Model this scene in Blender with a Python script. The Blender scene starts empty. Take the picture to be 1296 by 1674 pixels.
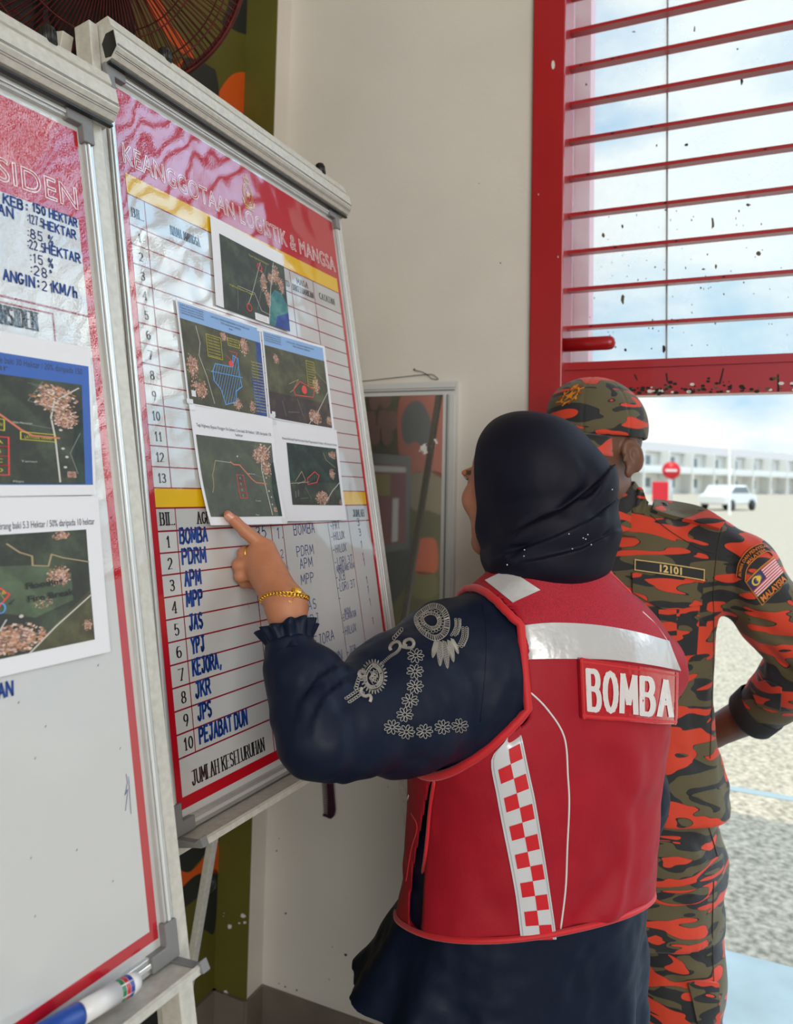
import bpy, bmesh, math, random
import numpy as np
from mathutils import Vector, Matrix
from mathutils.bvhtree import BVHTree
rng = random.Random(7)
scene = bpy.context.scene
COL = scene.collection

# ------------------------------------------------------------------ camera
FPX, CX, CY = 1260.0, 651.0, 712.0          # focal length and principal point (the photo is an off-centre crop)
PITCH, ROLL, YW = -0.0538, 0.02205, -0.43674
CAMH = 1.46
def rotm(w):
    w = np.array(w, float); th = np.linalg.norm(w) + 1e-12; k = w / th
    K = np.array([[0, -k[2], k[1]], [k[2], 0, -k[0]], [-k[1], k[0], 0]])
    return np.eye(3) + np.sin(th) * K + (1 - np.cos(th)) * K @ K
RC = rotm([0, 0, ROLL]) @ rotm([PITCH, 0, 0])          # level (x right, y down, z forward) -> camera
def lw(c): return np.array([c[0], c[2], CAMH - c[1]])  # level coords -> world point
def lwd(c): return np.array([c[0], c[2], -c[1]])
CAMPOS = np.array([0, 0, CAMH])
def ray(u, v):
    c = RC.T @ np.array([(u - CX) / FPX, (v - CY) / FPX, 1.0]); return lwd(c)
def P(u, v, Y):
    d = ray(u, v); return CAMPOS + d * (Y / d[1])
def on_plane(u, v, p0, n):
    d = ray(u, v); t = np.dot(np.asarray(p0) - CAMPOS, n) / np.dot(d, n); return CAMPOS + d * t
def project(p):
    p = np.asarray(p, float); c = RC @ np.array([p[0], CAMH - p[2], p[1]])
    return CX + FPX * c[0] / c[2], CY + FPX * c[1] / c[2]

cam = bpy.data.cameras.new('camera'); camo = bpy.data.objects.new('camera', cam); COL.objects.link(camo)
r0, r1, r2 = lwd(RC[0]), -lwd(RC[1]), -lwd(RC[2])
m = Matrix.Identity(4)
for i in range(3):
    m[i][0], m[i][1], m[i][2] = r0[i], r1[i], r2[i]
m[0][3], m[1][3], m[2][3] = 0, 0, CAMH
camo.matrix_world = m
cam.sensor_fit = 'AUTO'; cam.sensor_width = 36.0
cam.lens = FPX / 1674 * 36.0
cam.shift_x = (648 - CX) / 1674.0
cam.shift_y = (CY - 837) / 1674.0
cam.clip_start = 0.02; cam.clip_end = 1000
cam.dof.use_dof = True; cam.dof.focus_distance = 1.05; cam.dof.aperture_fstop = 5.4
scene.camera = camo
scene.view_settings.view_transform = 'Standard'; scene.view_settings.look = 'None'
scene.view_settings.exposure = 0.0; scene.view_settings.gamma = 1.0
scene.view_settings.use_curve_mapping = False
scene.cycles.use_denoising = True
scene.cycles.max_bounces = 8; scene.cycles.transparent_max_bounces = 16
scene.cycles.caustics_reflective = False; scene.cycles.caustics_refractive = False
scene.cycles.sample_clamp_indirect = 4.0

# ------------------------------------------------------------------ world: hazy tropical sky with cloud banks
Wd = np.array([math.cos(YW), math.sin(YW), 0.0])       # along the door wall, to the right
Od = np.array([-math.sin(YW), math.cos(YW), 0.0])      # outwards through the door wall
world = bpy.data.worlds.new('sky'); scene.world = world; world.use_nodes = True
nt = world.node_tree; nt.nodes.clear()
def N(t, **kw):
    n = nt.nodes.new(t)
    for k, v in kw.items(): setattr(n, k, v)
    return n
def L(a, b): nt.links.new(a, b)
out = N('ShaderNodeOutputWorld'); bg = N('ShaderNodeBackground'); L(bg.outputs[0], out.inputs[0])
tc = N('ShaderNodeTexCoord'); sep = N('ShaderNodeSeparateXYZ'); L(tc.outputs['Generated'], sep.inputs[0])
grad = N('ShaderNodeValToRGB'); L(sep.outputs['Z'], grad.inputs[0])
e = grad.color_ramp.elements
e[0].position = 0.0; e[0].color = (0.62, 0.80, 0.90, 1)
e[1].position = 0.55; e[1].color = (0.33, 0.58, 0.86, 1)
x = e.new(0.10); x.color = (0.44, 0.70, 0.89, 1)
mp = N('ShaderNodeMapping'); mp.inputs['Scale'].default_value = (1.0, 1.0, 2.2); mp.inputs['Location'].default_value = (0.35, 0.1, 0.55)
L(tc.outputs['Generated'], mp.inputs[0])
nz = N('ShaderNodeTexNoise'); nz.inputs['Scale'].default_value = 2.6; nz.inputs['Detail'].default_value = 7; nz.inputs['Roughness'].default_value = 0.55
L(mp.outputs[0], nz.inputs['Vector'])
cr = N('ShaderNodeValToRGB'); L(nz.outputs['Fac'], cr.inputs[0])
cr.color_ramp.elements[0].position = 0.44; cr.color_ramp.elements[0].color = (0, 0, 0, 1)
cr.color_ramp.elements[1].position = 0.60; cr.color_ramp.elements[1].color = (1, 1, 1, 1)
mix = N('ShaderNodeMix', data_type='RGBA'); L(cr.outputs[0], mix.inputs['Factor']); L(grad.outputs[0], mix.inputs['A'])
mix.inputs['B'].default_value = (1.02, 1.04, 1.02, 1)
# brightening added to the sky, high and to the right, for the boards' reflections
sky_glow = N('ShaderNodeVectorMath', operation='DOT_PRODUCT'); L(tc.outputs['Generated'], sky_glow.inputs[0])
az, el = math.radians(79), math.radians(36)
sky_glow.inputs[1].default_value = (math.sin(az) * math.cos(el), math.cos(az) * math.cos(el), math.sin(el))
br = N('ShaderNodeMapRange', interpolation_type='SMOOTHSTEP'); L(sky_glow.outputs['Value'], br.inputs[0])
br.inputs['From Min'].default_value = math.cos(math.radians(28)); br.inputs['From Max'].default_value = math.cos(math.radians(14))
br.inputs['To Min'].default_value = 1.0; br.inputs['To Max'].default_value = 8.0
vm = N('ShaderNodeVectorMath', operation='SCALE'); L(mix.outputs['Result'], vm.inputs[0]); L(br.outputs[0], vm.inputs['Scale'])
L(vm.outputs[0], bg.inputs['Color']); bg.inputs['Strength'].default_value = 1.08

# ------------------------------------------------------------------ sun (high, from behind the building)
sun = bpy.data.lights.new('sun', 'SUN'); sun.energy = 2.2; sun.angle = 0.01; sun.color = (1.0, 0.92, 0.74)
suno = bpy.data.objects.new('sun', sun); COL.objects.link(suno)
sel = math.radians(70)
sd = Vector((Od[0] * math.cos(sel), Od[1] * math.cos(sel), -math.sin(sel)))
suno.rotation_euler = sd.to_track_quat('-Z', 'Y').to_euler()
# fill lamp added behind the camera, standing in for daylight from the open back
def area(name, loc, target, sx, sy, energy, col):
    l = bpy.data.lights.new(name, 'AREA'); l.shape = 'RECTANGLE'; l.size = sx; l.size_y = sy; l.energy = energy; l.color = col
    o = bpy.data.objects.new(name, l); COL.objects.link(o); o.location = loc
    o.rotation_euler = (Vector(target) - Vector(loc)).to_track_quat('-Z', 'Y').to_euler(); return o
REAR_FILL = area('rear_fill', (1.6, -4.8, 2.6), (0.2, 1.4, 1.2), 4.0, 3.2, 210, (1.0, 0.95, 0.88))

# ------------------------------------------------------------------ materials
MATS = {}
def mat(name, col=(0.8, 0.8, 0.8), rough=0.5, metal=0.0, coat=0.0, coat_rough=0.03, spec=0.5, noise=None, bump=None, sheen=0.0, emis=None):
    """noise=(scale, amount) varies the value; bump=(scale, strength)"""
    if name in MATS: return MATS[name]
    M = bpy.data.materials.new(name); M.use_nodes = True; MATS[name] = M
    t = M.node_tree; b = t.nodes['Principled BSDF']
    b.inputs['Base Color'].default_value = (*col, 1); b.inputs['Roughness'].default_value = rough
    b.inputs['Metallic'].default_value = metal; b.inputs['Coat Weight'].default_value = coat
    b.inputs['Coat Roughness'].default_value = coat_rough; b.inputs['Specular IOR Level'].default_value = spec
    if sheen: b.inputs['Sheen Weight'].default_value = sheen
    if noise or bump:
        tc = t.nodes.new('ShaderNodeTexCoord')
    if noise:
        n = t.nodes.new('ShaderNodeTexNoise'); n.inputs['Scale'].default_value = noise[0]; n.inputs['Detail'].default_value = 5
        t.links.new(tc.outputs['Object'], n.inputs['Vector'])
        r = t.nodes.new('ShaderNodeValToRGB'); t.links.new(n.outputs['Fac'], r.inputs[0])
        a = noise[1]
        r.color_ramp.elements[0].position = .3; r.color_ramp.elements[1].position = .7
        r.color_ramp.elements[0].color = (*[c * (1 - a) for c in col], 1); r.color_ramp.elements[1].color = (*[min(1, c * (1 + a)) for c in col], 1)
        t.links.new(r.outputs[0], b.inputs['Base Color'])
    if bump:
        n2 = t.nodes.new('ShaderNodeTexNoise'); n2.inputs['Scale'].default_value = bump[0]; n2.inputs['Detail'].default_value = 3
        t.links.new(tc.outputs['Object'], n2.inputs['Vector'])
        bp = t.nodes.new('ShaderNodeBump'); bp.inputs['Strength'].default_value = bump[1]; bp.inputs['Distance'].default_value = bump[2] if len(bump) > 2 else 0.01
        t.links.new(n2.outputs['Fac'], bp.inputs['Height']); t.links.new(bp.outputs[0], b.inputs['Normal'])
    return M
def srgb(r, g, b):
    f = lambda c: (c / 255 / 12.92) if c / 255 <= 0.04045 else ((c / 255 + 0.055) / 1.055) ** 2.4
    return (f(r), f(g), f(b))

# ------------------------------------------------------------------ object helpers
def thing(name, label, cat, loc=(0, 0, 0), group=None):
    o = bpy.data.objects.new(name, None); COL.objects.link(o); o.location = tuple(float(v) for v in loc); o.empty_display_size = .05
    o['label'] = label; o['category'] = cat
    if group: o['group'] = group
    return o
def tag(o, label, cat, group=None):
    o['label'] = label; o['category'] = cat
    if group: o['group'] = group
    return o
def world_loc(o):
    v = Vector((0, 0, 0))
    while o: v += o.location; o = o.parent
    return v
class MB:
    """collects polygons (world coordinates) with material slots; build() links them as one mesh object"""
    def __init__(s): s.v = []; s.f = []; s.mi = []; s.m = []; s.sm = []
    def mid(s, m):
        if m not in s.m: s.m.append(m)
        return s.m.index(m)
    def add(s, verts, faces, m, smooth=False):
        k = len(s.v); s.v.extend([tuple(map(float, p)) for p in verts]); i = s.mid(m)
        for f in faces: s.f.append(tuple(k + j for j in f)); s.mi.append(i); s.sm.append(smooth)
    def box(s, o, a, b, c, m):
        """box from corner o along vectors a, b, c"""
        o, a, b, c = map(np.asarray, (o, a, b, c))
        v = [o, o + a, o + a + b, o + b, o + c, o + a + c, o + a + b + c, o + b + c]
        if np.dot(np.cross(a, b), c) > 0:
            f = [(3, 2, 1, 0), (4, 5, 6, 7), (0, 1, 5, 4), (1, 2, 6, 5), (2, 3, 7, 6), (3, 0, 4, 7)]
        else:
            f = [(0, 1, 2, 3), (7, 6, 5, 4), (4, 5, 1, 0), (5, 6, 2, 1), (6, 7, 3, 2), (7, 4, 0, 3)]
        s.add(v, f, m)
    def tube(s, pts, r, m, n=8, closed=False, cap=True, smooth=True):
        pts = [np.asarray(p, float) for p in pts]; k = len(pts)
        rr = r if hasattr(r, '__len__') else [r] * k
        vs = []; up = None
        for i in range(k):
            if closed: t = pts[(i + 1) % k] - pts[i - 1]
            else: t = pts[min(i + 1, k - 1)] - pts[max(i - 1, 0)]
            L_ = np.linalg.norm(t); t = t / L_ if L_ > 1e-12 else np.array([0, 0, 1.])
            if up is None:
                up = np.array([0, 0, 1.]) if abs(t[2]) < .9 else np.array([1., 0, 0])
            a = up - t * np.dot(up, t); a /= (np.linalg.norm(a) + 1e-12); b = np.cross(t, a); up = a
            for j in range(n):
                th = 2 * math.pi * j / n; vs.append(pts[i] + rr[i] * (math.cos(th) * a + math.sin(th) * b))
        fs = []
        for i in range(k if closed else k - 1):
            for j in range(n):
                i2 = (i + 1) % k
                fs.append((i * n + j, i * n + (j + 1) % n, i2 * n + (j + 1) % n, i2 * n + j))
        if cap and not closed:
            fs.append(tuple(range(n))[::-1]); fs.append(tuple((k - 1) * n + j for j in range(n)))
        s.add(vs, fs, m, smooth)
    def lathe(s, o, axis, prof, m, n=24, smooth=True):
        """profile [(dist along axis, radius)]"""
        o = np.asarray(o, float); t = np.asarray(axis, float); t = t / np.linalg.norm(t)
        u = np.array([0, 0, 1.]) if abs(t[2]) < .9 else np.array([1., 0, 0])
        a = np.cross(u, t); a /= np.linalg.norm(a); b = np.cross(t, a); vs = []; fs = []
        for (d, r) in prof:
            for j in range(n):
                th = 2 * math.pi * j / n; vs.append(o + t * d + r * (math.cos(th) * a + math.sin(th) * b))
        for i in range(len(prof) - 1):
            for j in range(n): fs.append((i * n + j, i * n + (j + 1) % n, (i + 1) * n + (j + 1) % n, (i + 1) * n + j))
        if prof[0][1] > 1e-6: fs.append(tuple(range(n))[::-1])
        if prof[-1][1] > 1e-6: fs.append(tuple((len(prof) - 1) * n + j for j in range(n)))
        s.add(vs, fs, m, smooth)
    def prism(s, outline, ext, m, smooth=False):
        """closed outline (3D points, planar) extruded by ext"""
        o = [np.asarray(p, float) for p in outline]; e = np.asarray(ext, float); n = len(o)
        s.add(o + [p + e for p in o], [tuple(range(n))[::-1], tuple(range(n, 2 * n))] + [(i, (i + 1) % n, n + (i + 1) % n, n + i) for i in range(n)], m, smooth)
    def build(s, name, parent=None, bevel=0, kind=None, solidify=0, subsurf=0, wn=False):
        me = bpy.data.meshes.new(name); off = np.array(world_loc(parent)) if parent else np.zeros(3)
        me.from_pydata([tuple(np.array(p) - off) for p in s.v], [], s.f)
        for m in s.m: me.materials.append(m)
        me.polygons.foreach_set('material_index', s.mi); me.polygons.foreach_set('use_smooth', s.sm)
        me.validate(); me.update()
        o = bpy.data.objects.new(name, me); COL.objects.link(o)
        if parent: o.parent = parent
        if kind: o['kind'] = kind
        if bevel:
            b = o.modifiers.new('bevel', 'BEVEL'); b.width = bevel; b.segments = 2; b.limit_method = 'ANGLE'; b.angle_limit = .7
        if subsurf:
            b = o.modifiers.new('sub', 'SUBSURF'); b.levels = subsurf; b.render_levels = subsurf
        return o
def copy_tree(o, parent=None):
    c = o.copy(); COL.objects.link(c); c.parent = parent
    for ch in list(o.children): copy_tree(ch, c)
    return c
def catmull(pts, n=8, closed=False):
    pts = [np.asarray(p, float) for p in pts]; k = len(pts); out = []
    rngi = range(k if closed else k - 1)
    for i in rngi:
        p0 = pts[i - 1] if (i > 0 or closed) else 2 * pts[0] - pts[1]; p1 = pts[i]; p2 = pts[(i + 1) % k]
        p3 = pts[(i + 2) % k] if (i + 2 < k or closed) else 2 * pts[-1] - pts[-2]
        for j in range(n):
            t = j / n; out.append(.5 * (2 * p1 + (p2 - p0) * t + (2 * p0 - 5 * p1 + 4 * p2 - p3) * t * t + (3 * p1 - p0 - 3 * p2 + p3) * t ** 3))
    if not closed: out.append(pts[-1])
    return out

# ------------------------------------------------------------------ lettering
_txt = {}
def text_mesh(s, bold=0.0):
    """filled sans lettering as 2D verts + faces, height of capitals = 1"""
    k = (s, bold)
    if k in _txt: return _txt[k]
    c = bpy.data.curves.new('t', 'FONT'); c.body = s; c.size = 1.0; c.fill_mode = 'FRONT'; c.offset = bold; c.resolution_u = 3
    o = bpy.data.objects.new('t', c); COL.objects.link(o)
    me = bpy.data.meshes.new_from_object(o.evaluated_get(bpy.context.evaluated_depsgraph_get()))
    v = np.array([p.co[:2] for p in me.vertices]).reshape(-1, 2); f = [tuple(p.vertices) for p in me.polygons]
    COL.objects.unlink(o); bpy.data.objects.remove(o); bpy.data.curves.remove(c); bpy.data.meshes.remove(me)
    if len(v):
        v = v / 0.70; v[:, 0] -= v[:, 0].min()
    _txt[k] = (v, f); return _txt[k]
def text_outline(s):
    k = (s, 'o')
    if k in _txt: return _txt[k]
    c = bpy.data.curves.new('t', 'FONT'); c.body = s; c.size = 1.0; c.fill_mode = 'NONE'; c.resolution_u = 4; c.offset = .022; c.space_character = 1.06
    o = bpy.data.objects.new('t', c); COL.objects.link(o)
    me = bpy.data.meshes.new_from_object(o.evaluated_get(bpy.context.evaluated_depsgraph_get()))
    v = np.array([p.co[:2] for p in me.vertices]) / .70; ed = [tuple(x.vertices) for x in me.edges]
    COL.objects.unlink(o); bpy.data.objects.remove(o); bpy.data.curves.remove(c); bpy.data.meshes.remove(me)
    v[:, 0] -= v[:, 0].min(); _txt[k] = (v, ed); return _txt[k]
def arc(cx, cy, rx, ry, a0, a1, n=9):
    return [(cx + rx * math.cos(math.radians(a0 + (a1 - a0) * i / (n - 1))), cy + ry * math.sin(math.radians(a0 + (a1 - a0) * i / (n - 1)))) for i in range(n)]
G = {
 'A': [[(0, 0), (.5, 1), (1, 0)], [(.2, .36), (.8, .36)]],
 'B': [[(0, 0), (0, 1), (.55, 1)] + arc(.55, .77, .33, .23, 90, -90) + [(0, .54)], [(.55, .54)] + arc(.58, .27, .38, .27, 90, -90) + [(0, 0)]],
 'C': [arc(.55, .5, .5, .5, 50, 310, 13)],
 'D': [[(0, 0), (0, 1), (.45, 1)] + arc(.45, .5, .5, .5, 90, -90, 11) + [(0, 0)]],
 'E': [[(.9, 1), (0, 1), (0, 0), (.9, 0)], [(0, .53), (.75, .53)]],
 'F': [[(.9, 1), (0, 1), (0, 0)], [(0, .53), (.75, .53)]],
 'G': [arc(.52, .5, .5, .5, 50, 345, 13) + [(1, .45), (.6, .45)]],
 'H': [[(0, 0), (0, 1)], [(1, 0), (1, 1)], [(0, .52), (1, .52)]],
 'I': [[(.5, 0), (.5, 1)]],
 'J': [[(.8, 1), (.8, .28)] + arc(.45, .28, .35, .28, 0, -170), [(.35, 1), (1, 1)]],
 'K': [[(0, 0), (0, 1)], [(.95, 1), (0, .42)], [(.3, .6), (1, 0)]],
 'L': [[(0, 1), (0, 0), (.85, 0)]],
 'M': [[(0, 0), (.08, 1), (.5, .25), (.92, 1), (1, 0)]],
 'N': [[(0, 0), (0, 1), (1, 0), (1, 1)]],
 'O': [arc(.5, .5, .5, .5, 90, 450, 17)],
 'P': [[(0, 0), (0, 1), (.55, 1)] + arc(.55, .74, .38, .26, 90, -90) + [(0, .48)]],
 'R': [[(0, 0), (0, 1), (.55, 1)] + arc(.55, .75, .36, .25, 90, -90) + [(0, .5)], [(.45, .5), (1, 0)]],
 'S': [arc(.5, .75, .42, .25, 30, 270, 9) + arc(.5, .25, .44, .25, 90, -150, 9)],
 'T': [[(0, 1), (1, 1)], [(.5, 1), (.5, 0)]],
 'U': [[(0, 1), (0, .35)] + arc(.5, .35, .5, .35, 180, 360, 9) + [(1, 1)]],
 'V': [[(0, 1), (.5, 0), (1, 1)]],
 'X': [[(0, 0), (1, 1)], [(0, 1), (1, 0)]],
 'Y': [[(0, 1), (.5, .5), (1, 1)], [(.5, .5), (.5, 0)]],
 'h': [[(0, 0), (0, 1)], [(0, .4)] + arc(.4, .38, .4, .22, 180, 0, 7) + [(.8, 0)]],
 'x': [[(.1, 0), (.8, .6)], [(.1, .6), (.8, 0)]],
 '0': [arc(.5, .5, .42, .5, 90, 450, 15)], '1': [[(.2, .78), (.5, 1), (.5, 0)]],
 '2': [arc(.48, .72, .42, .28, 160, -35, 9) + [(.05, 0), (.95, 0)]],
 '3': [arc(.45, .76, .4, .24, 150, -90, 9) + arc(.45, .27, .46, .27, 90, -150, 9)],
 '4': [[(.7, 0), (.7, 1), (0, .3), (1, .3)]],
 '5': [[(.9, 1), (.2, 1), (.12, .55)] + arc(.45, .32, .46, .32, 120, -140, 11)],
 '6': [[(.8, .98)] + arc(.5, .5, .48, .5, 110, 180, 5) + arc(.5, .3, .45, .3, 180, 540, 13)],
 '7': [[(.05, 1), (.95, 1), (.4, 0)]],
 '8': [arc(.5, .75, .36, .25, 270, 630, 13), arc(.5, .25, .45, .25, 90, 450, 13)],
 '9': [arc(.5, .7, .42, .3, 0, 360, 13) + [(.9, .45), (.55, 0)]],
 '.': [[(.3, 0), (.42, .04)]], ',': [[(.4, .08), (.25, -.15)]], ':': [[(.4, .2), (.45, .26)], [(.4, .68), (.45, .74)]], '-': [[(.1, .45), (.8, .45)]],
 '/': [[(.1, 0), (.8, 1)]], '%': [[(.1, 0), (.9, 1)], arc(.2, .78, .17, .2, 0, 360, 9), arc(.8, .2, .17, .2, 0, 360, 9)],
 "'": [arc(.3, .85, .14, .14, 0, 360, 7)], '&': [[(1, 0), (.25, .75)] + arc(.45, .8, .2, .2, 190, -20, 7) + [(.15, .4)] + arc(.4, .22, .35, .22, 150, 350, 7) + [(.95, .45)]],
 '(': [arc(.8, .5, .5, .6, 130, 230, 7)], ')': [arc(.2, .5, .5, .6, 50, -50, 7)], '+': [[(.5, .1), (.5, .8)], [(.1, .45), (.9, .45)]],
}
def stroke_layout(s, wf=.62, gap=.26, narrow=None):
    x = 0; out = []
    for ch in s:
        if ch == ' ': x += .45; continue
        w = wf * (.4 if ch in "I.,:'()" else (.7 if ch == '1' else (1.25 if ch == 'M' else 1)))
        for st in G.get(ch, []):
            out.append(([(x + (px - (.5 if ch == 'I' else 0)) * wf * (1.25 if ch == 'M' else 1) + (.2 * wf if ch == 'I' else 0), py) for px, py in st], ch))
        x += w * {'L': .74, 'F': .80, 'E': .88, 'T': .92}.get(ch, 1) + gap
    return out, x - gap
class Sheet:
    """flat printed / drawn layers: 2D shapes mapped by fn(u, v, lift) to the world, collected in one MB"""
    def __init__(s, fn, lift=.00025): s.fn = fn; s.mb = MB(); s.k = lift; s.z = lift
    def poly(s, pts, m, z=None):
        z = s.z if z is None else z
        s.mb.add([s.fn(p[0], p[1], z) for p in pts], [tuple(range(len(pts)))], m)
    def rect(s, u0, v0, u1, v1, m, z=None): s.poly([(u0, v0), (u1, v0), (u1, v1), (u0, v1)], m, z)
    def grid(s, u0, v0, u1, v1, m, n=12, z=None):
        z = s.z if z is None else z
        vs = [s.fn(u0 + (u1 - u0) * i / n, v0 + (v1 - v0) * j / n, z) for j in range(n + 1) for i in range(n + 1)]
        s.mb.add(vs, [(j * (n + 1) + i, j * (n + 1) + i + 1, (j + 1) * (n + 1) + i + 1, (j + 1) * (n + 1) + i) for j in range(n) for i in range(n)], m, True)
    def line(s, pts, w, m, z=None, closed=False):
        """ribbon along pts; w number or fn(direction)"""
        pts = [np.array(p, float) for p in pts]
        if closed: pts = pts + [pts[0]]
        z = s.z if z is None else z
        for a, b in zip(pts[:-1], pts[1:]):
            d = b - a; l = np.linalg.norm(d)
            if l < 1e-9: continue
            d /= l; ww = w(d) if callable(w) else w
            n = np.array([-d[1], d[0]]) * ww / 2; e = d * ww * .35
            s.mb.add([s.fn(*(a + n - e), z), s.fn(*(b + n + e), z), s.fn(*(b - n + e), z), s.fn(*(a - n - e), z)], [(0, 1, 2, 3)], m)
    def strokes(s, txt, u, v, h, m, w=None, wf=.62, gap=.26, slant=0, jit=0.0, rot=0.0, serif=False, width=None, anchor='l', z=None):
        """text whose baseline starts at (u, v); v grows downward; h = capital height"""
        lay, tw = stroke_layout(txt, wf, gap); w = w or h * .14; sx = 1.0
        if width: sx = width / (tw * h)
        if anchor == 'c': u -= tw * h * sx / 2
        cr, sr = math.cos(rot), math.sin(rot)
        def T(p):
            x = (p[0] + slant * p[1]) * h * sx; y = p[1] * h
            return (u + x * cr + y * sr, v + x * sr - y * cr)
        for st, ch in lay:
            jx = [(rng.uniform(-jit, jit), rng.uniform(-jit, jit)) for _ in st]
            pts = [T((p[0] + j[0], p[1] + j[1])) for p, j in zip(st, jx)]
            if serif:
                s.line(pts, lambda d: w * (.35 + .95 * abs(d[1])), m, z)
                for q, p in ((st[0], pts[0]), (st[-1], pts[-1])):
                    if (q[1] < .02 or q[1] > .98) and ch not in 'OCGSU0235689&.,:/':
                        s.line([(p[0] - w * 1.1, p[1]), (p[0] + w * 1.1, p[1])], w * .5, m, z)
            else: s.line(pts, w, m, z)
    def text(s, txt, u, v, h, m, width=None, bold=0.0, anchor='l', rot=0.0, z=None):
        vv, ff = text_mesh(txt, bold)
        if not len(vv): return
        z = s.z if z is None else z
        tw = vv[:, 0].max(); sx = (width / tw) if width else h
        if anchor == 'c': u -= tw * sx / 2
        cr, sr = math.cos(rot), math.sin(rot)
        s.mb.add([s.fn(u + p[0] * sx * cr + p[1] * h * sr, v + p[0] * sx * sr - p[1] * h * cr, z) for p in vv], ff, m)
    def outline(s, txt, u, v, h, m, w, width=None, z=None):
        vv, ed = text_outline(txt); sx = (width / vv[:, 0].max()) if width else h
        for a, b in ed:
            s.line([(u + vv[a][0] * sx, v - vv[a][1] * h), (u + vv[b][0] * sx, v - vv[b][1] * h)], w, m, z)
# ================================================================== SETTING
W3 = lambda a, o=0.0, z=0.0: C0 + Wd * a + Od * o + np.array([0, 0, z])
C0 = np.array([-0.332, 2.137, 0.0])
UP = np.array([0, 0, 1.0]); ROOF = 4.4
FL = lambda u, v, z=.1: on_plane(u, v, (0, 0, z), UP)
m_white = mat('white_plaster', (0.72, 0.675, 0.61), .75, noise=(3.0, .05), bump=(90, .12, .004))
m_olive = mat('olive_paint', srgb(96, 92, 30), .6, noise=(5, .12), bump=(60, .1, .004))
m_wblack = mat('charcoal_paint', srgb(38, 40, 38), .55)
m_worange = mat('orange_paint', srgb(222, 92, 22), .55)
m_tile = mat('brown_skirting_tile', srgb(118, 108, 98), .35, noise=(14, .12))
m_grout = mat('grout', srgb(160, 155, 148), .8)
m_floor = mat('cement_floor', (0.30, 0.29, 0.27), .55, noise=(6, .15))
m_ceil = mat('ceiling_paint', (0.75, 0.74, 0.72), .8)
m_red = mat('red_gloss_paint', srgb(168, 20, 28), .32, coat=.25, noise=(2.5, .1))
m_chip = mat('chipped_white', (0.75, 0.74, 0.72), .8)
m_dirt = mat('dark_dirt', (0.02, 0.017, 0.014), .9)
m_dirt2 = mat('brown_dirt', (0.13, 0.10, 0.06), .9)

# --- white wall with the door, continuing beyond the opening
A_POST, A_OPEN, A_END = 0.711, 0.79, 4.75
mb = MB(); T = .14
mb.box(W3(0), Wd * A_POST, Od * T, UP * ROOF, m_white)
mb.box(W3(A_POST, .0, 4.0), Wd * (A_END - A_POST), Od * T, UP * (ROOF - 4.0), m_white)
mb.box(W3(A_END), Wd * 2.2, Od * T, UP * ROOF, m_white)
mb.build('wall_back', kind='structure')
# chips and stains on the white wall are tiny marks of their own shape
def blob(cx, cy, r, n=9, j=.35):
    return [(cx + r * (1 + rng.uniform(-j, j)) * math.cos(2 * math.pi * i / n), cy + r * (1 + rng.uniform(-j, j)) * math.sin(2 * math.pi * i / n)) for i in range(n)]
# --- pilaster steps between the white wall and the camouflage wall
q1 = FL(399.5, 1631.6); d1 = np.dot(C0 - q1, Od); PIL = max(.05, d1)
q2 = FL(347.5, 1617); PW = max(.08, np.dot(W3(0, -PIL) - q2, Wd))
mb = MB()
mb.box(W3(0, T), -Wd * .10, -Od * (PIL + T), UP * ROOF, m_white)          # white return face
olv = MB()
olv.box(W3(-PW, -PIL - .004), Wd * PW, Od * .004, UP * ROOF, m_olive)      # olive front of the step
for cx, cy, r in ((375, 1515, 4), (397, 1497, 4.5), (400, 1508, 2.5), (366, 1493, .8), (365, 1498, .8), (391, 1509, 1.6), (369, 1623, 4)):
    pts = [on_plane(x_, y_, W3(0, -PIL - .0045), Od) for x_, y_ in blob(cx, cy, r)]
    olv.add(pts, [tuple(range(len(pts)))], m_chip)
mb.box(W3(-PW, T), Wd * (PW - .10), -Od * (PIL + T), UP * ROOF, m_white)
mb.build('wall_pilaster', kind='structure')
olv.build('trim_olive', kind='structure')
# --- camouflage wall (runs towards and past the camera)
LW0 = W3(-PW, -PIL)
WL = lambda b, z, o=0.0: LW0 - Od * b + Wd * o + np.array([0, 0, z])
cam_w = MB(); cam_w.box(WL(0, 0), -Wd * .14, -Od * 9.0, UP * ROOF, m_olive)
def wall_blob(px, mt, lift=.0008):
    pts = [on_plane(x_, y_, LW0 + Wd * lift, Wd) for x_, y_ in px]; pts = catmull(pts, 5, True)
    cam_w.add(pts, [tuple(range(len(pts)))], mt)
ORG, BLK = m_worange, m_wblack
wall_blob([(392, -60), (411, -60), (411, 48), (396, 54), (380, 47), (363, 40), (372, 10)], BLK)
wall_blob([(300, 98), (318, 95), (345, 110), (353, 118), (358, 155), (349, 169), (328, 160), (310, 146), (292, 128)], BLK)
wall_blob([(352, 168), (364, 140), (380, 122), (398, 118), (409, 128), (409, 190), (396, 196), (384, 206), (368, 192)], ORG)
wall_blob([(274, 116), (290, 104), (302, 98), (292, 128), (284, 127)], ORG)
wall_blob([(384, 206), (398, 197), (410, 205), (410, 240), (395, 225)], mat('dark_olive_paint', srgb(62, 62, 22), .6))
wall_blob([(128, 135), (148, 137), (148, 165), (128, 160)], ORG)
wall_blob([(236, -20), (262, 0), (280, 40), (306, 70), (318, 96), (290, 80), (262, 45), (246, 20)], ORG)
wall_blob([(60, -60), (200, -50), (215, 10), (180, 70), (90, 90), (20, 60), (-40, 0)], BLK)
wall_blob([(230, -200), (330, -190), (350, -120), (280, -90), (220, -130)], BLK)
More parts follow.
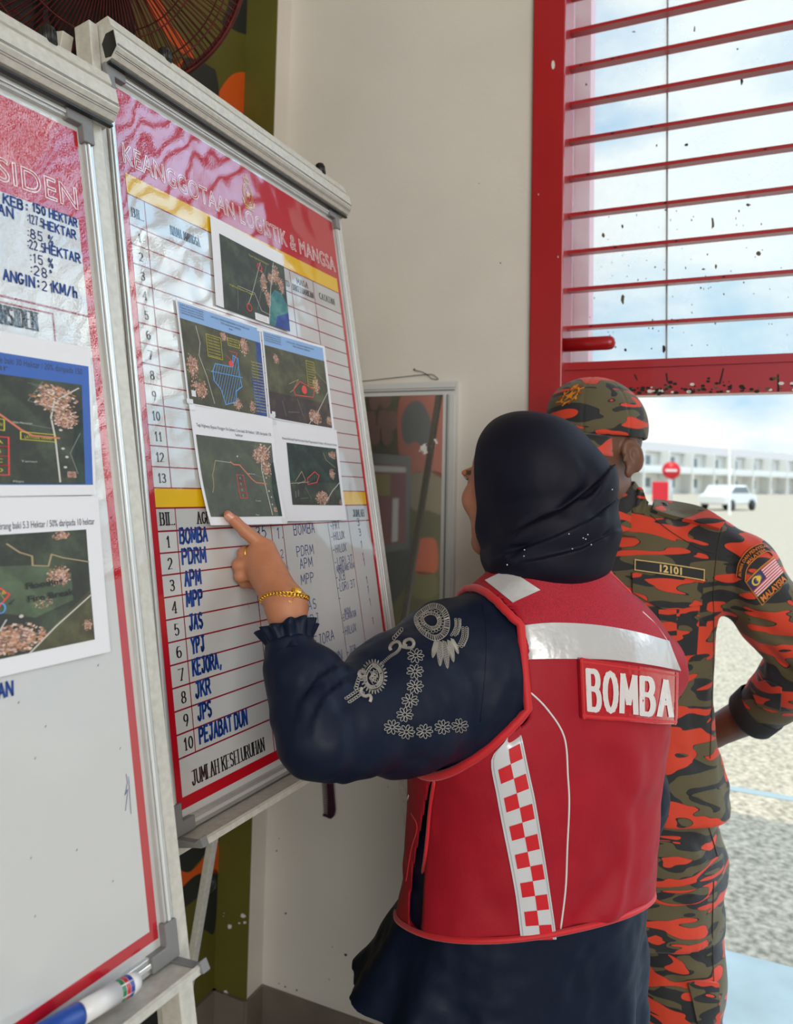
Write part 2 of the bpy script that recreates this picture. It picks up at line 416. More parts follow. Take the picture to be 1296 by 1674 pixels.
wall_blob([(284, 1385), (307, 1371), (329, 1358), (346, 1338), (362, 1330), (361, 1376), (343, 1387), (322, 1412), (307, 1426), (286, 1415)], BLK)
wall_blob([(287, 1416), (307, 1426), (324, 1413), (343, 1388), (361, 1376), (357, 1426), (338, 1427), (320, 1431), (292, 1456), (280, 1440)], ORG)
wall_blob([(318, 1432), (338, 1427), (356, 1427), (351, 1520), (338, 1522), (325, 1510), (326, 1492), (336, 1466), (329, 1463), (296, 1486), (276, 1470), (292, 1456)], BLK)
wall_blob([(160, 1600), (240, 1590), (290, 1600), (290, 1700), (220, 1720), (215, 1660), (175, 1668), (150, 1640)], BLK)
wall_blob([(176, 1668), (213, 1660), (222, 1720), (170, 1730)], ORG)
def in_mirror(u, v, lift=.0):
    p = on_plane(u, v, W3(0, -.014), Od); d = p - CAMPOS; d = d - 2 * np.dot(d, Od) * Od
    t = np.dot(LW0 + Wd * lift - p, Wd) / np.dot(d, Wd); return p + d * t
def wall_blob_m(px, mt, lift=.0011):
    pts = catmull([in_mirror(u, v, lift) for u, v in px], 5, True); cam_w.add(pts, [tuple(range(len(pts)))], mt)
dkg = mat('slate_paint', srgb(84, 88, 90), .55); m_brick = mat('brick_orange_paint', srgb(206, 96, 60), .55)
wall_blob_m([(660, 640), (735, 640), (735, 775), (700, 770), (668, 772), (650, 730)], m_brick)
wall_blob_m([(664, 665), (684, 655), (700, 675), (706, 705), (697, 735), (680, 722), (664, 726), (656, 695)], dkg, .0014)
wall_blob_m([(668, 776), (735, 778), (735, 840), (700, 835), (672, 830)], mat('tan_paint', srgb(150, 136, 104), .55))
wall_blob_m([(676, 886), (690, 880), (712, 884), (715, 930), (695, 940), (678, 930)], ORG)
wall_blob_m([(580, 880), (660, 860), (676, 900), (672, 935), (640, 990), (600, 990)], BLK)
wall_blob_m([(672, 940), (690, 934), (712, 942), (714, 972), (690, 980), (668, 968)], mat('moss_paint', srgb(112, 108, 40), .55))
for k, (u, v) in enumerate(((612, 655), (630, 652), (606, 690), (626, 688), (640, 690), (612, 712), (632, 712))):
    wall_blob_m([(u - 8, v - 14), (u + 6, v - 16), (u + 9, v + 4), (u + 2, v + 15), (u - 8, v + 10)], mat('rust_paint', srgb(150, 92, 74), .55), .0012 + .0001 * k)
r2_ = random.Random(11)
for k in range(70):
    b = r2_.uniform(.9, 8.6); z = r2_.uniform(.1, 4.3); rx, rz = r2_.uniform(.10, .26), r2_.uniform(.08, .2)
    if b < 1.0 and (z > 2.2 or z < .8): continue
    if .2 < b < 2.6 and .6 < z < 2.2: continue
    n = 9; pts = []
    for i in range(n):
        th = 2 * math.pi * i / n; j = r2_.uniform(.65, 1.35); pts.append(WL(min(8.9, max(.02, b + rx * j * math.cos(th))), min(4.38, max(.02, z + rz * j * math.sin(th))), .0005))
    pts = catmull(pts, 5, True); cam_w.add(pts, [tuple(range(len(pts)))], (ORG, BLK)[k % 2])
cam_w.build('wall_left', kind='structure')
# --- floor, ceiling, far side walls
mb = MB(); mb.box(W3(-3, .14, -.1), Wd * 12, -Od * 9.6, UP * .1, m_floor); mb.build('floor', kind='structure')
mb = MB(); mb.box(W3(-3, .3, ROOF), Wd * 12, -Od * 9.6, UP * .2, m_ceil); mb.build('ceiling', kind='structure')
mb = MB(); mb.box(W3(6.95, 0), Wd * .14, -Od * 9.0, UP * ROOF, m_white); mb.build('wall_right', kind='structure')
# --- skirting tiles
def skirting(name, start, d, length, inn):
    mb = MB(); mb.box(start, d * length, inn * .009, UP * .1, m_tile)
    k = 0.30
    while k < length:
        mb.box(start + d * k + inn * .0088, d * .003, inn * .0005, UP * .1, m_grout); k += .30
    mb.build(name, kind='structure')
skirting('baseboard_back', W3(0.0), Wd, A_POST, -Od)
skirting('baseboard_return', W3(0, -PIL - .009), Od, PIL, Wd)
skirting('baseboard_pilaster', W3(-PW, -PIL - .004), Wd, PW, -Od)
skirting('baseboard_left', LW0 + np.zeros(3), -Od, 8.5, Wd)
# --- lifted bay door: red post, barred glazed panel, bottom beam
dr = MB(); dr.box(W3(A_POST, -.012), Wd * (A_OPEN - A_POST), Od * .11, UP * 4.0, m_red)
for (px, py, r) in ((904, 106, 3.2), (912, 420, .8), (880, 318, .7)):
    pts = [on_plane(x_, y_, W3(0, -.0125), Od) for x_, y_ in [(px + r * .9 * math.cos(t), py + r * 2.4 * math.sin(t)) for t in np.linspace(0, 6.28, 9)[:-1]]]
    dr.add(pts, [tuple(range(8))], m_chip)
dr.box(W3(A_END - .08, -.012), Wd * .08, Od * .11, UP * 4.0, m_red)
dr.build('door_frame', kind='structure', bevel=.003)
door = bpy.data.objects.new('door_1', None); COL.objects.link(door); door.location = W3(A_OPEN, .03, 1.65); door['kind'] = 'structure'
BO = .035                                                     # depth of the bars behind the wall face
def wz(u, v, o=BO): p = on_plane(u, v, W3(0, o), Od); return np.dot(p - C0, Wd), p[2]
zb0 = wz(1047.6, 647, BO)[1]; zb1 = wz(921, 592, BO)[1]
bm_ = MB(); Lb = A_END - .08 - A_OPEN
bm_.box(W3(A_OPEN, BO - .01, zb0), Wd * Lb, Od * .05, UP * (zb1 - zb0 - .022), m_red)
bm_.box(W3(A_OPEN, BO - .016, zb1 - .022), Wd * Lb, Od * .056, UP * .018, m_red)
# flaking rust and dirt along the lower edge
for k in range(170):
    a = A_OPEN + abs(rng.gauss(.18, .14)) if k < 110 else rng.uniform(A_OPEN + .02, A_OPEN + .75)
    h = abs(rng.gauss(0, .012)) + .002; r = rng.uniform(.0012, .0042)
    o_ = [(a + r * 1.5 * math.cos(t), zb0 + h + r * math.sin(t)) for t in np.linspace(0, 6.28, 7)[:-1]]
    bm_.add([W3(x_, BO - .0104 - rng.uniform(0, .0006), z_) for x_, z_ in o_], [tuple(range(6))], rng.choice([m_dirt, m_dirt, m_dirt, m_dirt, m_dirt2, m_dirt2, m_chip]))
for (u0, v0, u1, v1) in ((1037, 612, 1042, 622), (1176, 628, 1183, 602), (1089, 610, 1091, 624), (1272, 640, 1272, 612), (1040, 595, 1036, 600), (1214, 640, 1216, 634)):
    a0, z0 = wz(u0, v0, BO - .0105); a1, z1 = wz(u1, v1, BO - .0105)
    bm_.add([W3(a0 - .002, BO - .0106, z0), W3(a0 + .002, BO - .0106, z0), W3(a1 + .001, BO - .0106, z1), W3(a1 - .002, BO - .0106, z1)], [(0, 1, 2, 3)], m_dirt)
bm_.build('bottom_beam', door)
zs = [wz(923.6, v)[1] for v in (53, 111.6, 170.7, 230.6, 290.9, 352, 412.7, 474, 536)]
zs.sort(); step = (zs[-1] - zs[0]) / 8
while zs[-1] + step < 3.97: zs.append(zs[-1] + step)
for z in zs:
    b = MB(); b.box(W3(A_OPEN, BO, z - .0042), Wd * Lb, Od * .026, UP * .0084, m_red)
    for k in range(3):
        a = A_OPEN + rng.uniform(.02, .6); r = rng.uniform(.0012, .0025)
        b.add([W3(a + r * 2 * math.cos(t), BO - .0004, z + r * math.sin(t)) for t in np.linspace(0, 6.28, 7)[:-1]], [tuple(range(6))], m_dirt)
    b.build('bar', door)
lv = MB(); a0, z0 = wz(918, 563, .0); a1, z1 = wz(1000, 563, .0); ax = Wd
lv.lathe(W3(A_OPEN - .01, .012, z0), Wd, [(0, .0165), (a1 - A_OPEN, .0165), (a1 - A_OPEN + .008, .015), (a1 - A_OPEN + .014, .010), (a1 - A_OPEN + .0165, .0)], m_red, 18)
lv.build('latch_rod', door)
# dusty glass panes behind the bars
mg = bpy.data.materials.new('dusty_glass'); mg.use_nodes = True; t = mg.node_tree; t.nodes.clear()
o_ = t.nodes.new('ShaderNodeOutputMaterial'); tr = t.nodes.new('ShaderNodeBsdfTransparent'); tl = t.nodes.new('ShaderNodeBsdfTranslucent'); gl = t.nodes.new('ShaderNodeBsdfGlossy')
df = t.nodes.new('ShaderNodeBsdfDiffuse'); df.inputs[0].default_value = (.05, .04, .025, 1)
tr.inputs[0].default_value = (.93, .96, .96, 1); tl.inputs[0].default_value = (.9, .9, .88, 1); gl.inputs['Roughness'].default_value = .02
tcn = t.nodes.new('ShaderNodeTexCoord'); n1 = t.nodes.new('ShaderNodeTexNoise'); n1.inputs['Scale'].default_value = 7; n1.inputs['Detail'].default_value = 6
t.links.new(tcn.outputs['Object'], n1.inputs['Vector'])
rm = t.nodes.new('ShaderNodeMapRange'); t.links.new(n1.outputs['Fac'], rm.inputs[0]); rm.inputs['From Min'].default_value = .3; rm.inputs['From Max'].default_value = .7; rm.inputs['To Min'].default_value = .10; rm.inputs['To Max'].default_value = .32
m1 = t.nodes.new('ShaderNodeMixShader'); t.links.new(rm.outputs[0], m1.inputs[0]); t.links.new(tr.outputs[0], m1.inputs[1]); t.links.new(tl.outputs[0], m1.inputs[2])
n2 = t.nodes.new('ShaderNodeTexNoise'); n2.inputs['Scale'].default_value = 42; n2.inputs['Detail'].default_value = 4; n2.inputs['Distortion'].default_value = 1.2
t.links.new(tcn.outputs['Object'], n2.inputs['Vector'])
r2n = t.nodes.new('ShaderNodeMapRange'); t.links.new(n2.outputs['Fac'], r2n.inputs[0]); r2n.inputs['From Min'].default_value = .735; r2n.inputs['From Max'].default_value = .76; r2n.inputs['To Max'].default_value = .85
m2 = t.nodes.new('ShaderNodeMixShader'); t.links.new(r2n.outputs[0], m2.inputs[0]); t.links.new(m1.outputs[0], m2.inputs[1]); t.links.new(df.outputs[0], m2.inputs[2])
lw_ = t.nodes.new('ShaderNodeLayerWeight'); fr = t.nodes.new('ShaderNodeMath'); fr.operation = 'POWER'; fr.inputs[1].default_value = 4.5; t.links.new(lw_.outputs['Facing'], fr.inputs[0])
m3 = t.nodes.new('ShaderNodeMixShader'); t.links.new(fr.outputs[0], m3.inputs[0]); t.links.new(m1.outputs[0], m3.inputs[1]); t.links.new(gl.outputs[0], m3.inputs[2])
t.links.new(m3.outputs[0], o_.inputs[0])
GO = BO + .042; seam = wz(1090, 300, GO)[0]; edges = [A_OPEN, seam]
while edges[-1] < A_END - .1: edges.append(min(edges[-1] + .95, A_END - .08))
for a, b in zip(edges[:-1], edges[1:]):
    g = MB(); g.box(W3(a + .0012, GO, zb0 + .03), Wd * (b - a - .0024), Od * .004, UP * (3.98 - zb0 - .03), mg); g.build('glass_pane', door)
sm = MB()
for a in edges[1:-1]: sm.box(W3(a - .002, GO - .001, zb1), Wd * .004, Od * .006, UP * (3.98 - zb1), mat('grey_seam', (.35, .37, .38), .6))
sm.build('pane_seal', door)
# lumps of dirt stuck on the glass
sp = MB()
for (u, v, rx, ry) in ((1212, 133, 3, 10), (1135, 48, 2, 6), (1122, 237, 4, 3), (1073, 238, 2, 3), (1223, 335, 5, 3), (1019, 590, 1, 1), (1085, 570, 3, 8), (1022, 572, 3, 3), (1165, 365, 3, 14), (1018, 490, 4, 10), (1170, 435, 2, 6), (1240, 415, 6, 5), (1150, 440, 4, 2), (1036, 52, 4, 1.5), (1205, 80, 2, 2), (958, 138, 2, 3), (1017, 371, 2, 4), (986, 385, 3, 5)) + tuple((rng.uniform(960, 1290), rng.uniform(330, 575), rng.uniform(.6, 1.8), rng.uniform(.8, 2.6)) for _ in range(90)):
    pts = [on_plane(u + rx * math.cos(t_) * rng.uniform(.4, 1.1), v + ry * math.sin(t_) * rng.uniform(.5, 1.1), W3(0, GO - .0008), Od) for t_ in np.linspace(0, 6.28, 9)[:-1]]
    sp.add(pts, [tuple(range(8))], rng.choice([m_dirt, m_dirt2, m_dirt2]))
o = sp.build('dirt_speck', door); o['kind'] = 'stuff'
# rail added outside the glass; the red post's hazy image put into its pink
mb = MB(); m_pink = mat('hazed_pink_rail', srgb(226, 150, 160), .5); m_rw = mat('pale_rail', srgb(236, 226, 228), .5)
a1 = wz(965, 300, .2)[0]; a0 = wz(918, 300, .2)[0]; am = wz(940, 300, .2)[0]
mb.box(W3(am, .19), Wd * (a1 - am), Od * .06, UP * 4.0, m_pink)
mb.box(W3(a0 - .06, .20), Wd * (am - a0 + .06), Od * .05, UP * 4.0, m_rw)
mb.box(W3(am - .012, .185), Wd * .005, Od * .02, UP * 4.0, mat('grey_seam'))
mb.build('trim_rail', kind='structure')

# ================================================================== OUTSIDE
m_asph = mat('gravel_asphalt', (0.45, 0.395, 0.30), .9, noise=(38, .5))
m_apron = mat('pale_blue_apron', (0.47, 0.56, 0.56), .7, noise=(5, .12))
GZ = -.06
mb = MB(); mb.box(W3(-80, T, GZ - .1), Wd * 260, Od * 260, UP * .1, m_asph); mb.build('ground', kind='structure')
ap = FL(1240, 1567, -.01); ao = np.dot(ap - C0, Od)
mb = MB(); mb.box(W3(-4, T, -.1), Wd * 14, Od * (ao - T), UP * .09, m_apron)
for k in range(1, 14): mb.box(W3(-4 + k, T, -.0104), Wd * .006, Od * (ao - T), UP * .0006, mat('joint', (.25, .28, .28), .9))
mb.build('floor_apron', kind='structure')
bl = FL(1180, 1290, GZ); bo = np.dot(bl - C0, Od)
mb = MB(); mb.box(W3(-20, bo, GZ), Wd * 60, Od * .06, UP * .003, mat('faded_blue_line', (.33, .42, .45), .8)); mb.build('trim_painted_line', kind='structure')
# parapet that lengthens the building's own shade
mb = MB(); mb.box(W3(-3, T, ROOF), Wd * 12, Od * .25, UP * .5, m_white); mb.build('wall_parapet', kind='structure')
# terraced houses in the distance
m_hw = mat('house_wall', (0.80, 0.80, 0.77), .8); m_roof = mat('house_roof', (0.42, 0.40, 0.38), .8); m_hgl = mat('house_window', (.17, .2, .22), .2)
m_hs = mat('house_shade', (.55, .56, .54), .8)
HA, HB = np.array([22.0, 96.0, GZ]), np.array([86.0, 152.0, GZ]); hd = (HB - HA); HLn = np.linalg.norm(hd); hd /= HLn
hn = np.array([hd[1], -hd[0], 0.0])      # faces the camera side
def house():
    t_ = thing('terraced_house', 'pale two-storey terraced house in the far row beyond the yard', 'house', HA, 'far row of terraced houses')
    w = HLn / 13 - .02; b = MB(); b.box(HA, hd * w, -hn * 8, UP * 6.0, m_hw); b.build('wall', t_)
    b = MB(); b.prism([HA + hn * .5 + UP * 5.9, HA - hn * 4 + UP * 7.6, HA - hn * 8.4 + UP * 5.9], hd * w, m_roof); b.build('roof', t_)
    b = MB(); b.box(HA + hn * .0 + UP * 2.9, hd * w, hn * 1.6, UP * .25, m_hw); b.box(HA + UP * 3.1 + hn * 1.5, hd * w, hn * .1, UP * .8, m_hw); b.build('balcony', t_)
    b = MB(); b.box(HA + hd * .02, hd * .3, hn * 1.7, UP * 6, m_hw); b.build('party_wall', t_)
    for k in range(2):
        b = MB(); b.box(HA + hd * (1.0 + k * 2.2) + UP * 3.4, hd * 1.3, hn * .03, UP * 1.9, m_hgl); b.build('window', t_)
    b = MB(); b.box(HA + hd * .9 + UP * .1, hd * 1.6, hn * .03, UP * 2.2, m_hgl); b.build('front_door', t_)
    b = MB(); b.box(HA + hd * 3.0 + UP * .9, hd * 1.5, hn * .03, UP * 1.3, m_hgl); b.build('window', t_)
    return t_
h0 = house()
for k in range(1, 24):
    c = copy_tree(h0); c.location = Vector(HA + hd * HLn / 13 * k)
# traffic sign, red notice box, pale pole and a parked car
def sign():
    b0 = P(1097, 800, 24.0); b0[2] = GZ; c = P(1097, 769, 24.0)
    t_ = thing('no_entry_sign', 'round red no-entry sign with white bar on a post outside', 'sign', b0)
    f = CAMPOS - c; f[2] = 0; f /= np.linalg.norm(f)
    b = MB(); b.tube([b0, [c[0], c[1], c[2]]], .03, mat('galvanised', (.55, .57, .58), .4, .6)); b.build('post', t_)
    b = MB(); b.lathe(c + f * .04, f, [(0, .27), (.02, .27)], mat('sign_red', srgb(228, 40, 56), .4), 28); b.build('sign_disc', t_)
    s = np.cross(UP, f); b = MB(); b.box(c + f * .061 - s * .17 - UP * .035, s * .34, f * .004, UP * .07, mat('sign_white', (.9, .9, .9), .4)); b.build('white_bar', t_)
sign()
def redbox():
    b0 = P(1079, 845, 15.0); b0[2] = GZ; c = P(1079, 805, 15.0); f = CAMPOS - c; f[2] = 0; f /= np.linalg.norm(f); s = np.cross(UP, f)
    t_ = thing('red_cabinet', 'small bright red hose cabinet on a white plinth in the yard', 'cabinet', b0)
    b = MB(); b.box(c - s * .15 - UP * .19, s * .30, -f * .25, UP * .40, mat('sign_red')); b.build('body', t_, bevel=.02)
    b = MB(); b.box(np.array([c[0], c[1], GZ]) - s * .12, s * .24, -f * .2, UP * (c[2] - .19 - GZ), m_hw); b.build('plinth', t_)
    b = MB(); b.box(c - s * .12 - UP * .15 + f * .001, s * .24, f * .01, UP * .32, mat('sign_red')); b.build('door', t_)
redbox()
def pole(u, v, Y, top, nm, label):
    b0 = P(u, v, Y); b0[2] = GZ; b = MB(); b.lathe(b0, UP, [(0, .12), (.02, .07), (top, .05), (top + .02, 0)], m_hw, 12); tag(b.build(nm), label, 'pole')
pole(1192, 812, 38.0, 3.6, 'lamp_post', 'slim pale lamp post standing before the distant houses')
def car(u, Y, label, col):
    b0 = P(u, 830, Y); b0[2] = GZ; t_ = thing('car', label, 'car', b0)
    d = hd; s = hn; body = mat('car_' + label[:5], col, .3, coat=.5)
    prof = [(-2.1, .35), (-2.1, .85), (-1.5, 1.0), (-.9, 1.45), (.7, 1.48), (1.3, 1.0), (2.1, .85), (2.15, .35)]
    b = MB(); b.prism([b0 + d * x_ + UP * z_ - s * .8 for x_, z_ in prof], s * 1.6, body); b.build('body', t_, bevel=.08)
    for side in (-.81, .80):
        b = MB(); b.prism([b0 + d * x_ + UP * z_ + s * side for x_, z_ in ((-1.25, 1.02), (-.8, 1.38), (.6, 1.4), (1.05, 1.02))], s * .01, m_hgl); b.build('window', t_)
        for x_ in (-1.3, 1.3):
            b = MB(); b.lathe(b0 + d * x_ + UP * .32 + s * (side - .05), s, [(0, .32), (.15, .32)], mat('tyre', (.03, .03, .03), .8), 20); b.build('wheel', t_)
car(1190, 46.0, 'white car parked in front of the distant houses', (.82, .83, .83))
# ================================================================== THINGS ON THE WHITE WALL
# wall mirror with a worn silver back
mm = bpy.data.materials.new('worn_mirror'); mm.use_nodes = True; t = mm.node_tree; b = t.nodes['Principled BSDF']
b.inputs['Metallic'].default_value = 1; b.inputs['Roughness'].default_value = .035
tcn = t.nodes.new('ShaderNodeTexCoord'); n1 = t.nodes.new('ShaderNodeTexNoise'); n1.inputs['Scale'].default_value = 9; n1.inputs['Detail'].default_value = 8; n1.inputs['Roughness'].default_value = .7
t.links.new(tcn.outputs['Object'], n1.inputs['Vector'])
rp = t.nodes.new('ShaderNodeValToRGB'); t.links.new(n1.outputs['Fac'], rp.inputs[0]); rp.color_ramp.interpolation = 'CONSTANT'
rp.color_ramp.elements[0].color = (.50, .49, .46, 1); rp.color_ramp.elements[1].position = .655; rp.color_ramp.elements[1].color = (.75, .74, .72, 1)
t.links.new(rp.outputs[0], b.inputs['Base Color'])
rp2 = t.nodes.new('ShaderNodeMapRange'); t.links.new(n1.outputs['Fac'], rp2.inputs[0]); rp2.inputs['From Min'].default_value = .65; rp2.inputs['From Max'].default_value = .66
rp2.inputs['To Min'].default_value = 1; rp2.inputs['To Max'].default_value = 0; t.links.new(rp2.outputs[0], b.inputs['Metallic'])
rp3 = t.nodes.new('ShaderNodeMapRange'); t.links.new(n1.outputs['Fac'], rp3.inputs[0]); rp3.inputs['From Min'].default_value = .65; rp3.inputs['From Max'].default_value = .66
rp3.inputs['To Min'].default_value = .035; rp3.inputs['To Max'].default_value = .6; t.links.new(rp3.outputs[0], b.inputs['Roughness'])
MA1 = wz(745.5, 622, -.02)[0]; MZ1 = wz(745.5, 622, -.02)[1]; MA0 = MA1 - .37; MZ0 = MZ1 - .80
mir = thing('wall_mirror', 'tall white-framed wall mirror with worn silvering behind the board', 'mirror', W3((MA0 + MA1) / 2, -.012, MZ0))
m_mf = mat('white_aluminium', (.66, .67, .66), .45, .1)
fw = .034
for (a, z, da, dz) in ((MA0, MZ0, MA1 - MA0, fw), (MA0, MZ1 - fw, MA1 - MA0, fw), (MA0, MZ0 + fw, fw, MZ1 - MZ0 - 2 * fw), (MA1 - fw, MZ0 + fw, fw, MZ1 - MZ0 - 2 * fw)):
    b = MB(); b.box(W3(a, -.018, z), Wd * da, Od * .018, UP * dz, m_mf)
    if da > dz:
        b.box(W3(a + .004, -.021, z + .010), Wd * (da - .008), Od * .004, UP * .003, mat('frame_groove', (.22, .23, .23), .6)); b.box(W3(a, -.022, z + .018), Wd * da, Od * .006, UP * .012, m_mf)
    else:
        b.box(W3(a + .010, -.021, z), Wd * .003, Od * .004, UP * dz, mat('frame_groove')); b.box(W3(a + .018, -.022, z), Wd * .012, Od * .006, UP * dz, m_mf)
    b.build('frame', mir)
b = MB(); b.box(W3(MA0 + fw, -.014, MZ0 + fw), Wd * (MA1 - MA0 - 2 * fw), Od * .004, UP * (MZ1 - MZ0 - 2 * fw), mm); b.build('glass', mir)
b = MB(); hp = [on_plane(u, v, W3(0, -.006), Od) for u, v in ((585, 624), (640, 618), (700, 612), (712, 616), (716, 620), (706, 619), (700, 614), (690, 608), (676, 605))]
b.tube(catmull(hp, 5), .0009, m_dirt, 5); b.build('hanging_wire', mir)
# comb hanging from a nail
ck = lambda u, v, o=-.012: on_plane(u, v, W3(0, o), Od)
cmb = thing('comb', 'dark purple plastic comb hanging on the white wall below the pointing elbow', 'comb', ck(537, 1340))
m_comb = mat('plum_plastic', srgb(52, 18, 40), .3)
b = MB(); sp_ = [(538, 1180), (541, 1240), (546, 1300), (548, 1325), (546, 1334), (541, 1339), (535, 1338), (535, 1300), (531, 1240), (527, 1180)]
b.prism([ck(u, v) for u, v in sp_], Od * .004, m_comb); b.build('spine', cmb, bevel=.001)
b = MB()
for k in range(46):
    t_ = k / 45; x0 = 520 + 9 * t_; y0 = 1185 + 148 * t_; x1 = 529 + 8 * t_; y1 = y0 + 2.2
    b.prism([ck(x0, y0, -.011), ck(x1, y1, -.011), ck(x1, y1 + 1.7, -.011), ck(x0, y0 + 1.2, -.011)], Od * .002, mat('comb_teeth', srgb(96, 74, 88), .4))
o = b.build('teeth', cmb)
b = MB(); b.prism([ck(u, v) for u, v in ((527, 1334), (541, 1339), (543, 1336), (528, 1330))], Od * .004, m_comb); b.build('end_tooth', cmb)
b = MB(); b.tube([ck(532, 1182), ck(533, 1150), ck(535, 1120)], .0008, m_dirt, 5); b.tube([ck(535, 1120, 0), ck(535, 1120, -.014)], .0018, m_dirt, 6); b.build('hanging_string', cmb)
# specks and scuffs on the plaster
sc = MB()
for (u, v, r) in ((461, 1290, 3.0), (452, 1391, 1.6), (456, 1371, 1), (419, 1459, 1.6), (467, 1493, 1.7), (485, 1619, 1.6), (466, 1613, 1.5), (456, 1608, 1), (418, 1610, 2.5), (565, 1561, 2.5), (543, 1548, 1), (538, 1601, 1), (634, 1286, 1), (561, 435, 2), (818, 430, 1.2), (783, 300, .9), (677, 604, 1.6)):
    pts = [on_plane(x_, y_, W3(0, -.0004), Od) for x_, y_ in blob(u, v, r, 7)]
    sc.add(pts, [tuple(range(7))], rng.choice([m_dirt2, m_dirt]))
o = sc.build('trim_scuffs', kind='structure')
# notice in a black frame on the camouflage wall, seen only in the mirror
nc = [in_mirror(u, v, .018) for u, v in ((672, 746), (600, 742), (606, 905), (667, 902))]
hx = nc[1] - nc[0]; hx[2] = 0; vy = np.array([0, 0, (nc[3][2] + nc[2][2] - nc[0][2] - nc[1][2]) / 2]); o0 = nc[0]
nf = thing('framed_notice', 'black-framed red and yellow notice reflected in the mirror', 'picture', o0 + hx / 2 + vy)
b = MB(); b.box(o0 - Wd * .017, hx, vy, Wd * .016, mat('black_frame', (.015, .015, .015), .4)); b.build('frame', nf)
b = MB(); b.box(o0 + hx * .12 + vy * .1, hx * .8, vy * .82, Wd * .001, mat('notice_red', srgb(150, 40, 36), .5)); b.box(o0 + hx * .5 + vy * .2 + Wd * .0012, hx * .4, vy * .22, Wd * .001, mat('notice_yellow', srgb(170, 150, 20), .5))
b.box(o0 + hx * .14 + vy * .12 + Wd * .0012, hx * .76, vy * .06, Wd * .001, mat('sign_white', (.9, .9, .9), .4)); b.box(o0 + hx * .3 + vy * .45 + Wd * .0012, hx * .14, vy * .45, Wd * .001, mat('sign_white')); b.build('print', nf)
# ================================================================== WHITEBOARDS ON EASELS
SR, SL = 1.05, 0.885
MBd = RC.T @ rotm([-0.209695126, -1.12158766, -0.0402469551])
MLd = RC.T @ rotm([-0.21724005, -1.08673528, -0.0591811658])
BW, BH = .588, .945                                      # printed area (outer red border)
WL2, HL2 = .588 * SL / .955, (.8886 + .101) * SL          # the same on the left board
class Board:
    def __init__(s, M, px, Y, scale, u_sh, v_sh):
        s.U, s.V, s.Nn = lwd(M[:, 0]), lwd(M[:, 1]), -lwd(M[:, 2])
        d = ray(*px); s.o = CAMPOS + d * (Y / d[1]) * scale - s.U * u_sh - s.V * v_sh
    def __call__(s, u, v, w=0.0): return s.o + s.U * u + s.V * v + s.Nn * w
    def loc(s, px, py, w=0.0):
        q = on_plane(px, py, s.o + s.Nn * w, s.Nn) - s.o; return np.array([np.dot(q, s.U), np.dot(q, s.V)])
RB = Board(MBd, (179.6, 136.5), .974, SR, 0, 0)
LB = Board(MLd, (136.8, 332.6), .983, SL, WL2, .101 * SL); RB.W, RB.H, LB.W, LB.H = BW, BH, WL2, HL2
m_alu = mat('brushed_aluminium', (.60, .60, .58), .36, .65, noise=(30, .06))
m_alu2 = mat('cream_coated_steel', (.60, .58, .52), .45, .15, noise=(120, .10))
m_cap = mat('grey_plastic_corner', (.20, .20, .20), .5)
m_blk = mat('black_plastic', (.012, .012, .012), .4)
m_bright = mat('bright_aluminium', (.80, .81, .80), .3, .5)
m_backing = mat('board_backing', (.35, .34, .32), .7)
def print_mat(name, col, wave=.62, fine=.03, coat=1.0, crough=.008):
    if name in MATS: return MATS[name]
    M = mat(name, col, .45, coat=coat, coat_rough=crough); t = M.node_tree; b = t.nodes['Principled BSDF']
    b.inputs['Coat IOR'].default_value = 1.75; b.inputs['Specular IOR Level'].default_value = .2
    tc = t.nodes.new('ShaderNodeTexCoord'); a = t.nodes.new('ShaderNodeTexNoise'); a.inputs['Scale'].default_value = 6.5; a.inputs['Detail'].default_value = 2
    c = t.nodes.new('ShaderNodeTexNoise'); c.inputs['Scale'].default_value = 420; c.inputs['Detail'].default_value = 1
    t.links.new(tc.outputs['Object'], a.inputs['Vector']); t.links.new(tc.outputs['Object'], c.inputs['Vector'])
    b1 = t.nodes.new('ShaderNodeBump'); b1.inputs['Strength'].default_value = wave; b1.inputs['Distance'].default_value = .009
    b2 = t.nodes.new('ShaderNodeBump'); b2.inputs['Strength'].default_value = fine; b2.inputs['Distance'].default_value = .0012
    t.links.new(a.outputs['Fac'], b1.inputs['Height']); t.links.new(c.outputs['Fac'], b2.inputs['Height']); t.links.new(b1.outputs[0], b2.inputs['Normal'])
    t.links.new(b2.outputs[0], b.inputs['Coat Normal']); return M
p_white = print_mat('laminated_white', (.575, .58, .575)); p_red = print_mat('laminated_red', srgb(180, 10, 30)); p_yel = print_mat('laminated_yellow', srgb(226, 180, 12))
p_grey = print_mat('laminated_grey', (.50, .50, .49)); p_dkred = print_mat('printed_dark_red', srgb(140, 14, 38)); p_blk = print_mat('printed_black', (.016, .016, .018)); p_pale = print_mat('printed_pale_outline', (.88, .76, .76))
p_gold = print_mat('printed_gold', srgb(214, 170, 70))
m_ink = mat('blue_marker_ink', srgb(18, 62, 140), .5); m_ink2 = mat('thin_blue_ink', srgb(48, 66, 130), .5); m_inkk = mat('black_marker_ink', (.02, .02, .025), .5)
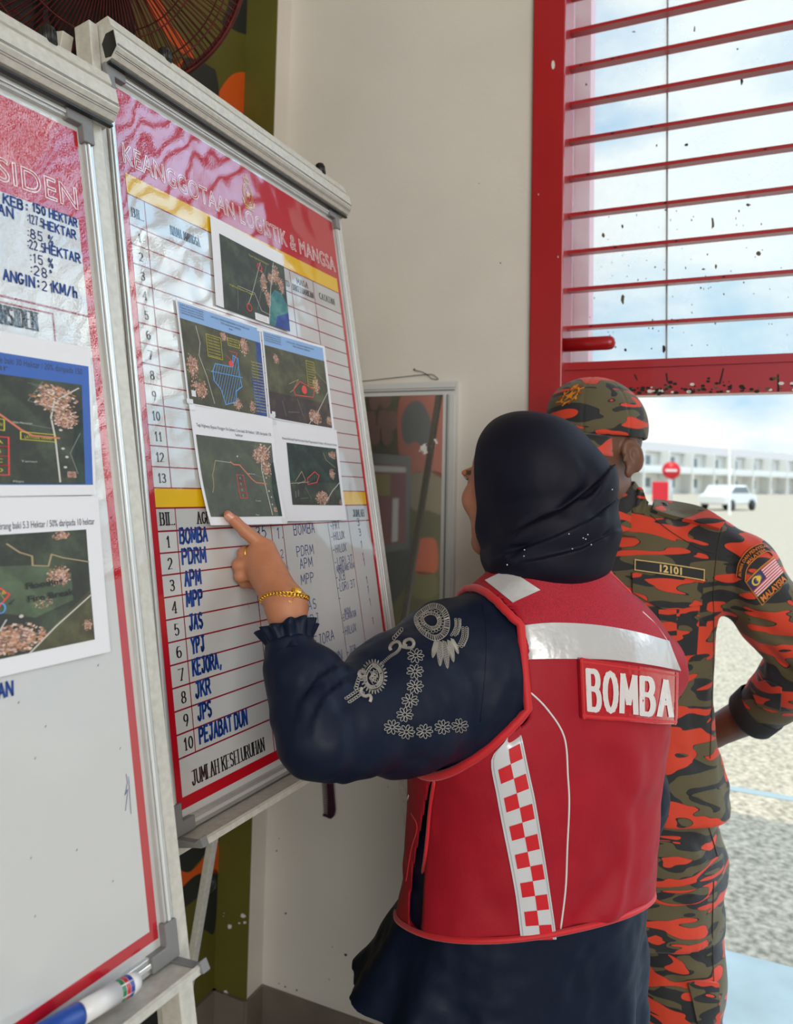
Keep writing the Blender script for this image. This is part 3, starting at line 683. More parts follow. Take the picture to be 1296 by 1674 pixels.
def easel(bd, label, group, rear_px=None):
    base = bd(bd.W / 2, bd.H + .05); t_ = thing('whiteboard_easel', label, 'whiteboard', base)
    def bx(mb, u0, v0, w0, u1, v1, w1, m): mb.box(bd(u0, v0, w0), bd.U * (u1 - u0), bd.V * (v1 - v0), bd.Nn * (w1 - w0), m)
    b = MB(); bx(b, -.010, -.016, -.012, bd.W + .012, bd.H + .014, -.0005, m_backing); bx(b, -.009, -.014, -.0005, bd.W + .010, bd.H + .012, 0, p_white); b.build('board_panel', t_)
    # frame rails
    rl = .0125
    for (u0, v0, u1, v1) in ((-.0145, -.018, -.002 - .0005, bd.H + .022), (bd.W + .005, -.018, bd.W + .0175, bd.H + .022), (-.0145, -.022, bd.W + .0175, -.0085), (-.0145, bd.H + .009, bd.W + .0175, bd.H + .024)):
        b = MB(); bx(b, u0, v0, -.014, u1, v1, .0055, m_alu)
        if v1 - v0 > u1 - u0: bx(b, u0 + .0035, v0, .0055, u0 + .0075, v1, .0075, m_bright)
        else: bx(b, u0, v0 + .0045, .0055, u1, v0 + .0095, .0075, m_bright)
        b.build('frame_rail', t_, bevel=.0012)
    for (cu, cv, su, sv) in ((-.0145, -.022, 1, 1), (bd.W + .0175, -.022, -1, 1), (-.0145, bd.H + .024, 1, -1), (bd.W + .0175, bd.H + .024, -1, -1)):
        b = MB(); L_ = .036; k = .0155
        o = [(0, 0), (L_, 0), (L_, k), (k, k), (k, L_), (0, L_)]
        b.prism([bd(cu + su * x_, cv + sv * y_, -.015) for x_, y_ in o], bd.Nn * .0245, m_cap); b.build('corner_cap', t_, bevel=.0015)
    # clamp bar across the top
    uL = -.012; uR = bd.W + .042
    prof = [(-.020, -.006), (-.085, -.006), (-.087, .018), (-.072, .022), (-.069, .017), (-.063, .027), (-.036, .030), (-.024, .019)]
    b = MB(); b.prism([bd(uL, v, w) for v, w in prof], bd.U * (uR - uL), m_alu2)
    for k in range(7):
        v = -.030 - k * .0019; w = .0247 + (k * .0019) * .5
        bx(b, uL + .001, v, w - .002, uR - .001, v + .0007, w + .0008, m_cap if k % 2 else m_alu)
    b.prism([bd(uL, -.0215, .010), bd(uL, -.0215, .0165), bd(uL, -.0185, .0165), bd(uL, -.0185, .010)], bd.U * (uR - uL), m_blk)
    b.build('clamp_bar', t_, bevel=.001)
    e_ = [(-.062, .026), (-.0375, .029), (-.026, .018), (-.028, .008), (-.050, .004), (-.062, .012)]
    for uu in (uL - .0006, uR + .0001):
        b = MB(); b.prism([bd(uu, v, w) for v, w in e_], bd.U * .0005, m_blk); b.build('clamp_end', t_)
    for uu in (.105, bd.W * .93):
        b = MB(); b.lathe(bd(uu, -.083, .012), -bd.V, [(0, .009), (.012, .0092), (.022, .0085), (.024, .006)], m_blk, 14)
        for j in range(14):
            th = 2 * math.pi * j / 14; c = bd(uu, -.083, .012) + bd.U * .009 * math.cos(th) + bd.Nn * .009 * math.sin(th)
            b.tube([c - bd.V * .002, c - bd.V * .018], .0011, m_blk, 5)
        b.build('clamp_knob', t_)
    # pen tray
    b = MB(); b.prism([bd(-.012, v, w) for v, w in ((bd.H + .026, .004), (bd.H + .028, .040), (bd.H + .024, .043), (bd.H + .026, .046), (bd.H + .033, .045), (bd.H + .033, -.010), (bd.H + .026, -.010))], bd.U * (bd.W + .024), m_alu2); b.build('pen_tray', t_)
    for uu in (-.014, bd.W + .006):
        b = MB(); b.prism([bd(uu, v, w) for v, w in ((bd.H + .0235, .004), (bd.H + .0265, .036), (bd.H + .021, .046), (bd.H + .032, .050), (bd.H + .034, .004))], bd.U * .010, m_cap); b.build('tray_clip', t_, bevel=.001)
    # easel posts down to the floor
    def to_floor(p, d): return p + d * ((p[2]) / -d[2])
    for (u0, u1) in ((-.030, -.0148), (bd.W + .0178, bd.W + .038)):
        p = bd(u0, -.078, -.026); dz = p[2] / -bd.V[2]
        b = MB(); b.box(p, bd.U * (u1 - u0), bd.V * (dz - .01), bd.Nn * .028, m_alu2); b.build('front_leg', t_, bevel=.0012)
    b = MB(); bx(b, -.016, bd.H + .034, -.024, bd.W + .020, bd.H + .052, -.010, m_alu2); b.build('cross_bar', t_, bevel=.001)
    bk = -bd.Nn.copy(); bk[2] = 0; bk /= np.linalg.norm(bk)
    for k, uu in enumerate((-.036, bd.W + .030)):
        top = bd(uu, -.070, -.034); top2 = top + bk * .012
        foot = bd(uu, 0, 0); vz = foot[2] / -bd.V[2]; foot = bd(uu, vz, 0) + bk * REAR; foot[2] = .0
        d = foot - top2; ln = np.linalg.norm(d); d /= ln; s_ = np.cross(d, bd.U); s_ /= np.linalg.norm(s_)
        b = MB(); b.box(top2 - bd.U * .009, bd.U * .018, d * (ln - .005), s_ * .016, m_alu2); b.build('rear_leg', t_, bevel=.001)
        kn = top2 + d * ln * .715
        b = MB(); b.lathe(kn + bd.U * .009, bd.U, [(0, .016), (.012, .018), (.02, .017), (.022, .010)], m_blk, 12); b.build('leg_knob', t_)
    return t_
REAR = .74
easel(RB, 'easel whiteboard with tall printed agency table, standing nearest the white wall corner', None)
easel(LB, 'easel whiteboard with handwritten incident figures, cut off by the left edge', None)

# ------------------------------------------------------------------ printed sheet of the right board
def px_uv(bd): return lambda u, v: tuple(bd.loc(u, v))
q = px_uv(RB); S = Sheet(RB); zz = .0004
S.grid(0, 0, BW, BH, p_red, 14, z=.0004)
I0, I1 = .0125, BW - .0115; s_ = SR
S.rect(I0, .1195 * s_, I1, .8874 * s_, p_white, .0006)
S.rect(I0, .1195 * s_, I1, .1481 * s_, p_yel, .0008); S.rect(I0, .5298 * s_, I1, .5547 * s_, p_yel, .0008)
S.rect(I0, .1481 * s_, I1, .190 * s_, p_grey, .0007); S.rect(I0, .5547 * s_, I1, .5829 * s_, p_grey, .0007)
rt = .190 * s_; rb = .5298 * s_; rows = [rt + (rb - rt) * k / 13 for k in range(14)]
for v in [.1481 * s_] + rows: S.line([(I0, v), (I1, v)], .0017, p_dkred, .0009)
for v in (.5547 * s_, .5829 * s_): S.line([(I0, v), (I1, v)], .0022, p_dkred, .0009)
lrow = [.5829 * s_ + (.8452 - .5829) * s_ * k / 10 for k in range(11)]
for v in lrow[1:]: S.line([(I0, v), (.243 * s_, v)], .0019, p_dkred, .0009)
for u in (.042 * s_, .3815 * s_, .456 * s_): S.line([(u, .1481 * s_), (u, rb)], .0015, p_dkred, .0009)
S.line([(.0445 * s_, .5547 * s_), (.0400 * s_, .8452 * s_)], .0015, p_dkred, .0009)
S.line([(.193 * s_, .5547 * s_), (.193 * s_, .8874 * s_)], .0016, p_dkred, .0009)
S.line([(.243 * s_, .5547 * s_), (.243 * s_, .8874 * s_)], .0016, p_dkred, .0009)
S.line([(.2725 * s_, .5829 * s_), (.2745 * s_, .8874 * s_)], .0014, p_dkred, .0009)
S.line([(.4042 * s_, .5829 * s_), (.4175 * s_, .8874 * s_)], .0010, p_blk, .0009)
S.line([(.4737 * s_, .5829 * s_), (.4815 * s_, .8874 * s_)], .0012, p_dkred, .0009)
S.line([(.4737 * s_, .5547 * s_), (.4737 * s_, .5829 * s_)], .0012, p_dkred, .0009)
def near(px, py): return q(px, py)
# outlined heading
kx, ky = near(203, 262); ex, ey = near(548, 446)
S.outline('KEANGGOTAAN LOGISTIK & MANGSA', .0115, ey - .002, .029, p_pale, .0015, width=ex - .0115, z=.0009)
# crest: oval badge with crown
cx_, cy_ = near(404.5, 318)
def ell(rx, ry, n=28, oy=0): return [(cx_ + rx * math.cos(2 * math.pi * i / n), cy_ + oy + ry * math.sin(2 * math.pi * i / n)) for i in range(n)]
for r_, w_ in ((.0165, .0016), (.0128, .0012)): S.line(ell(r_ * .8, r_ * 1.15), w_, p_gold, .001, closed=True)
st = []
for i in range(10):
    r_ = .0095 if i % 2 == 0 else .004; st.append((cx_ + r_ * .8 * math.sin(math.pi * i / 5), cy_ - r_ * math.cos(math.pi * i / 5)))
S.poly(st, p_gold, .001)
for k in range(5):
    a = -.5 + k * .25; S.line([(cx_ + a * .012, cy_ - .020), (cx_ + a * .017, cy_ - .027), (cx_ + a * .008, cy_ - .031)], .0014, p_gold, .001)
S.line([(cx_ - .007, cy_ - .021), (cx_ + .007, cy_ - .021)], .002, p_gold, .001); S.line([(cx_, cy_ - .03), (cx_, cy_ - .036)], .0028, p_gold, .001)
S.line([(cx_ - .015, cy_ + .012), (cx_ - .012, cy_ + .021), (cx_, cy_ + .024), (cx_ + .012, cy_ + .021), (cx_ + .015, cy_ + .012)], .0035, p_gold, .001)
S.line([(cx_ - .012, cy_ + .027), (cx_ + .012, cy_ + .027)], .002, p_gold, .001)
# serif table lettering
def ser(txt, u, v, h, width=None, anchor='c', wt=.14): S.strokes(txt, u, v, h, p_blk, w=h * wt, serif=True, anchor=anchor, width=width, z=.001, wf=.58, gap=.24)
bil = .0145 + .0145
ser('BIL.', bil, rt - .013, .0125, .021); ser('NAMA MANGSA', .118 * s_, rt - .012, .0125, .062)
for k in range(13): ser(str(k + 1), bil - .001, rows[k + 1] - .007, .0115)
ser('ATD', .366 * s_, rt - .010, .010, .020); ser('MASA', .419 * s_, rt - .024, .0108, .036); ser('DIKELUARKAN', .419 * s_, rt - .008, .0108, .069); ser('CATATAN', .500 * s_, rt - .014, .0115, .055)
ser('BIL.', bil + .002, .5829 * s_ - .008, .0155, .025); ser('AGENSI', .108 * s_, .5829 * s_ - .008, .0150, .050); ser('JUMLAH', .5135 * s_, .5829 * s_ - .008, .0125, .042)
for k in range(10): ser(str(k + 1), bil - .001 + .0003 * k, lrow[k + 1] - .007, .0135)
a0 = near(313, 1275); a1 = near(432, 1232); ser('JUMLAH KESELURUHAN', a0[0], (a0[1] + a1[1]) / 2 + .001, .0165, a1[0] - a0[0], anchor='l', wt=.12)
# marker handwriting
def hand(txt, px, h, width=None, ink=m_ink, w=.15, rot=0, slant=.06, jit=.03):
    u, v = q(*px); S.strokes(txt, u, v, h, ink, w=h * w, jit=jit, rot=rot, slant=slant, width=width, z=.0011)
for txt, px, ex_ in (('BOMBA', (294, 888), 337), ('PDRM', (298, 922), 335), ('APM', (302, 958), 327), ('MPP', (305, 992), 330), ('JAS', (309, 1030), 330), ('YPJ', (313, 1068), 333), ('KEJORA,', (315, 1104), 360), ('JKR', (319, 1141), 343), ('JPS', (323, 1178), 345), ('PEJABAT DUN', (326, 1216), 404)):
    w_ = q(ex_, px[1] - (ex_ - px[0]) * .3)[0] - q(*px)[0]; hand(txt, px, .0185, width=w_, w=.19)
for txt, px, h in (('BOMBA', (480, 875), .0165), ('PDRM', (485, 910), .0155), ('APM', (490, 930), .0155), ('MPP', (492, 956), .0155), ('JAS', (496, 1000), .0155), ('YPJ', (500, 1025), .0155), ('KEJORA', (506, 1060), .0155), ('JKR', (512, 1080), .0155), ('JUN', (540, 1086), .0155)):
    hand(txt, px, h, width=len(txt) * .0125, ink=m_ink2, w=.09, rot=-.03)
hand('35', (418, 880), .017, ink=m_ink2, w=.11); hand('1.', (452, 880), .016, ink=m_ink2, w=.10); hand('2', (458, 912), .012, ink=m_ink2, w=.1)
for txt, px, n in (('-FRT', (540, 866), '3'), ('-HILUX', (541, 884), '3'), ('-HILUX', (544, 905), '1'), ('-LORI 3T', (547, 926), '1'), ('AMBULANS 4X4', (550, 936), '1'), ('-JCB', (549, 951), ''), ('-LORI 3T', (551, 968), '1'), ('-', (553, 985), '1'), ('MINI', (563, 1005), '1'), ('-EXCAVATOR', (558, 1016), ''), ('-HILUX', (560, 1040), '1'), ('-JCB', (567, 1073), '1')):
    sm_ = 'AMB' in txt or 'EXC' in txt or 'MINI' in txt
    hand(txt, px, .0105 if sm_ else .0135, width=len(txt) * (.0052 if sm_ else .0078), ink=m_ink2, w=.085, rot=-.04)
    if n:
        u, v = q(*px); S.strokes(n, .505 * s_ + (px[1] - 866) * .00004, v - .004, .013, m_ink2, w=.0012, jit=.03, z=.0011)
# smudges of wiped ink
for px in ((470, 925), (404, 985), (312, 1010)):
    u, v = q(*px); S.line([(u, v), (u + .001, v + .008)], .0006, m_ink2, .0011)
o = S.mb.build('printed_table', None); prs = [x for x in bpy.data.objects if x.name.startswith('whiteboard_easel')]
EAS_R = [x for x in prs if 'agency' in x['label']][0]; EAS_L = [x for x in prs if 'incident' in x['label']][0]
def adopt(o, parent): o.parent = parent; o.data.transform(Matrix.Translation(-parent.location))
adopt(o, EAS_R)
# ------------------------------------------------------------------ printed sheet of the left board
ql = px_uv(LB); S = Sheet(LB); q = ql
S.grid(0, 0, WL2, HL2, p_red, 14, z=.0004)
hb = (.0268 + .101) * SL; fy = lambda v: (v + .101) * SL; fu = lambda u: u * SL + WL2
S.rect(.0115, hb, WL2 - .0105, fy(.8765), p_white, .0006)
S.line([(.0115, fy(.1562)), (WL2 - .0105, fy(.1562))], .0022, p_dkred, .0009)
S.line([(.06, fy(.1645)), (fu(-.0641), fy(.1638)), (fu(-.0641), fy(.2030)), (.06, fy(.2034))], .0020, p_dkred, .0009)
S.outline('INSIDEN', fu(-.166), fy(.0128), .024 * 1.1, p_pale, .0012, width=(.166 - .0112) * SL, z=.0009)
S.strokes('INSIDEN', fu(-.138), fy(.1885), .0185, p_blk, w=.0026, serif=True, width=(.138 - .0875) * SL, z=.001, wf=.55)
for txt, a, b, h in (('KEB:', (5, 333), (43, 346), .0125), ('150 HEKTAR', (52, 346), (125, 371), .0115), ('AN', (-3, 349), (20, 357), .0125), (':127.5', (43, 363), (70, 372), .0115), ('HEKTAR', (71, 374), (123, 391), .0115), (':85 %', (42, 387), (86, 401), .0120), (':22.5', (43, 404), (72, 414), .0115), ('HEKTAR', (73, 412), (130, 431), .0120), (':15 %', (46, 426), (86, 440), .0120), (":28'", (47, 448), (83, 456), .0120), ('ANGIN:', (5, 456), (62, 473), .0130), ('21', (68, 474), (85, 479), .0120), ('KM/h', (87, 478), (126, 487), .0135), ('AN', (-4, 1139), (20, 1139), .014)):
    u, v = q(*a); u1, v1 = q(*b); bold_ = not (txt[0] == ':' or txt == '21')
    S.strokes(txt, u, (v + v1) / 2, h * .84, m_ink if bold_ else m_ink2, w=h * (.17 if bold_ else .11), jit=.03, slant=.05, width=u1 - u, z=.0011)
# old scuffs of ink
for pts in (((205, 1265), (207, 1280), (203, 1300), (208, 1290), (204, 1325)), ((209, 1270), (213, 1330)),):
    S.line([q(*p) for p in pts], .0006, m_ink2, .0011)
for (u, v) in ((196, 1222), (57, 1238), (74, 1186), (125, 1388), (50, 1401), (184, 1439), (57, 1496), (30, 1147), (182, 845), (160, 1086)):
    S.line([q(u, v), q(u - 1.5, v + 3)], .0007, m_inkk, .0011)
o = S.mb.build('printed_table', None); adopt(o, EAS_L)

# ------------------------------------------------------------------ printed maps taped on the boards
def sat_mat(name, c1, c2, c3, sc=28):
    if name in MATS: return MATS[name]
    M = mat(name, c1, .6); t = M.node_tree; b = t.nodes['Principled BSDF']; tc = t.nodes.new('ShaderNodeTexCoord')
    n = t.nodes.new('ShaderNodeTexNoise'); n.inputs['Scale'].default_value = sc; n.inputs['Detail'].default_value = 9; n.inputs['Roughness'].default_value = .62
    t.links.new(tc.outputs['Object'], n.inputs['Vector']); r = t.nodes.new('ShaderNodeValToRGB'); t.links.new(n.outputs['Fac'], r.inputs[0])
    r.color_ramp.elements[0].position = .36; r.color_ramp.elements[0].color = (*c1, 1); r.color_ramp.elements[1].position = .66; r.color_ramp.elements[1].color = (*c3, 1)
    k = r.color_ramp.elements.new(.5); k.color = (*c2, 1); t.links.new(r.outputs[0], b.inputs['Base Color']); return M
f_dark = sat_mat('satellite_dark_forest', srgb(50, 51, 48), srgb(58, 62, 54), srgb(76, 86, 68))
f_grey = sat_mat('satellite_grey_forest', srgb(76, 78, 70), srgb(82, 88, 76), srgb(98, 102, 84))
f_olive = sat_mat('satellite_olive_forest', srgb(66, 64, 50), srgb(80, 78, 58), srgb(98, 98, 70))
f_teal = sat_mat('satellite_teal_forest', srgb(32, 36, 34), srgb(38, 52, 46), srgb(54, 74, 64))
f_vil = sat_mat('satellite_village', srgb(96, 74, 66), srgb(170, 128, 112), srgb(206, 168, 150), 260)
f_sea = sat_mat('satellite_sea', srgb(44, 92, 104), srgb(60, 120, 124), srgb(92, 146, 140), 30)
f_deep = sat_mat('satellite_deep_sea', srgb(38, 50, 128), srgb(44, 66, 140), srgb(60, 92, 150), 30)
m_paper = mat('white_paper', (.80, .80, .84), .6); m_hdr = mat('paper_blue_header', srgb(140, 176, 224), .6); m_hdr2 = mat('paper_blue_band', srgb(62, 102, 182), .6)
l_red = mat('map_red_line', srgb(226, 72, 66), .6); l_org = mat('map_orange_line', srgb(206, 122, 92), .6); l_wht = mat('map_white_line', srgb(200, 198, 190), .6); l_yel = mat('map_yellow', srgb(206, 196, 60), .6)
l_blu = mat('map_blue_line', srgb(96, 160, 222), .6); l_tan = mat('map_tan_line', srgb(168, 150, 116), .6); l_txt = mat('paper_text', (.05, .06, .10), .6); l_grn = mat('map_green_line', srgb(70, 110, 90), .6); l_gry = mat('map_grey_line', srgb(120, 122, 116), .6)
m_tape = mat('clear_tape', (.72, .73, .74), .2, coat=.5)
def paper(bd, corners, label, name='printed_map', group=None, curl=(0, 0, 0, 0), mapq=None):
    """corners TL, TR, BR, BL in the photo; returns sheet in paper units (0..1) and map units"""
    c = [bd.loc(*k) for k in corners]
    def fn(a, b, z):
        p = (c[0] * (1 - a) + c[1] * a) * (1 - b) + (c[3] * (1 - a) + c[2] * a) * b
        w = .0016 + curl[0] * (a * a) + curl[1] * (1 - a) ** 2 * .5 + curl[2] * max(0, b - .45) ** 2 + .0004 * math.sin(a * 5 + b * 3)
        return bd(p[0], p[1], w + z)
    S = Sheet(fn); S.grid(0, 0, 1, 1, m_paper, 12, z=0.0); S.label = label; S.name = name
    return S
def sub(S, x0, y0, x1, y1):
    f = S.fn; T = Sheet(lambda a, b, z: f(x0 + (x1 - x0) * a, y0 + (y1 - y0) * b, z)); T.mb = S.mb; return T
def finish(S, cat='map'):
    o = S.mb.build(S.name); tag(o, S.label, cat, None); 
    ctr = np.mean([v.co for v in o.data.vertices], axis=0); o.data.transform(Matrix.Translation([-x for x in ctr])); o.location = ctr
    return o
def clipr(pts): return [(min(1, max(0, x)), min(1, max(0, y))) for x, y in pts]
def wob(cx, cy, rx, ry, n=14, j=.3): return clipr([(cx + rx * rng.uniform(1 - j, 1 + j) * math.cos(2 * math.pi * i / n), cy + ry * rng.uniform(1 - j, 1 + j) * math.sin(2 * math.pi * i / n)) for i in range(n)])
v_mats = [mat('village_' + n_, srgb(*c_), .7) for n_, c_ in (('tan', (196, 152, 128)), ('pink', (206, 170, 160)), ('brown', (136, 100, 82)), ('grey', (120, 108, 100)), ('light', (222, 200, 184)), ('ochre', (186, 130, 86)))]
def village(T, cx, cy, rx, ry, z=.0005, n=5):
    """a settlement seen from the air: many small plots and roofs"""
    T.poly(wob(cx, cy, rx * .8, ry * .8, 12, .35), f_vil, z)
    for k in range(n * 24):
        a, r_ = rng.uniform(0, 6.28), rng.uniform(0, 1.1) ** .7; x_, y_ = cx + rx * r_ * math.cos(a), cy + ry * r_ * math.sin(a); w_, h_ = rx * rng.uniform(.03, .10), ry * rng.uniform(.03, .09); t = .5 + rng.uniform(-.2, .2)
        T.poly(clipr([(x_ + w_ * p * math.cos(t) - h_ * q_ * math.sin(t), y_ + w_ * p * math.sin(t) + h_ * q_ * math.cos(t)) for p, q_ in ((-1, -1), (1, -1), (1, 1), (-1, 1))]), rng.choice(v_mats), z + .00002 + .000001 * k)
def lines(T, pts, m, w=.006, z=.0006, closed=False): T.line(clipr(pts), w, m, z, closed)
def tapes(S, spots):
    for a, b in spots: S.grid(a - .035, b - .022, a + .035, b + .022, m_tape, 2, z=.0009)
# --- top map with the sea
S = paper(RB, [(339.9, 351.9), (459.3, 416), (470.7, 542.7), (349.8, 499.4)], 'white sheet with dark satellite map and teal sea, topmost on the agency board', curl=(.002, .004, 0))
T = sub(S, .10, .165, 1.0, 1.0); T.grid(0, 0, 1, 1, f_dark, 8, z=.0003)
T.poly([(.72, .58), (.80, .44), (.92, .46), (1, .62), (1, 1), (.66, 1), (.70, .8)], f_sea, .0004); T.poly([(.80, .84), (1, .72), (1, 1), (.76, 1)], f_deep, .0005)
for cx, cy, rx, ry in ((.63, .40, .06, .16), (.84, .20, .06, .14), (.92, .34, .05, .12), (.68, .62, .04, .12), (.75, .30, .05, .08)): village(T, cx, cy, rx, ry, n=4)
lines(T, [(.36, .82), (.44, .62), (.60, .12)], l_wht); lines(T, [(.22, .62), (.47, .62), (.56, .84), (.70, .86)], l_wht); lines(T, [(.70, .10), (.56, .62), (.50, .84)], l_gry); lines(T, [(.2, .95), (.22, .62)], l_gry)
lines(T, [(.82, .02), (.74, .44), (.72, .58), (.66, 1)], l_wht, .008)
T.text('Tapak Operasi Kebakaran', .42, .10, .022, l_yel, width=.32, z=.0007); T.text('Highway Bypass Punggor', .10, .66, .022, l_yel, width=.36, z=.0007)
for cx, cy in ((.58, .20), (.37, .86)): lines(T, [(cx + .035 * math.cos(t_), cy + .05 * math.sin(t_)) for t_ in np.linspace(0, 6.28, 17)], l_red, .010, .0008)
T.rect(.45, .90, .66, 1.0, m_paper, .0008)
for k in range(3): T.line([(.47, .92 + k * .025), (.63, .92 + k * .025)], .003, l_gry, .0009)
finish(S)
# --- middle left: blue hatching by the coast
S = paper(RB, [(283.6, 489), (424.3, 535.7), (437.2, 684.2), (304.4, 661.5)], 'satellite map with pale blue header and blue hatched zone beside the coast', curl=(.0, .003, 0))
T = sub(S, .02, .02, .98, .985); T.grid(0, 0, 1, .165, m_hdr, 8, .0003); T.grid(0, .165, 1, 1, f_olive, 8, z=.0003)
for k, tx in enumerate(('JUMLAH KAWASAN', 'KEBAKARAN HUTAN', 'LOKASI HIGHWAY BYPASS', 'OPERASI PEMADAMAN')): T.text(tx, .015, .035 + k * .027, .018, l_txt, z=.0005, width=.26)
T.text('LAPORAN TERKINI KEBAKARAN HUTAN BELUKAR', .36, .055, .021, l_txt, width=.5, z=.0005); T.text('TEPI HIGHWAY BYPASS', .48, .09, .021, l_txt, width=.26, z=.0005); T.text('JUN', .58, .125, .02, l_txt, z=.0005)
T.poly([(.80, .165), (.86, .22), (.88, .36), (.84, .50), (.80, .62), (.82, .80), (.86, 1), (1, 1), (1, .165)], f_grey, .0004); T.poly([(.93, .165), (1, .165), (1, 1), (.86, 1), (.84, .86), (.83, .60), (.93, .60)], f_deep, .0005)
for cx, cy, rx, ry in ((.08, .62, .07, .12), (.14, .84, .10, .10), (.76, .26, .06, .10), (.60, .92, .06, .06), (.80, .92, .04, .07), (.50, .22, .05, .05)): village(T, cx, cy, rx, ry, n=4)
zone = [(.32, .62), (.36, .54), (.58, .53), (.60, .40), (.66, .42), (.66, .56), (.68, .72), (.60, .78), (.58, .90), (.44, .95), (.40, .80), (.32, .72)]
lines(T, zone, l_blu, .010, .0007, True)
def hatch(T, poly, m, step=.032, slope=-.35, w=.005):
    for k in range(-10, 60):
        x0 = k * step; pts = []
        n = len(poly)
        for i in range(n):
            (ax, ay), (bx_, by) = poly[i], poly[(i + 1) % n]
            fa = ax - slope * ay - x0; fb = bx_ - slope * by - x0
            if fa * fb < 0: t_ = fa / (fa - fb); pts.append((ax + (bx_ - ax) * t_, ay + (by - ay) * t_))
        pts.sort(key=lambda p: p[1])
        for i in range(0, len(pts) - 1, 2): T.line([pts[i], pts[i + 1]], w, m, .0006)
hatch(T, zone, l_blu); lines(T, [(.30, .63), (.70, .62)], l_blu, .008)
T.poly(wob(.56, .50, .03, .035, 12, .1), l_red, .0009); lines(T, [(.55, .36), (.66, .36), (.60, .48), (.52, .42)], l_red, .006)
lines(T, [(.17, .2), (.20, .36), (.17, .50), (.24, .70), (.30, .96)], l_wht); lines(T, [(.24, .62), (.32, .64)], l_gry)
for (x0, y0, x1, y1) in ((.28, .25, .46, .48), (.55, .22, .70, .30)):
    lines(T, [(x0, y0), (x1, y0), (x1, y1), (x0, y1)], l_yel, .005, .0007, True)
    k = y0 + .03
    while k < y1: T.text('Kawasan kebakaran', x0 + .015, k, .016, l_yel, width=(x1 - x0) * .8, z=.0007); k += .032
k = .42
while k < .97:
    T.text('Luas kawasan', .84, k, .018, l_yel, width=.15, z=.0009); k += .034
T.rect(.03, .87, .08, .93, m_paper, .0008)
tapes(S, ((.98, .03), (.02, .97))); finish(S)
# --- middle right
S = paper(RB, [(425.3, 536.2), (527.3, 566.9), (542.9, 703.6), (438.8, 684)], 'satellite map with pale blue header and one small red filled polygon', curl=(.003, 0, 0))
T = sub(S, .02, .03, .96, .985); T.grid(0, 0, 1, .165, m_hdr, 8, .0003); T.grid(0, .165, 1, 1, f_olive, 8, z=.0003); T.grid(0, .70, 1, 1, sat_mat('satellite_brown', srgb(58, 44, 46), srgb(66, 54, 50), srgb(88, 74, 62)), 6, z=.00035)
for k, tx in enumerate(('JUMLAH KAWASAN', 'KEBAKARAN HUTAN', 'LOKASI PERUMAHAN', 'OPERASI PEMADAMAN')): T.text(tx, .015, .035 + k * .027, .018, l_txt, z=.0005, width=.25)
T.text('LAPORAN TERKINI KEBAKARAN', .35, .06, .021, l_txt, width=.48, z=.0005); T.text('PERUMAHAN SEBANA', .46, .095, .021, l_txt, width=.3, z=.0005)
pg = [(.40, .62), (.52, .50), (.76, .56), (.72, .66), (.42, .68)]
lines(T, pg, l_red, .010, .0007, True); hatch(T, pg, l_grn, .03, .3, .006); T.poly(wob(.58, .59, .045, .05, 14, .1), l_red, .0009)
lines(T, [(.34, .56), (.50, .48), (.40, .62), (.34, .66)], l_tan, .007); village(T, .80, .50, .06, .10, n=5); village(T, .72, .90, .10, .09, n=6); village(T, .96, .92, .05, .06, n=3); village(T, .16, .30, .05, .06, n=2)
lines(T, [(.60, 1), (.80, .80), (1, .55)], l_wht, .008); lines(T, [(.76, .30), (1, .46)], l_tan, .006); lines(T, [(.45, .72), (.52, .92)], l_gry); lines(T, [(.20, .78), (.24, .95)], l_gry); lines(T, [(.28, .90), (.46, .88)], l_gry)
lines(T, [(.66, .22), (.80, .22), (.80, .54), (.66, .54)], l_yel, .005, .0007, True)
for k in range(9): T.text('Kawasan terbakar', .675, .26 + k * .032, .016, l_yel, width=.115, z=.0007)
T.rect(.02, .93, .07, .985, m_paper, .0008); tapes(S, ((.04, .97),)); finish(S)
# --- lower left, touched by the finger
def road_map(T, base, big=False):
    T.grid(0, 0, 1, 1, base, 8, z=.00045)
    village(T, .84, .17, .12, .13, n=8); village(T, .90, .36, .07, .10, n=6)
    lines(T, [(.78, .02), (.70, .22), (.90, .30)], l_gry, .005); lines(T, [(.98, .04), (.84, .20), (.82, .36), (.84, .56), (.86, .98)], l_wht, .010)
    lines(T, [(.98, .5), (.92, .7), (.96, .9)], l_gry, .006); lines(T, [(.62, .43), (.82, .47)], l_gry, .005)
    lines(T, [(.40, .30), (.44, .33), (.52, .33), (.58, .40), (.66, .50), (.72, .55), (.86, .56)], l_org, .015, .0007)
    lines(T, [(.20, .30), (.42, .31)], l_wht, .006); lines(T, [(.20, .30), (.17, .40), (.14, .48), (.13, .62), (.10, .70)], l_tan, .008)
    T.poly([(.96, .30), (1, .25), (1, 1), (.95, 1), (.93, .7)], f_teal, .0005)
    for k in range(5): lines(T, [(.70 + .02 * k, .05 + .012 * k), (.78 + .02 * k, .06 + .012 * k)], l_gry, .003)
    T.text('Jalan Persiaran', .62, .445, .018, l_wht, width=.10, z=.0007); T.text('Taman', .66, .80, .016, l_wht, width=.08, z=.0007)
    for cx, cy in ((.87, .48), (.88, .66), (.90, .74), (.89, .84), (.50, .22)): T.poly(wob(cx, cy, .010, .012, 8, .05), l_wht, .0008)
    T.poly([(.90, .88), (.95, .88), (.95, .94), (.90, .94)], f_vil, .0006)
    T.text('Maps', .62, .985, .018, l_wht, z=.0007)
S = paper(RB, [(305.3, 662.5), (439, 685), (454.4, 858.5), (332.2, 860.8)], 'curling satellite map sheet that the pointing fingertip touches', curl=(.006, .004, .03))
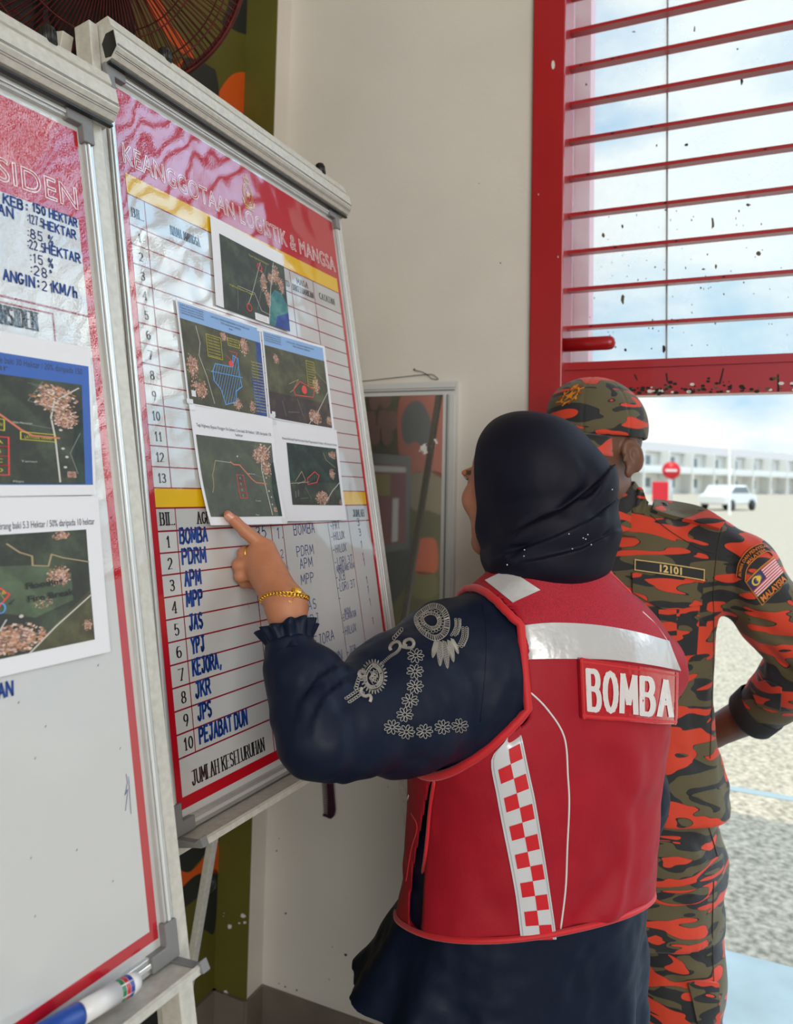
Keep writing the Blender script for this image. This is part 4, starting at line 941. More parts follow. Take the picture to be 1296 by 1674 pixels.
S.text('Tepi Highway Bypass Punggor Ke Sebana Cove baki 30 Hektar / 20% daripada 150', .05, .175, .028, l_txt, width=.91, z=.0004); S.text('hektar', .50, .215, .026, l_txt, z=.0004)
T = sub(S, .03, .245, .955, .93); road_map(T, f_grey)
for k in range(4):
    y0 = .46 + k * .075; lines(T, [(.46, y0), (.555, y0), (.555, y0 + .075), (.46, y0 + .075)], l_red, .007, .0008, True); T.text('1', .50, y0 + .055, .03, l_wht, z=.0008)
tapes(S, ((.03, .02), (.97, .97))); finish(S)
# --- lower right
S = paper(RB, [(440.5, 686), (546.8, 703.6), (561.3, 851), (456, 852.7)], 'satellite map on wide white margins with a small red outlined plot, beside the curling sheet', curl=(.003, .002, .006))
S.text('Kawasan Belakang Projek Perumahan Rakyat Pengerang baki 5.3 Hektar / 50% daripada 10 hektar', .13, .185, .024, l_txt, width=.85, z=.0004)
T = sub(S, .185, .215, .955, .84); T.grid(0, 0, 1, 1, f_teal, 8, z=.0003); T.grid(0, .62, 1, 1, f_dark, 5, z=.00035)
village(T, .60, .88, .13, .11, n=8); village(T, .86, .46, .06, .09, n=5); village(T, .90, .12, .08, .07, n=4); village(T, .98, .95, .04, .05, n=3)
pg = [(.34, .56), (.50, .44), (.58, .50), (.52, .62), (.34, .66)]; lines(T, pg, l_red, .012, .0008, True)
for k in range(4): lines(T, [(.38 + k * .045, .62 - k * .025), (.40 + k * .045, .53 - k * .02)], l_grn, .010, .0007)
lines(T, [(.10, .62), (.24, .45), (.30, .60), (.14, .66)], l_tan, .010); lines(T, [(.72, .10), (.76, .22), (.94, .34)], l_tan, .008); lines(T, [(.62, 1), (.82, .76), (1, .60)], l_wht, .012); lines(T, [(0, .66), (.36, .62)], l_wht, .006)
lines(T, [(.28, .70), (.38, .90)], l_gry); lines(T, [(.08, .78), (.08, .88)], l_gry, .012); lines(T, [(.14, .76), (.13, .86)], l_gry, .012); lines(T, [(.16, .90), (.32, .88)], l_gry)
tapes(S, ((.02, .97), (.03, .03))); finish(S)
# --- left board: upper map with blue surround
TRl, BRl = (144.3, 569.8), (152.6, 809.9)
cTR, cBR = LB.loc(*TRl), LB.loc(*BRl); wA = .262 * SL / .955
def pxof(p): return project(LB(p[0], p[1]))
S = paper(LB, [pxof(cTR - np.array([wA, -.001])), TRl, BRl, pxof(cBR - np.array([wA, 0]))], 'satellite map with strong blue surround taped on the handwritten board', curl=(.002, .002, 0))
S.grid(.03, .135, .985, .935, m_hdr2, 8, .0003)
S.text('Tepi Highway Bypass Punggor Ke Sebana Cove baki 30 Hektar / 20% daripada 150', .06, .20, .042, l_txt, width=.89, z=.0005); S.text('hektar', .44, .245, .042, l_txt, z=.0005)
T = sub(S, .06, .27, .945, .93); road_map(T, f_dark)
lines(T, [(.66, .52), (.84, .53), (.84, .60), (.66, .59)], l_yel, .006, .0007, True); T.text('LATITUDE TANAH', .68, .58, .03, l_yel, width=.14, z=.0007)
lines(T, [(.48, .40), (.58, .42), (.58, .52), (.48, .50)], l_yel, .006, .0007, True); T.text('KAWASAN', .49, .48, .03, l_yel, width=.08, z=.0007)
for k in range(4):
    y0 = .58 + k * .085; lines(T, [(.50, y0), (.60, y0), (.60, y0 + .085), (.50, y0 + .085)], l_red, .008, .0008, True); T.text('ABCD'[k], .54, y0 + .06, .035, l_yel, z=.0008)
finish(S)
# --- left board: lower map with handwriting
TRl, BRl = (156.9, 811.6), (175, 1065.9); cTR, cBR = LB.loc(*TRl), LB.loc(*BRl)
S = paper(LB, [pxof(cTR - np.array([wA, -.001])), TRl, BRl, pxof(cBR - np.array([wA, .001]))], 'satellite map with Flooding Fire Break handwriting, below the blue map', curl=(.002, .002, .004))
S.text('Kawasan Belakang Projek Perumahan Rakyat Pengerang baki 5.3 Hektar / 50% daripada 10 hektar', .06, .185, .042, l_txt, width=.91, z=.0004)
T = sub(S, .05, .215, .925, .905); T.grid(0, 0, 1, 1, f_dark, 8, z=.0003); T.poly([(.45, .25), (.72, .28), (.90, .38), (.90, .62), (.70, .72), (.5, .62)], sat_mat('satellite_green_forest', srgb(72, 80, 66), srgb(80, 94, 74), srgb(98, 116, 88)), .00035); T.poly([(.72, .9), (1, .55), (1, 1), (.66, 1)], f_olive, .0004)
for cx, cy, rx, ry, n_ in ((.60, .86, .13, .11, 12), (.83, .40, .06, .09, 7), (.86, .04, .05, .04, 3), (.74, .60, .05, .05, 4), (.50, .94, .06, .05, 4), (.97, .86, .03, .05, 3)): village(T, cx, cy, rx, ry, n=n_)
lines(T, [(.58, .08), (.64, .16), (.70, .20), (.70, .28), (.78, .30), (.80, .20), (.86, .24), (1, .30)], l_tan, .010); lines(T, [(.66, 1), (.80, .82), (1, .60)], l_wht, .010); lines(T, [(.44, 1), (.50, .84), (.56, .70)], l_wht, .007)
pg = [(.40, .52), (.54, .44), (.58, .50), (.52, .60), (.40, .64)]; lines(T, pg, l_red, .009, .0008, True)
for k in range(4): T.text('6543'[k], .545 - k * .04, .49 + k * .025, .03, l_yel, z=.0009); lines(T, [(.53 - k * .035, .46 + k * .018), (.555 - k * .035, .53 + k * .018)], l_tan, .004, .0008)
for cx, cy, rx, ry in ((.535, .60, .022, .04), (.475, .645, .045, .025)): lines(T, [(cx + rx * math.cos(t_), cy + ry * math.sin(t_)) for t_ in np.linspace(0, 6.28, 19)], l_blu, .008, .0009)
T.poly([(.45, .65), (.50, .63), (.50, .65), (.45, .665)], l_red, .0008)
T.text('Flooding', .66, .475, .052, m_inkk, width=.19, bold=.02, rot=-.06, z=.0016); T.text('Fire Break', .665, .585, .052, m_inkk, width=.24, bold=.02, rot=-.06, z=.0016); lines(T, [(.60, .545), (.575, .575), (.59, .575)], m_inkk, .006, .001)
T.poly(wob(.63, .69, .012, .014, 8, .05), l_wht, .0008)
finish(S)
# a fresh piece of clear tape with a torn end between the sheets
# ------------------------------------------------------------------ whiteboard marker in the left tray
wM = .020; ma = LB.loc(226, 1602, wM); mb_ = LB.loc(110, 1670, wM); A_ = LB(ma[0], ma[1], wM); Bq = LB(mb_[0], mb_[1], wM); dM = (Bq - A_); dM /= np.linalg.norm(dM)
A_ = A_ - LB.V * .0; mk = thing('whiteboard_marker', 'white whiteboard marker with blue cap lying in the pen tray', 'marker pen', A_)
b = MB(); b.lathe(A_ + dM * .026, dM, [(0, .0094), (.040, .0094)], mat('marker_white', (.75, .75, .76), .25), 24); b.build('barrel', mk)
b = MB(); b.lathe(A_, dM, [(0, 0), (.0006, .005), (.003, .0082), (.008, .0090), (.012, .0092)], mat('marker_white'), 24); b.build('end_plug', mk)
b = MB(); cols = [mat('label_blue', srgb(40, 60, 150), .3), mat('label_red', srgb(190, 30, 50), .3), mat('label_green', srgb(20, 120, 70), .3)]
b.lathe(A_ + dM * .0120, dM, [(0, .0093), (.0145, .0093)], mat('marker_white'), 24)
k_ = np.cross(dM, LB.Nn); k_ /= np.linalg.norm(k_); up_ = np.cross(k_, dM)
up_ = up_ if up_[2] > 0 else -up_
for i, c in enumerate(cols):
    for j in range(6):
        t0 = math.radians(-80 + j * 60 + 4); pts = []; d0 = .0124 + i * .0047
        for (dd, tt) in ((d0, t0), (d0 + .0042, t0), (d0 + .0042, t0 + .45), (d0 + .0042, t0 + .9), (d0, t0 + .9), (d0, t0 + .45)):
            pts.append(A_ + dM * dd + .00955 * (math.cos(tt) * up_ + math.sin(tt) * k_))
        b.add(pts, [(0, 1, 2, 5), (5, 2, 3, 4)], c)
b.build('label_blocks', mk)
b = MB(); b.lathe(A_ + dM * .066, dM, [(0, .0098), (.003, .0104), (.040, .0104), (.045, .006), (.046, 0)], mat('marker_blue_cap', srgb(24, 70, 160), .3), 24); b.build('cap', mk)
# ================================================================== WALL FAN
def fan():
    Yf = 1.38; c = P(172, -102, Yf); R_ = 237 / FPX * Yf * 1.0
    f = CAMPOS - c; f /= np.linalg.norm(f)                    # faces the photographer
    t_ = thing('wall_fan', 'large rusty red-brown wire cage fan mounted on the camouflage wall', 'fan', c)
    rust = mat('rusty_red_wire', srgb(92, 30, 26), .6, .3, noise=(40, .5)); dk = mat('fan_dark', (.03, .02, .018), .6, .2)
    a = np.cross(UP, f); a /= np.linalg.norm(a); b_ = np.cross(f, a)
    def pt(r, th, d): return c + a * r * math.cos(th) + b_ * r * math.sin(th) + f * d
    def dome(r): return .085 * math.sqrt(max(0, 1 - (r / R_) ** 2)) + .012
    def wires(sgn, nm, n):
        b = MB()
        for k in range(n):
            th = 2 * math.pi * k / n; pts = [pt(r, th + .12 * (1 - r / R_), sgn * dome(r) * (1 if sgn > 0 else .8)) for r in np.linspace(.055, R_ - .002, 9)]
            b.tube(pts, .0013, rust, 5, cap=False)
        o = b.build(nm, t_)
        for r in (.055, R_ * .62, R_ * .86, R_ * .985):
            b = MB(); b.tube([pt(r, th, sgn * dome(r) * (1 if sgn > 0 else .8)) for th in np.linspace(0, 2 * math.pi, 65)[:-1]], .0016 if r < R_ * .95 else .003, rust, 6, closed=True); b.build('guard_ring', t_)
    wires(1, 'front_guard', 140); wires(-1, 'rear_guard', 96)
    b = MB(); b.tube([pt(R_, th, 0) for th in np.linspace(0, 2 * math.pi, 73)[:-1]], .0055, rust, 8, closed=True); b.build('rim', t_)
    for k in range(3):
        th0 = 2 * math.pi * k / 3 + .4; b = MB(); vs = []; n1, n2 = 8, 6
        for i in range(n1 + 1):
            for j in range(n2 + 1):
                r = .05 + (R_ - .085) * i / n1; w_ = .25 + .55 * math.sin(math.pi * min(1, i / n1 * .8 + .2)); th = th0 + w_ * (j / n2 - .5) * 1.5
                vs.append(pt(r, th, .028 * (j / n2 - .5) * 2))
        n = n2 + 1; fs = [(i * n + j, i * n + j + 1, (i + 1) * n + j + 1, (i + 1) * n + j) for i in range(n1) for j in range(n2)]
        b.add(vs, fs, dk, True); o = b.build('blade', t_); sm = o.modifiers.new('s', 'SOLIDIFY'); sm.thickness = .002
    b = MB(); b.lathe(c - f * .03, f, [(0, .05), (.05, .048), (.065, .02), (.066, 0)], dk, 24); b.build('hub', t_)
    b = MB(); b.lathe(c + f * .090, f, [(0, .056), (.008, .054), (.012, .03), (.013, 0)], rust, 24); b.build('badge', t_)
    b = MB(); b.lathe(c - f * .07, -f, [(0, .05), (.02, .075), (.10, .07), (.13, .03), (.131, 0)], dk, 20); b.build('motor', t_)
    wp = c - f * .15; d = np.dot(wp - LW0, Wd); foot = wp - Wd * d
    b = MB(); b.tube([wp, (wp + foot) / 2 - UP * .04, foot - UP * .10], .016, dk, 10); b.box(foot - UP * .2 - Od * .05, Od * .1, UP * .18, Wd * .015, dk); b.build('wall_bracket', t_)
fan()
# ================================================================== SURFACES FROM DISTANCE FIELDS (bodies and clothes)
def rc(p, a, b, ra, rb):
    a = np.asarray(a, float); b = np.asarray(b, float); ab = b - a; d = p - a
    h = np.clip((d @ ab) / (ab @ ab + 1e-12), 0, 1)
    return np.linalg.norm(d - h[:, None] * ab, axis=1) - (ra + (rb - ra) * h)
def ell3(p, c, r, R=None):
    q = p - np.asarray(c, float)
    if R is not None: q = q @ R            # columns of R = local axes
    r = np.asarray(r, float); k0 = np.linalg.norm(q / r, axis=1); k1 = np.linalg.norm(q / (r * r), axis=1) + 1e-9
    return k0 * (k0 - 1) / k1
def smin(a, b, k):
    h = np.clip(.5 + .5 * (b - a) / k, 0, 1); return b + (a - b) * h - k * h * (1 - h)
def smax(a, b, k): return -smin(-a, -b, k)
def chain(p, pts, k=.01):
    d = None
    for (a, ra), (b, rb) in zip(pts[:-1], pts[1:]):
        e = rc(p, a, b, ra, rb); d = e if d is None else smin(d, e, k)
    return d
_nr = np.random.RandomState(5); _NT = _nr.rand(32, 32, 32)
def vnoise(p, s):
    q = p * s; i = np.floor(q).astype(int); f = q - i; f = f * f * (3 - 2 * f); r = 0
    for dx in (0, 1):
        for dy in (0, 1):
            for dz in (0, 1):
                w = (f[:, 0] if dx else 1 - f[:, 0]) * (f[:, 1] if dy else 1 - f[:, 1]) * (f[:, 2] if dz else 1 - f[:, 2])
                r = r + w * _NT[(i[:, 0] + dx) % 32, (i[:, 1] + dy) % 32, (i[:, 2] + dz) % 32]
    return r - .5
def proj_np(p):
    c = np.stack([p[:, 0], CAMH - p[:, 2], p[:, 1]], 1) @ RC.T; return CX + FPX * c[:, 0] / c[:, 2], CY + FPX * c[:, 1] / c[:, 2]
def layer(p, line, thick, reach, soft=3.0, ymax=1.25):
    """cloth doubled below a fold edge: adds thickness under the edge, fading out over reach (edge drawn in the photo)"""
    u, v = proj_np(p); l = sorted(line); y = np.interp(u, [q[0] for q in l], [q[1] for q in l]); s_ = v - y
    t = np.clip(s_ / soft + .5, 0, 1); t = t * t * (3 - 2 * t); f = 1 - np.clip(s_ / reach, 0, 1)
    ex = np.clip((u - l[0][0]) / 25, 0, 1) * np.clip((l[-1][0] + 20 - u) / 20, 0, 1)
    return thick * t * (.25 + .75 * f) * ex * (p[:, 1] < ymax)
def polydist(p, pts):
    d = None
    for a, b in zip(pts[:-1], pts[1:]):
        e = rc(p, a, b, 0, 0); d = e if d is None else np.minimum(d, e)
    return d
def folds(p, lst):
    """lst of (points, depth, width): positive depth = groove, negative = ridge"""
    r = np.zeros(len(p))
    for pts, dep, wid in lst: r += dep * np.exp(-(polydist(p, pts) / wid) ** 2)
    return r
def mesh_sdf(f, lo, hi, h):
    lo = np.asarray(lo, float); hi = np.asarray(hi, float); B = 6
    nb = np.ceil((hi - lo) / (h * B)).astype(int); n = nb * B + 1
    g = np.stack(np.meshgrid(*[np.arange(k) for k in nb], indexing='ij'), -1).reshape(-1, 3)
    c = lo + (g + .5) * B * h; d = np.concatenate([f(c[i:i + 200000]) for i in range(0, len(c), 200000)])
    D = np.repeat(np.repeat(np.repeat(d.reshape(nb), B, 0), B, 1), B, 2)
    D = np.pad(D, ((0, 1),) * 3, mode='edge')
    act = g[np.abs(d) < B * h * .87 * 1.45]
    o = np.stack(np.meshgrid(*[np.arange(B + 1)] * 3, indexing='ij'), -1).reshape(-1, 3)
    mk = np.zeros(n, bool)
    for ofs in o:
        t = act * B + ofs; mk[t[:, 0], t[:, 1], t[:, 2]] = True
    idx = np.argwhere(mk)
    for i in range(0, len(idx), 250000):
        t = idx[i:i + 250000]; D[t[:, 0], t[:, 1], t[:, 2]] = f(lo + t * h)
    # close the surface on the border of the box
    for ax in range(3):
        s = [slice(None)] * 3; s[ax] = 0; D[tuple(s)] = np.maximum(D[tuple(s)], h * .5); s[ax] = -1; D[tuple(s)] = np.maximum(D[tuple(s)], h * .5)
    s = D < 0
    cs = [(x_, y_, z_) for x_ in (0, 1) for y_ in (0, 1) for z_ in (0, 1)]
    sh = np.array(D.shape) - 1
    sl = lambda a, o_: a[o_[0]:o_[0] + sh[0], o_[1]:o_[1] + sh[1], o_[2]:o_[2] + sh[2]]
    cnt = sum(sl(s, o_).astype(np.int8) for o_ in cs); cells = np.argwhere((cnt > 0) & (cnt < 8))
    V = np.stack([D[cells[:, 0] + o_[0], cells[:, 1] + o_[1], cells[:, 2] + o_[2]] for o_ in cs], 1)
    acc = np.zeros((len(cells), 3)); num = np.zeros(len(cells))
    for i, a in enumerate(cs):
        for j, b in enumerate(cs):
            if j > i and sum(abs(a[k] - b[k]) for k in range(3)) == 1:
                v0, v1 = V[:, i], V[:, j]; x_ = (v0 < 0) != (v1 < 0); t = np.where(x_, v0 / np.where(x_, v0 - v1, 1), 0)
                pos = np.array(a)[None] + t[:, None] * (np.array(b) - np.array(a))[None]
                acc += np.where(x_[:, None], pos, 0); num += x_
    verts = lo + h * (cells + acc / num[:, None])
    ids = -np.ones(sh, int); ids[cells[:, 0], cells[:, 1], cells[:, 2]] = np.arange(len(cells))
    quads = []
    for ax in range(3):
        a1, a2 = (ax + 1) % 3, (ax + 2) % 3
        s0 = [slice(None)] * 3; s1 = [slice(None)] * 3; s0[ax] = slice(0, -1); s1[ax] = slice(1, None)
        ch = s[tuple(s0)] != s[tuple(s1)]; e = np.argwhere(ch)
        e = e[(e[:, a1] > 0) & (e[:, a2] > 0) & (e[:, a1] < sh[a1]) & (e[:, a2] < sh[a2])]
        fl = s[e[:, 0], e[:, 1], e[:, 2]]
        def cid(o1, o2):
            t = e.copy(); t[:, a1] -= o1; t[:, a2] -= o2; return ids[t[:, 0], t[:, 1], t[:, 2]]
        q = np.stack([cid(1, 1), cid(0, 1), cid(0, 0), cid(1, 0)], 1)
        q[~fl] = q[~fl][:, ::-1]; quads.append(q)
    return verts, np.concatenate(quads)
def sdf_object(name, pieces, m, parent, paint=None):
    """pieces: [(verts, quads)] -> one mesh object; paint(verts) -> rgb per vertex stored in the colour layer 'tint'"""
    off = np.array(world_loc(parent)); vs = []; qs = []; k = 0
    for v, q_ in pieces: vs.append(v); qs.append(q_ + k); k += len(v)
    v = np.concatenate(vs); q_ = np.concatenate(qs)
    me = bpy.data.meshes.new(name); me.vertices.add(len(v)); me.vertices.foreach_set('co', (v - off).astype(np.float32).ravel())
    me.loops.add(len(q_) * 4); me.loops.foreach_set('vertex_index', q_.astype(np.int32).ravel())
    me.polygons.add(len(q_)); me.polygons.foreach_set('loop_start', np.arange(0, len(q_) * 4, 4, dtype=np.int32)); me.polygons.foreach_set('loop_total', np.full(len(q_), 4, np.int32))
    me.polygons.foreach_set('use_smooth', np.ones(len(q_), bool)); me.materials.append(m); me.update(calc_edges=True); me.validate()
    if paint is not None:
        c = np.concatenate([paint(v), np.ones((len(v), 1))], 1).astype(np.float32)
        at = me.color_attributes.new('tint', 'FLOAT_COLOR', 'POINT'); at.data.foreach_set('color', c.ravel())
    o = bpy.data.objects.new(name, me); COL.objects.link(o); o.parent = parent
    return o
class Tri:
    """raycast target made of several meshes in world coordinates"""
    def __init__(s, pieces):
        s.b = [BVHTree.FromPolygons([tuple(x) for x in v], [tuple(int(j) for j in f) for f in q_]) for v, q_ in pieces]
    def hit(s, u, v):
        d = Vector(ray(u, v)).normalized(); best = None
        for b in s.b:
            h = b.ray_cast(Vector(CAMPOS), d)
            if h[0] is not None and (best is None or h[3] < best[1]): best = (np.array(h[0]), h[3], np.array(h[1]))
        return best
def _cm(pts, t):
    pts = [np.asarray(p, float) for p in pts]; n = len(pts) - 1; x = min(max(t, 0), 1) * n; i = min(int(x), n - 1); f = x - i
    p1, p2 = pts[i], pts[i + 1]; p0 = pts[i - 1] if i else 2 * p1 - p2; p3 = pts[i + 2] if i + 2 <= n else 2 * p2 - p1
    return .5 * (2 * p1 + (p2 - p0) * f + (2 * p0 - 5 * p1 + 4 * p2 - p3) * f * f + (3 * p1 - p0 - 3 * p2 + p3) * f ** 3)
def uni(pts, n=24):
    c = np.array([_cm(pts, i / 200) for i in range(201)]); s_ = np.concatenate([[0], np.cumsum(np.hypot(*np.diff(c, axis=0).T))]); t = np.linspace(0, s_[-1], n)
    return list(zip(np.interp(t, s_, c[:, 0]), np.interp(t, s_, c[:, 1])))
def surf_fn(tri, top, bot, order=3, lift=0.0):
    """(a, b) in the region between two curves drawn on the photo -> point lying on the garment's surface, raised by lift + z"""
    px = lambda a, b: (1 - b) * _cm(top, a) + b * _cm(bot, a)
    NA, NB = 40, 12; T = np.full((NA + 1, NB + 1), np.nan); Ng = np.full((NA + 1, NB + 1, 3), np.nan)
    for i in range(NA + 1):
        for j in range(NB + 1):
            h = tri.hit(*px(i / NA, j / NB))
            if h: T[i, j] = h[1]; Ng[i, j] = h[2]
    md = np.nanmedian(T); bad = np.isnan(T) | (np.abs(T - md) > .13)
    ai, bi = np.meshgrid(np.linspace(0, 1, NA + 1), np.linspace(0, 1, NB + 1), indexing='ij')
    ex = [(i, j) for i in range(order + 2) for j in range(order) if i + j <= order + 1]
    bas = lambda a, b: np.stack([a ** i * b ** j for i, j in ex], -1)
    g = ~bad; Mx = bas(ai[g], bi[g]); cT = np.linalg.solve(Mx.T @ Mx + np.eye(len(ex)) * 1e-4, Mx.T @ T[g]); F = bas(ai, bi) @ cT
    T = np.where(bad, F, T)
    for ax in range(3): Ng[..., ax][np.isnan(Ng[..., ax]) | bad] = np.nanmean(Ng[..., ax][g])
    def sm(A):
        A = A.copy(); A[1:-1] = (A[:-2] + 2 * A[1:-1] + A[2:]) / 4; A[:, 1:-1] = (A[:, :-2] + 2 * A[:, 1:-1] + A[:, 2:]) / 4; return A
    for _ in range(2): T = sm(T)
    for _ in range(5): Ng = sm(Ng)
    def fn(a, b, z=0.0):
        d = ray(*px(a, b)); d = d / np.linalg.norm(d); x_ = min(max(a, 0), 1) * NA; y_ = min(max(b, 0), 1) * NB; i = min(int(x_), NA - 1); j = min(int(y_), NB - 1); f, g_ = x_ - i, y_ - j
        bl_ = lambda G_: (G_[i, j] * (1 - f) + G_[i + 1, j] * f) * (1 - g_) + (G_[i, j + 1] * (1 - f) + G_[i + 1, j + 1] * f) * g_
        n = bl_(Ng); n = n / (np.linalg.norm(n) + 1e-9)
        if n @ d > 0: n = -n
        return CAMPOS + d * float(bl_(T)) + n * (lift + z)
    return fn
def slab(name, fn, m, parent, th=.002, nx=16, ny=8, kind=None):
    """patch with thickness following the surface"""
    b = MB(); n = nx + 1
    vs = [fn(i / nx, j / ny, th) for j in range(ny + 1) for i in range(n)] + [fn(i / nx, j / ny, -.002) for j in range(ny + 1) for i in range(n)]
    k = n * (ny + 1); fs = [(j * n + i, (j + 1) * n + i, (j + 1) * n + i + 1, j * n + i + 1) for j in range(ny) for i in range(nx)]
    b.add(vs, fs, m, True)
    ring = [(0, i) for i in range(nx)] + [(j, nx) for j in range(ny)] + [(ny, i) for i in range(nx, 0, -1)] + [(j, 0) for j in range(ny, 0, -1)]
    id_ = [j * n + i for j, i in ring]
    b.add(vs, [(id_[i], id_[(i + 1) % len(id_)], k + id_[(i + 1) % len(id_)], k + id_[i]) for i in range(len(id_))], m)
    return b.build(name, parent)
def on_surf(tri, pts, lift=.0, smooth=True):
    out = []
    for u, v in pts:
        h = tri.hit(u, v)
        if h: out.append((h[0], h[2], h[1]))
    if smooth and len(out) > 4:
        t = np.array([o[2] for o in out]); t2 = t.copy()
        for _ in range(2): t2[1:-1] = (t2[:-2] + t2[1:-1] * 2 + t2[2:]) / 4
        out = [(CAMPOS + (o[0] - CAMPOS) * (b / a), o[1], b) for o, a, b in zip(out, t, t2)]
    r = []
    for o in out:
        n = o[1]; 
        if n @ (o[0] - CAMPOS) > 0: n = -n
        r.append(o[0] + n * lift)
    return r
# ------------------------------------------------------------------ skin, cloth
def skin_mat(name, rough=.5):
    M = mat(name, (.5, .3, .2), rough); t = M.node_tree; b = t.nodes['Principled BSDF']
    a = t.nodes.new('ShaderNodeAttribute'); a.attribute_name = 'tint'
    tc = t.nodes.new('ShaderNodeTexCoord'); n = t.nodes.new('ShaderNodeTexNoise'); n.inputs['Scale'].default_value = 60; n.inputs['Detail'].default_value = 4
    t.links.new(tc.outputs['Object'], n.inputs['Vector']); mx = t.nodes.new('ShaderNodeMix'); mx.data_type = 'RGBA'; mx.blend_type = 'MULTIPLY'; mx.inputs['Factor'].default_value = .35
    t.links.new(a.outputs['Color'], mx.inputs['A']); r = t.nodes.new('ShaderNodeValToRGB'); t.links.new(n.outputs['Fac'], r.inputs[0])
    r.color_ramp.elements[0].position = .3; r.color_ramp.elements[0].color = (.7, .6, .55, 1); r.color_ramp.elements[1].position = .7
    t.links.new(r.outputs[0], mx.inputs['B']); t.links.new(mx.outputs['Result'], b.inputs['Base Color'])
    b.inputs['Subsurface Weight'].default_value = .08; b.inputs['Subsurface Radius'].default_value = (.01, .004, .002); b.inputs['Subsurface Scale'].default_value = .5
    n3 = t.nodes.new('ShaderNodeTexNoise'); n3.inputs['Scale'].default_value = 350; bp = t.nodes.new('ShaderNodeBump'); bp.inputs['Strength'].default_value = .18; bp.inputs['Distance'].default_value = .001
    t.links.new(tc.outputs['Object'], n3.inputs['Vector']); t.links.new(n3.outputs['Fac'], bp.inputs['Height']); t.links.new(bp.outputs[0], b.inputs['Normal'])
    return M
def cloth_mat(name, col, rough=.7, sheen=.3, weave=900, wst=.15, noise=.06, spec=.5):
    M = mat(name, col, rough, sheen=sheen, noise=(14, noise), spec=spec); t = M.node_tree; b = t.nodes['Principled BSDF']
    tc = t.nodes.new('ShaderNodeTexCoord'); n = t.nodes.new('ShaderNodeTexNoise'); n.inputs['Scale'].default_value = weave; n.inputs['Detail'].default_value = 1
    t.links.new(tc.outputs['Object'], n.inputs['Vector']); n2 = t.nodes.new('ShaderNodeTexNoise'); n2.inputs['Scale'].default_value = 22; n2.inputs['Detail'].default_value = 3
    t.links.new(tc.outputs['Object'], n2.inputs['Vector'])
    b1 = t.nodes.new('ShaderNodeBump'); b1.inputs['Strength'].default_value = .25; b1.inputs['Distance'].default_value = .006; t.links.new(n2.outputs['Fac'], b1.inputs['Height'])
    b2 = t.nodes.new('ShaderNodeBump'); b2.inputs['Strength'].default_value = wst; b2.inputs['Distance'].default_value = .001; t.links.new(n.outputs['Fac'], b2.inputs['Height'])
    t.links.new(b1.outputs[0], b2.inputs['Normal']); t.links.new(b2.outputs[0], b.inputs['Normal']); return M
def camo_mat(name, off):
    M = mat(name, (.1, .1, .1), .75); t = M.node_tree; b = t.nodes['Principled BSDF']; tc = t.nodes.new('ShaderNodeTexCoord'); mp = t.nodes.new('ShaderNodeMapping')
    mp.inputs['Scale'].default_value = (.92, .92, 2.9); mp.inputs['Location'].default_value = off; mp.inputs['Rotation'].default_value = (0, .12, 0); t.links.new(tc.outputs['Object'], mp.inputs[0])
    def nz(sc, dist, det, w):
        n = t.nodes.new('ShaderNodeTexNoise'); n.noise_dimensions = '4D'; n.inputs['Scale'].default_value = sc; n.inputs['Detail'].default_value = det; n.inputs['Distortion'].default_value = dist; n.inputs['W'].default_value = w
        t.links.new(mp.outputs[0], n.inputs['Vector']); return n
    a = nz(11, 1.0, .6, 1.3); c = nz(10, 1.5, .5, 7.1)
    def band(n, cen, w):
        m1 = t.nodes.new('ShaderNodeMath'); m1.operation = 'SUBTRACT'; m1.inputs[1].default_value = cen; t.links.new(n.outputs['Fac'], m1.inputs[0])
        m2 = t.nodes.new('ShaderNodeMath'); m2.operation = 'ABSOLUTE'; t.links.new(m1.outputs[0], m2.inputs[0])
        m3 = t.nodes.new('ShaderNodeMath'); m3.operation = 'LESS_THAN'; m3.inputs[1].default_value = w; t.links.new(m2.outputs[0], m3.inputs[0]); return m3
    def gt(n, v):
        m = t.nodes.new('ShaderNodeMath'); m.operation = 'GREATER_THAN'; m.inputs[1].default_value = v; t.links.new(n.outputs['Fac'], m.inputs[0]); return m
    blk, olv, org, lin = (*srgb(28, 30, 34), 1), (*srgb(88, 80, 52), 1), (*srgb(208, 60, 30), 1), (*srgb(14, 12, 12), 1)
    cur = None
    def over(fac, col, base):
        x_ = t.nodes.new('ShaderNodeMix'); x_.data_type = 'RGBA'; t.links.new(fac.outputs[0], x_.inputs['Factor'])
        if isinstance(base, tuple): x_.inputs['A'].default_value = base
        else: t.links.new(base.outputs['Result'], x_.inputs['A'])
        x_.inputs['B'].default_value = col; return x_
    cur = over(gt(a, .490), lin, blk); cur = over(gt(a, .498), olv, cur); cur = over(gt(c, .533), lin, cur); cur = over(gt(c, .545), org, cur)
    t.links.new(cur.outputs['Result'], b.inputs['Base Color']); b.inputs['Sheen Weight'].default_value = .15
    n = t.nodes.new('ShaderNodeTexNoise'); n.inputs['Scale'].default_value = 700; n2 = t.nodes.new('ShaderNodeTexNoise'); n2.inputs['Scale'].default_value = 26; n2.inputs['Detail'].default_value = 3
    for q_ in (n, n2): t.links.new(tc.outputs['Object'], q_.inputs['Vector'])
    b1 = t.nodes.new('ShaderNodeBump'); b1.inputs['Strength'].default_value = .35; b1.inputs['Distance'].default_value = .006; t.links.new(n2.outputs['Fac'], b1.inputs['Height'])
    b2 = t.nodes.new('ShaderNodeBump'); b2.inputs['Strength'].default_value = .25; b2.inputs['Distance'].default_value = .001; t.links.new(n.outputs['Fac'], b2.inputs['Height']); t.links.new(b1.outputs[0], b2.inputs['Normal']); t.links.new(b2.outputs[0], b.inputs['Normal'])
    return M
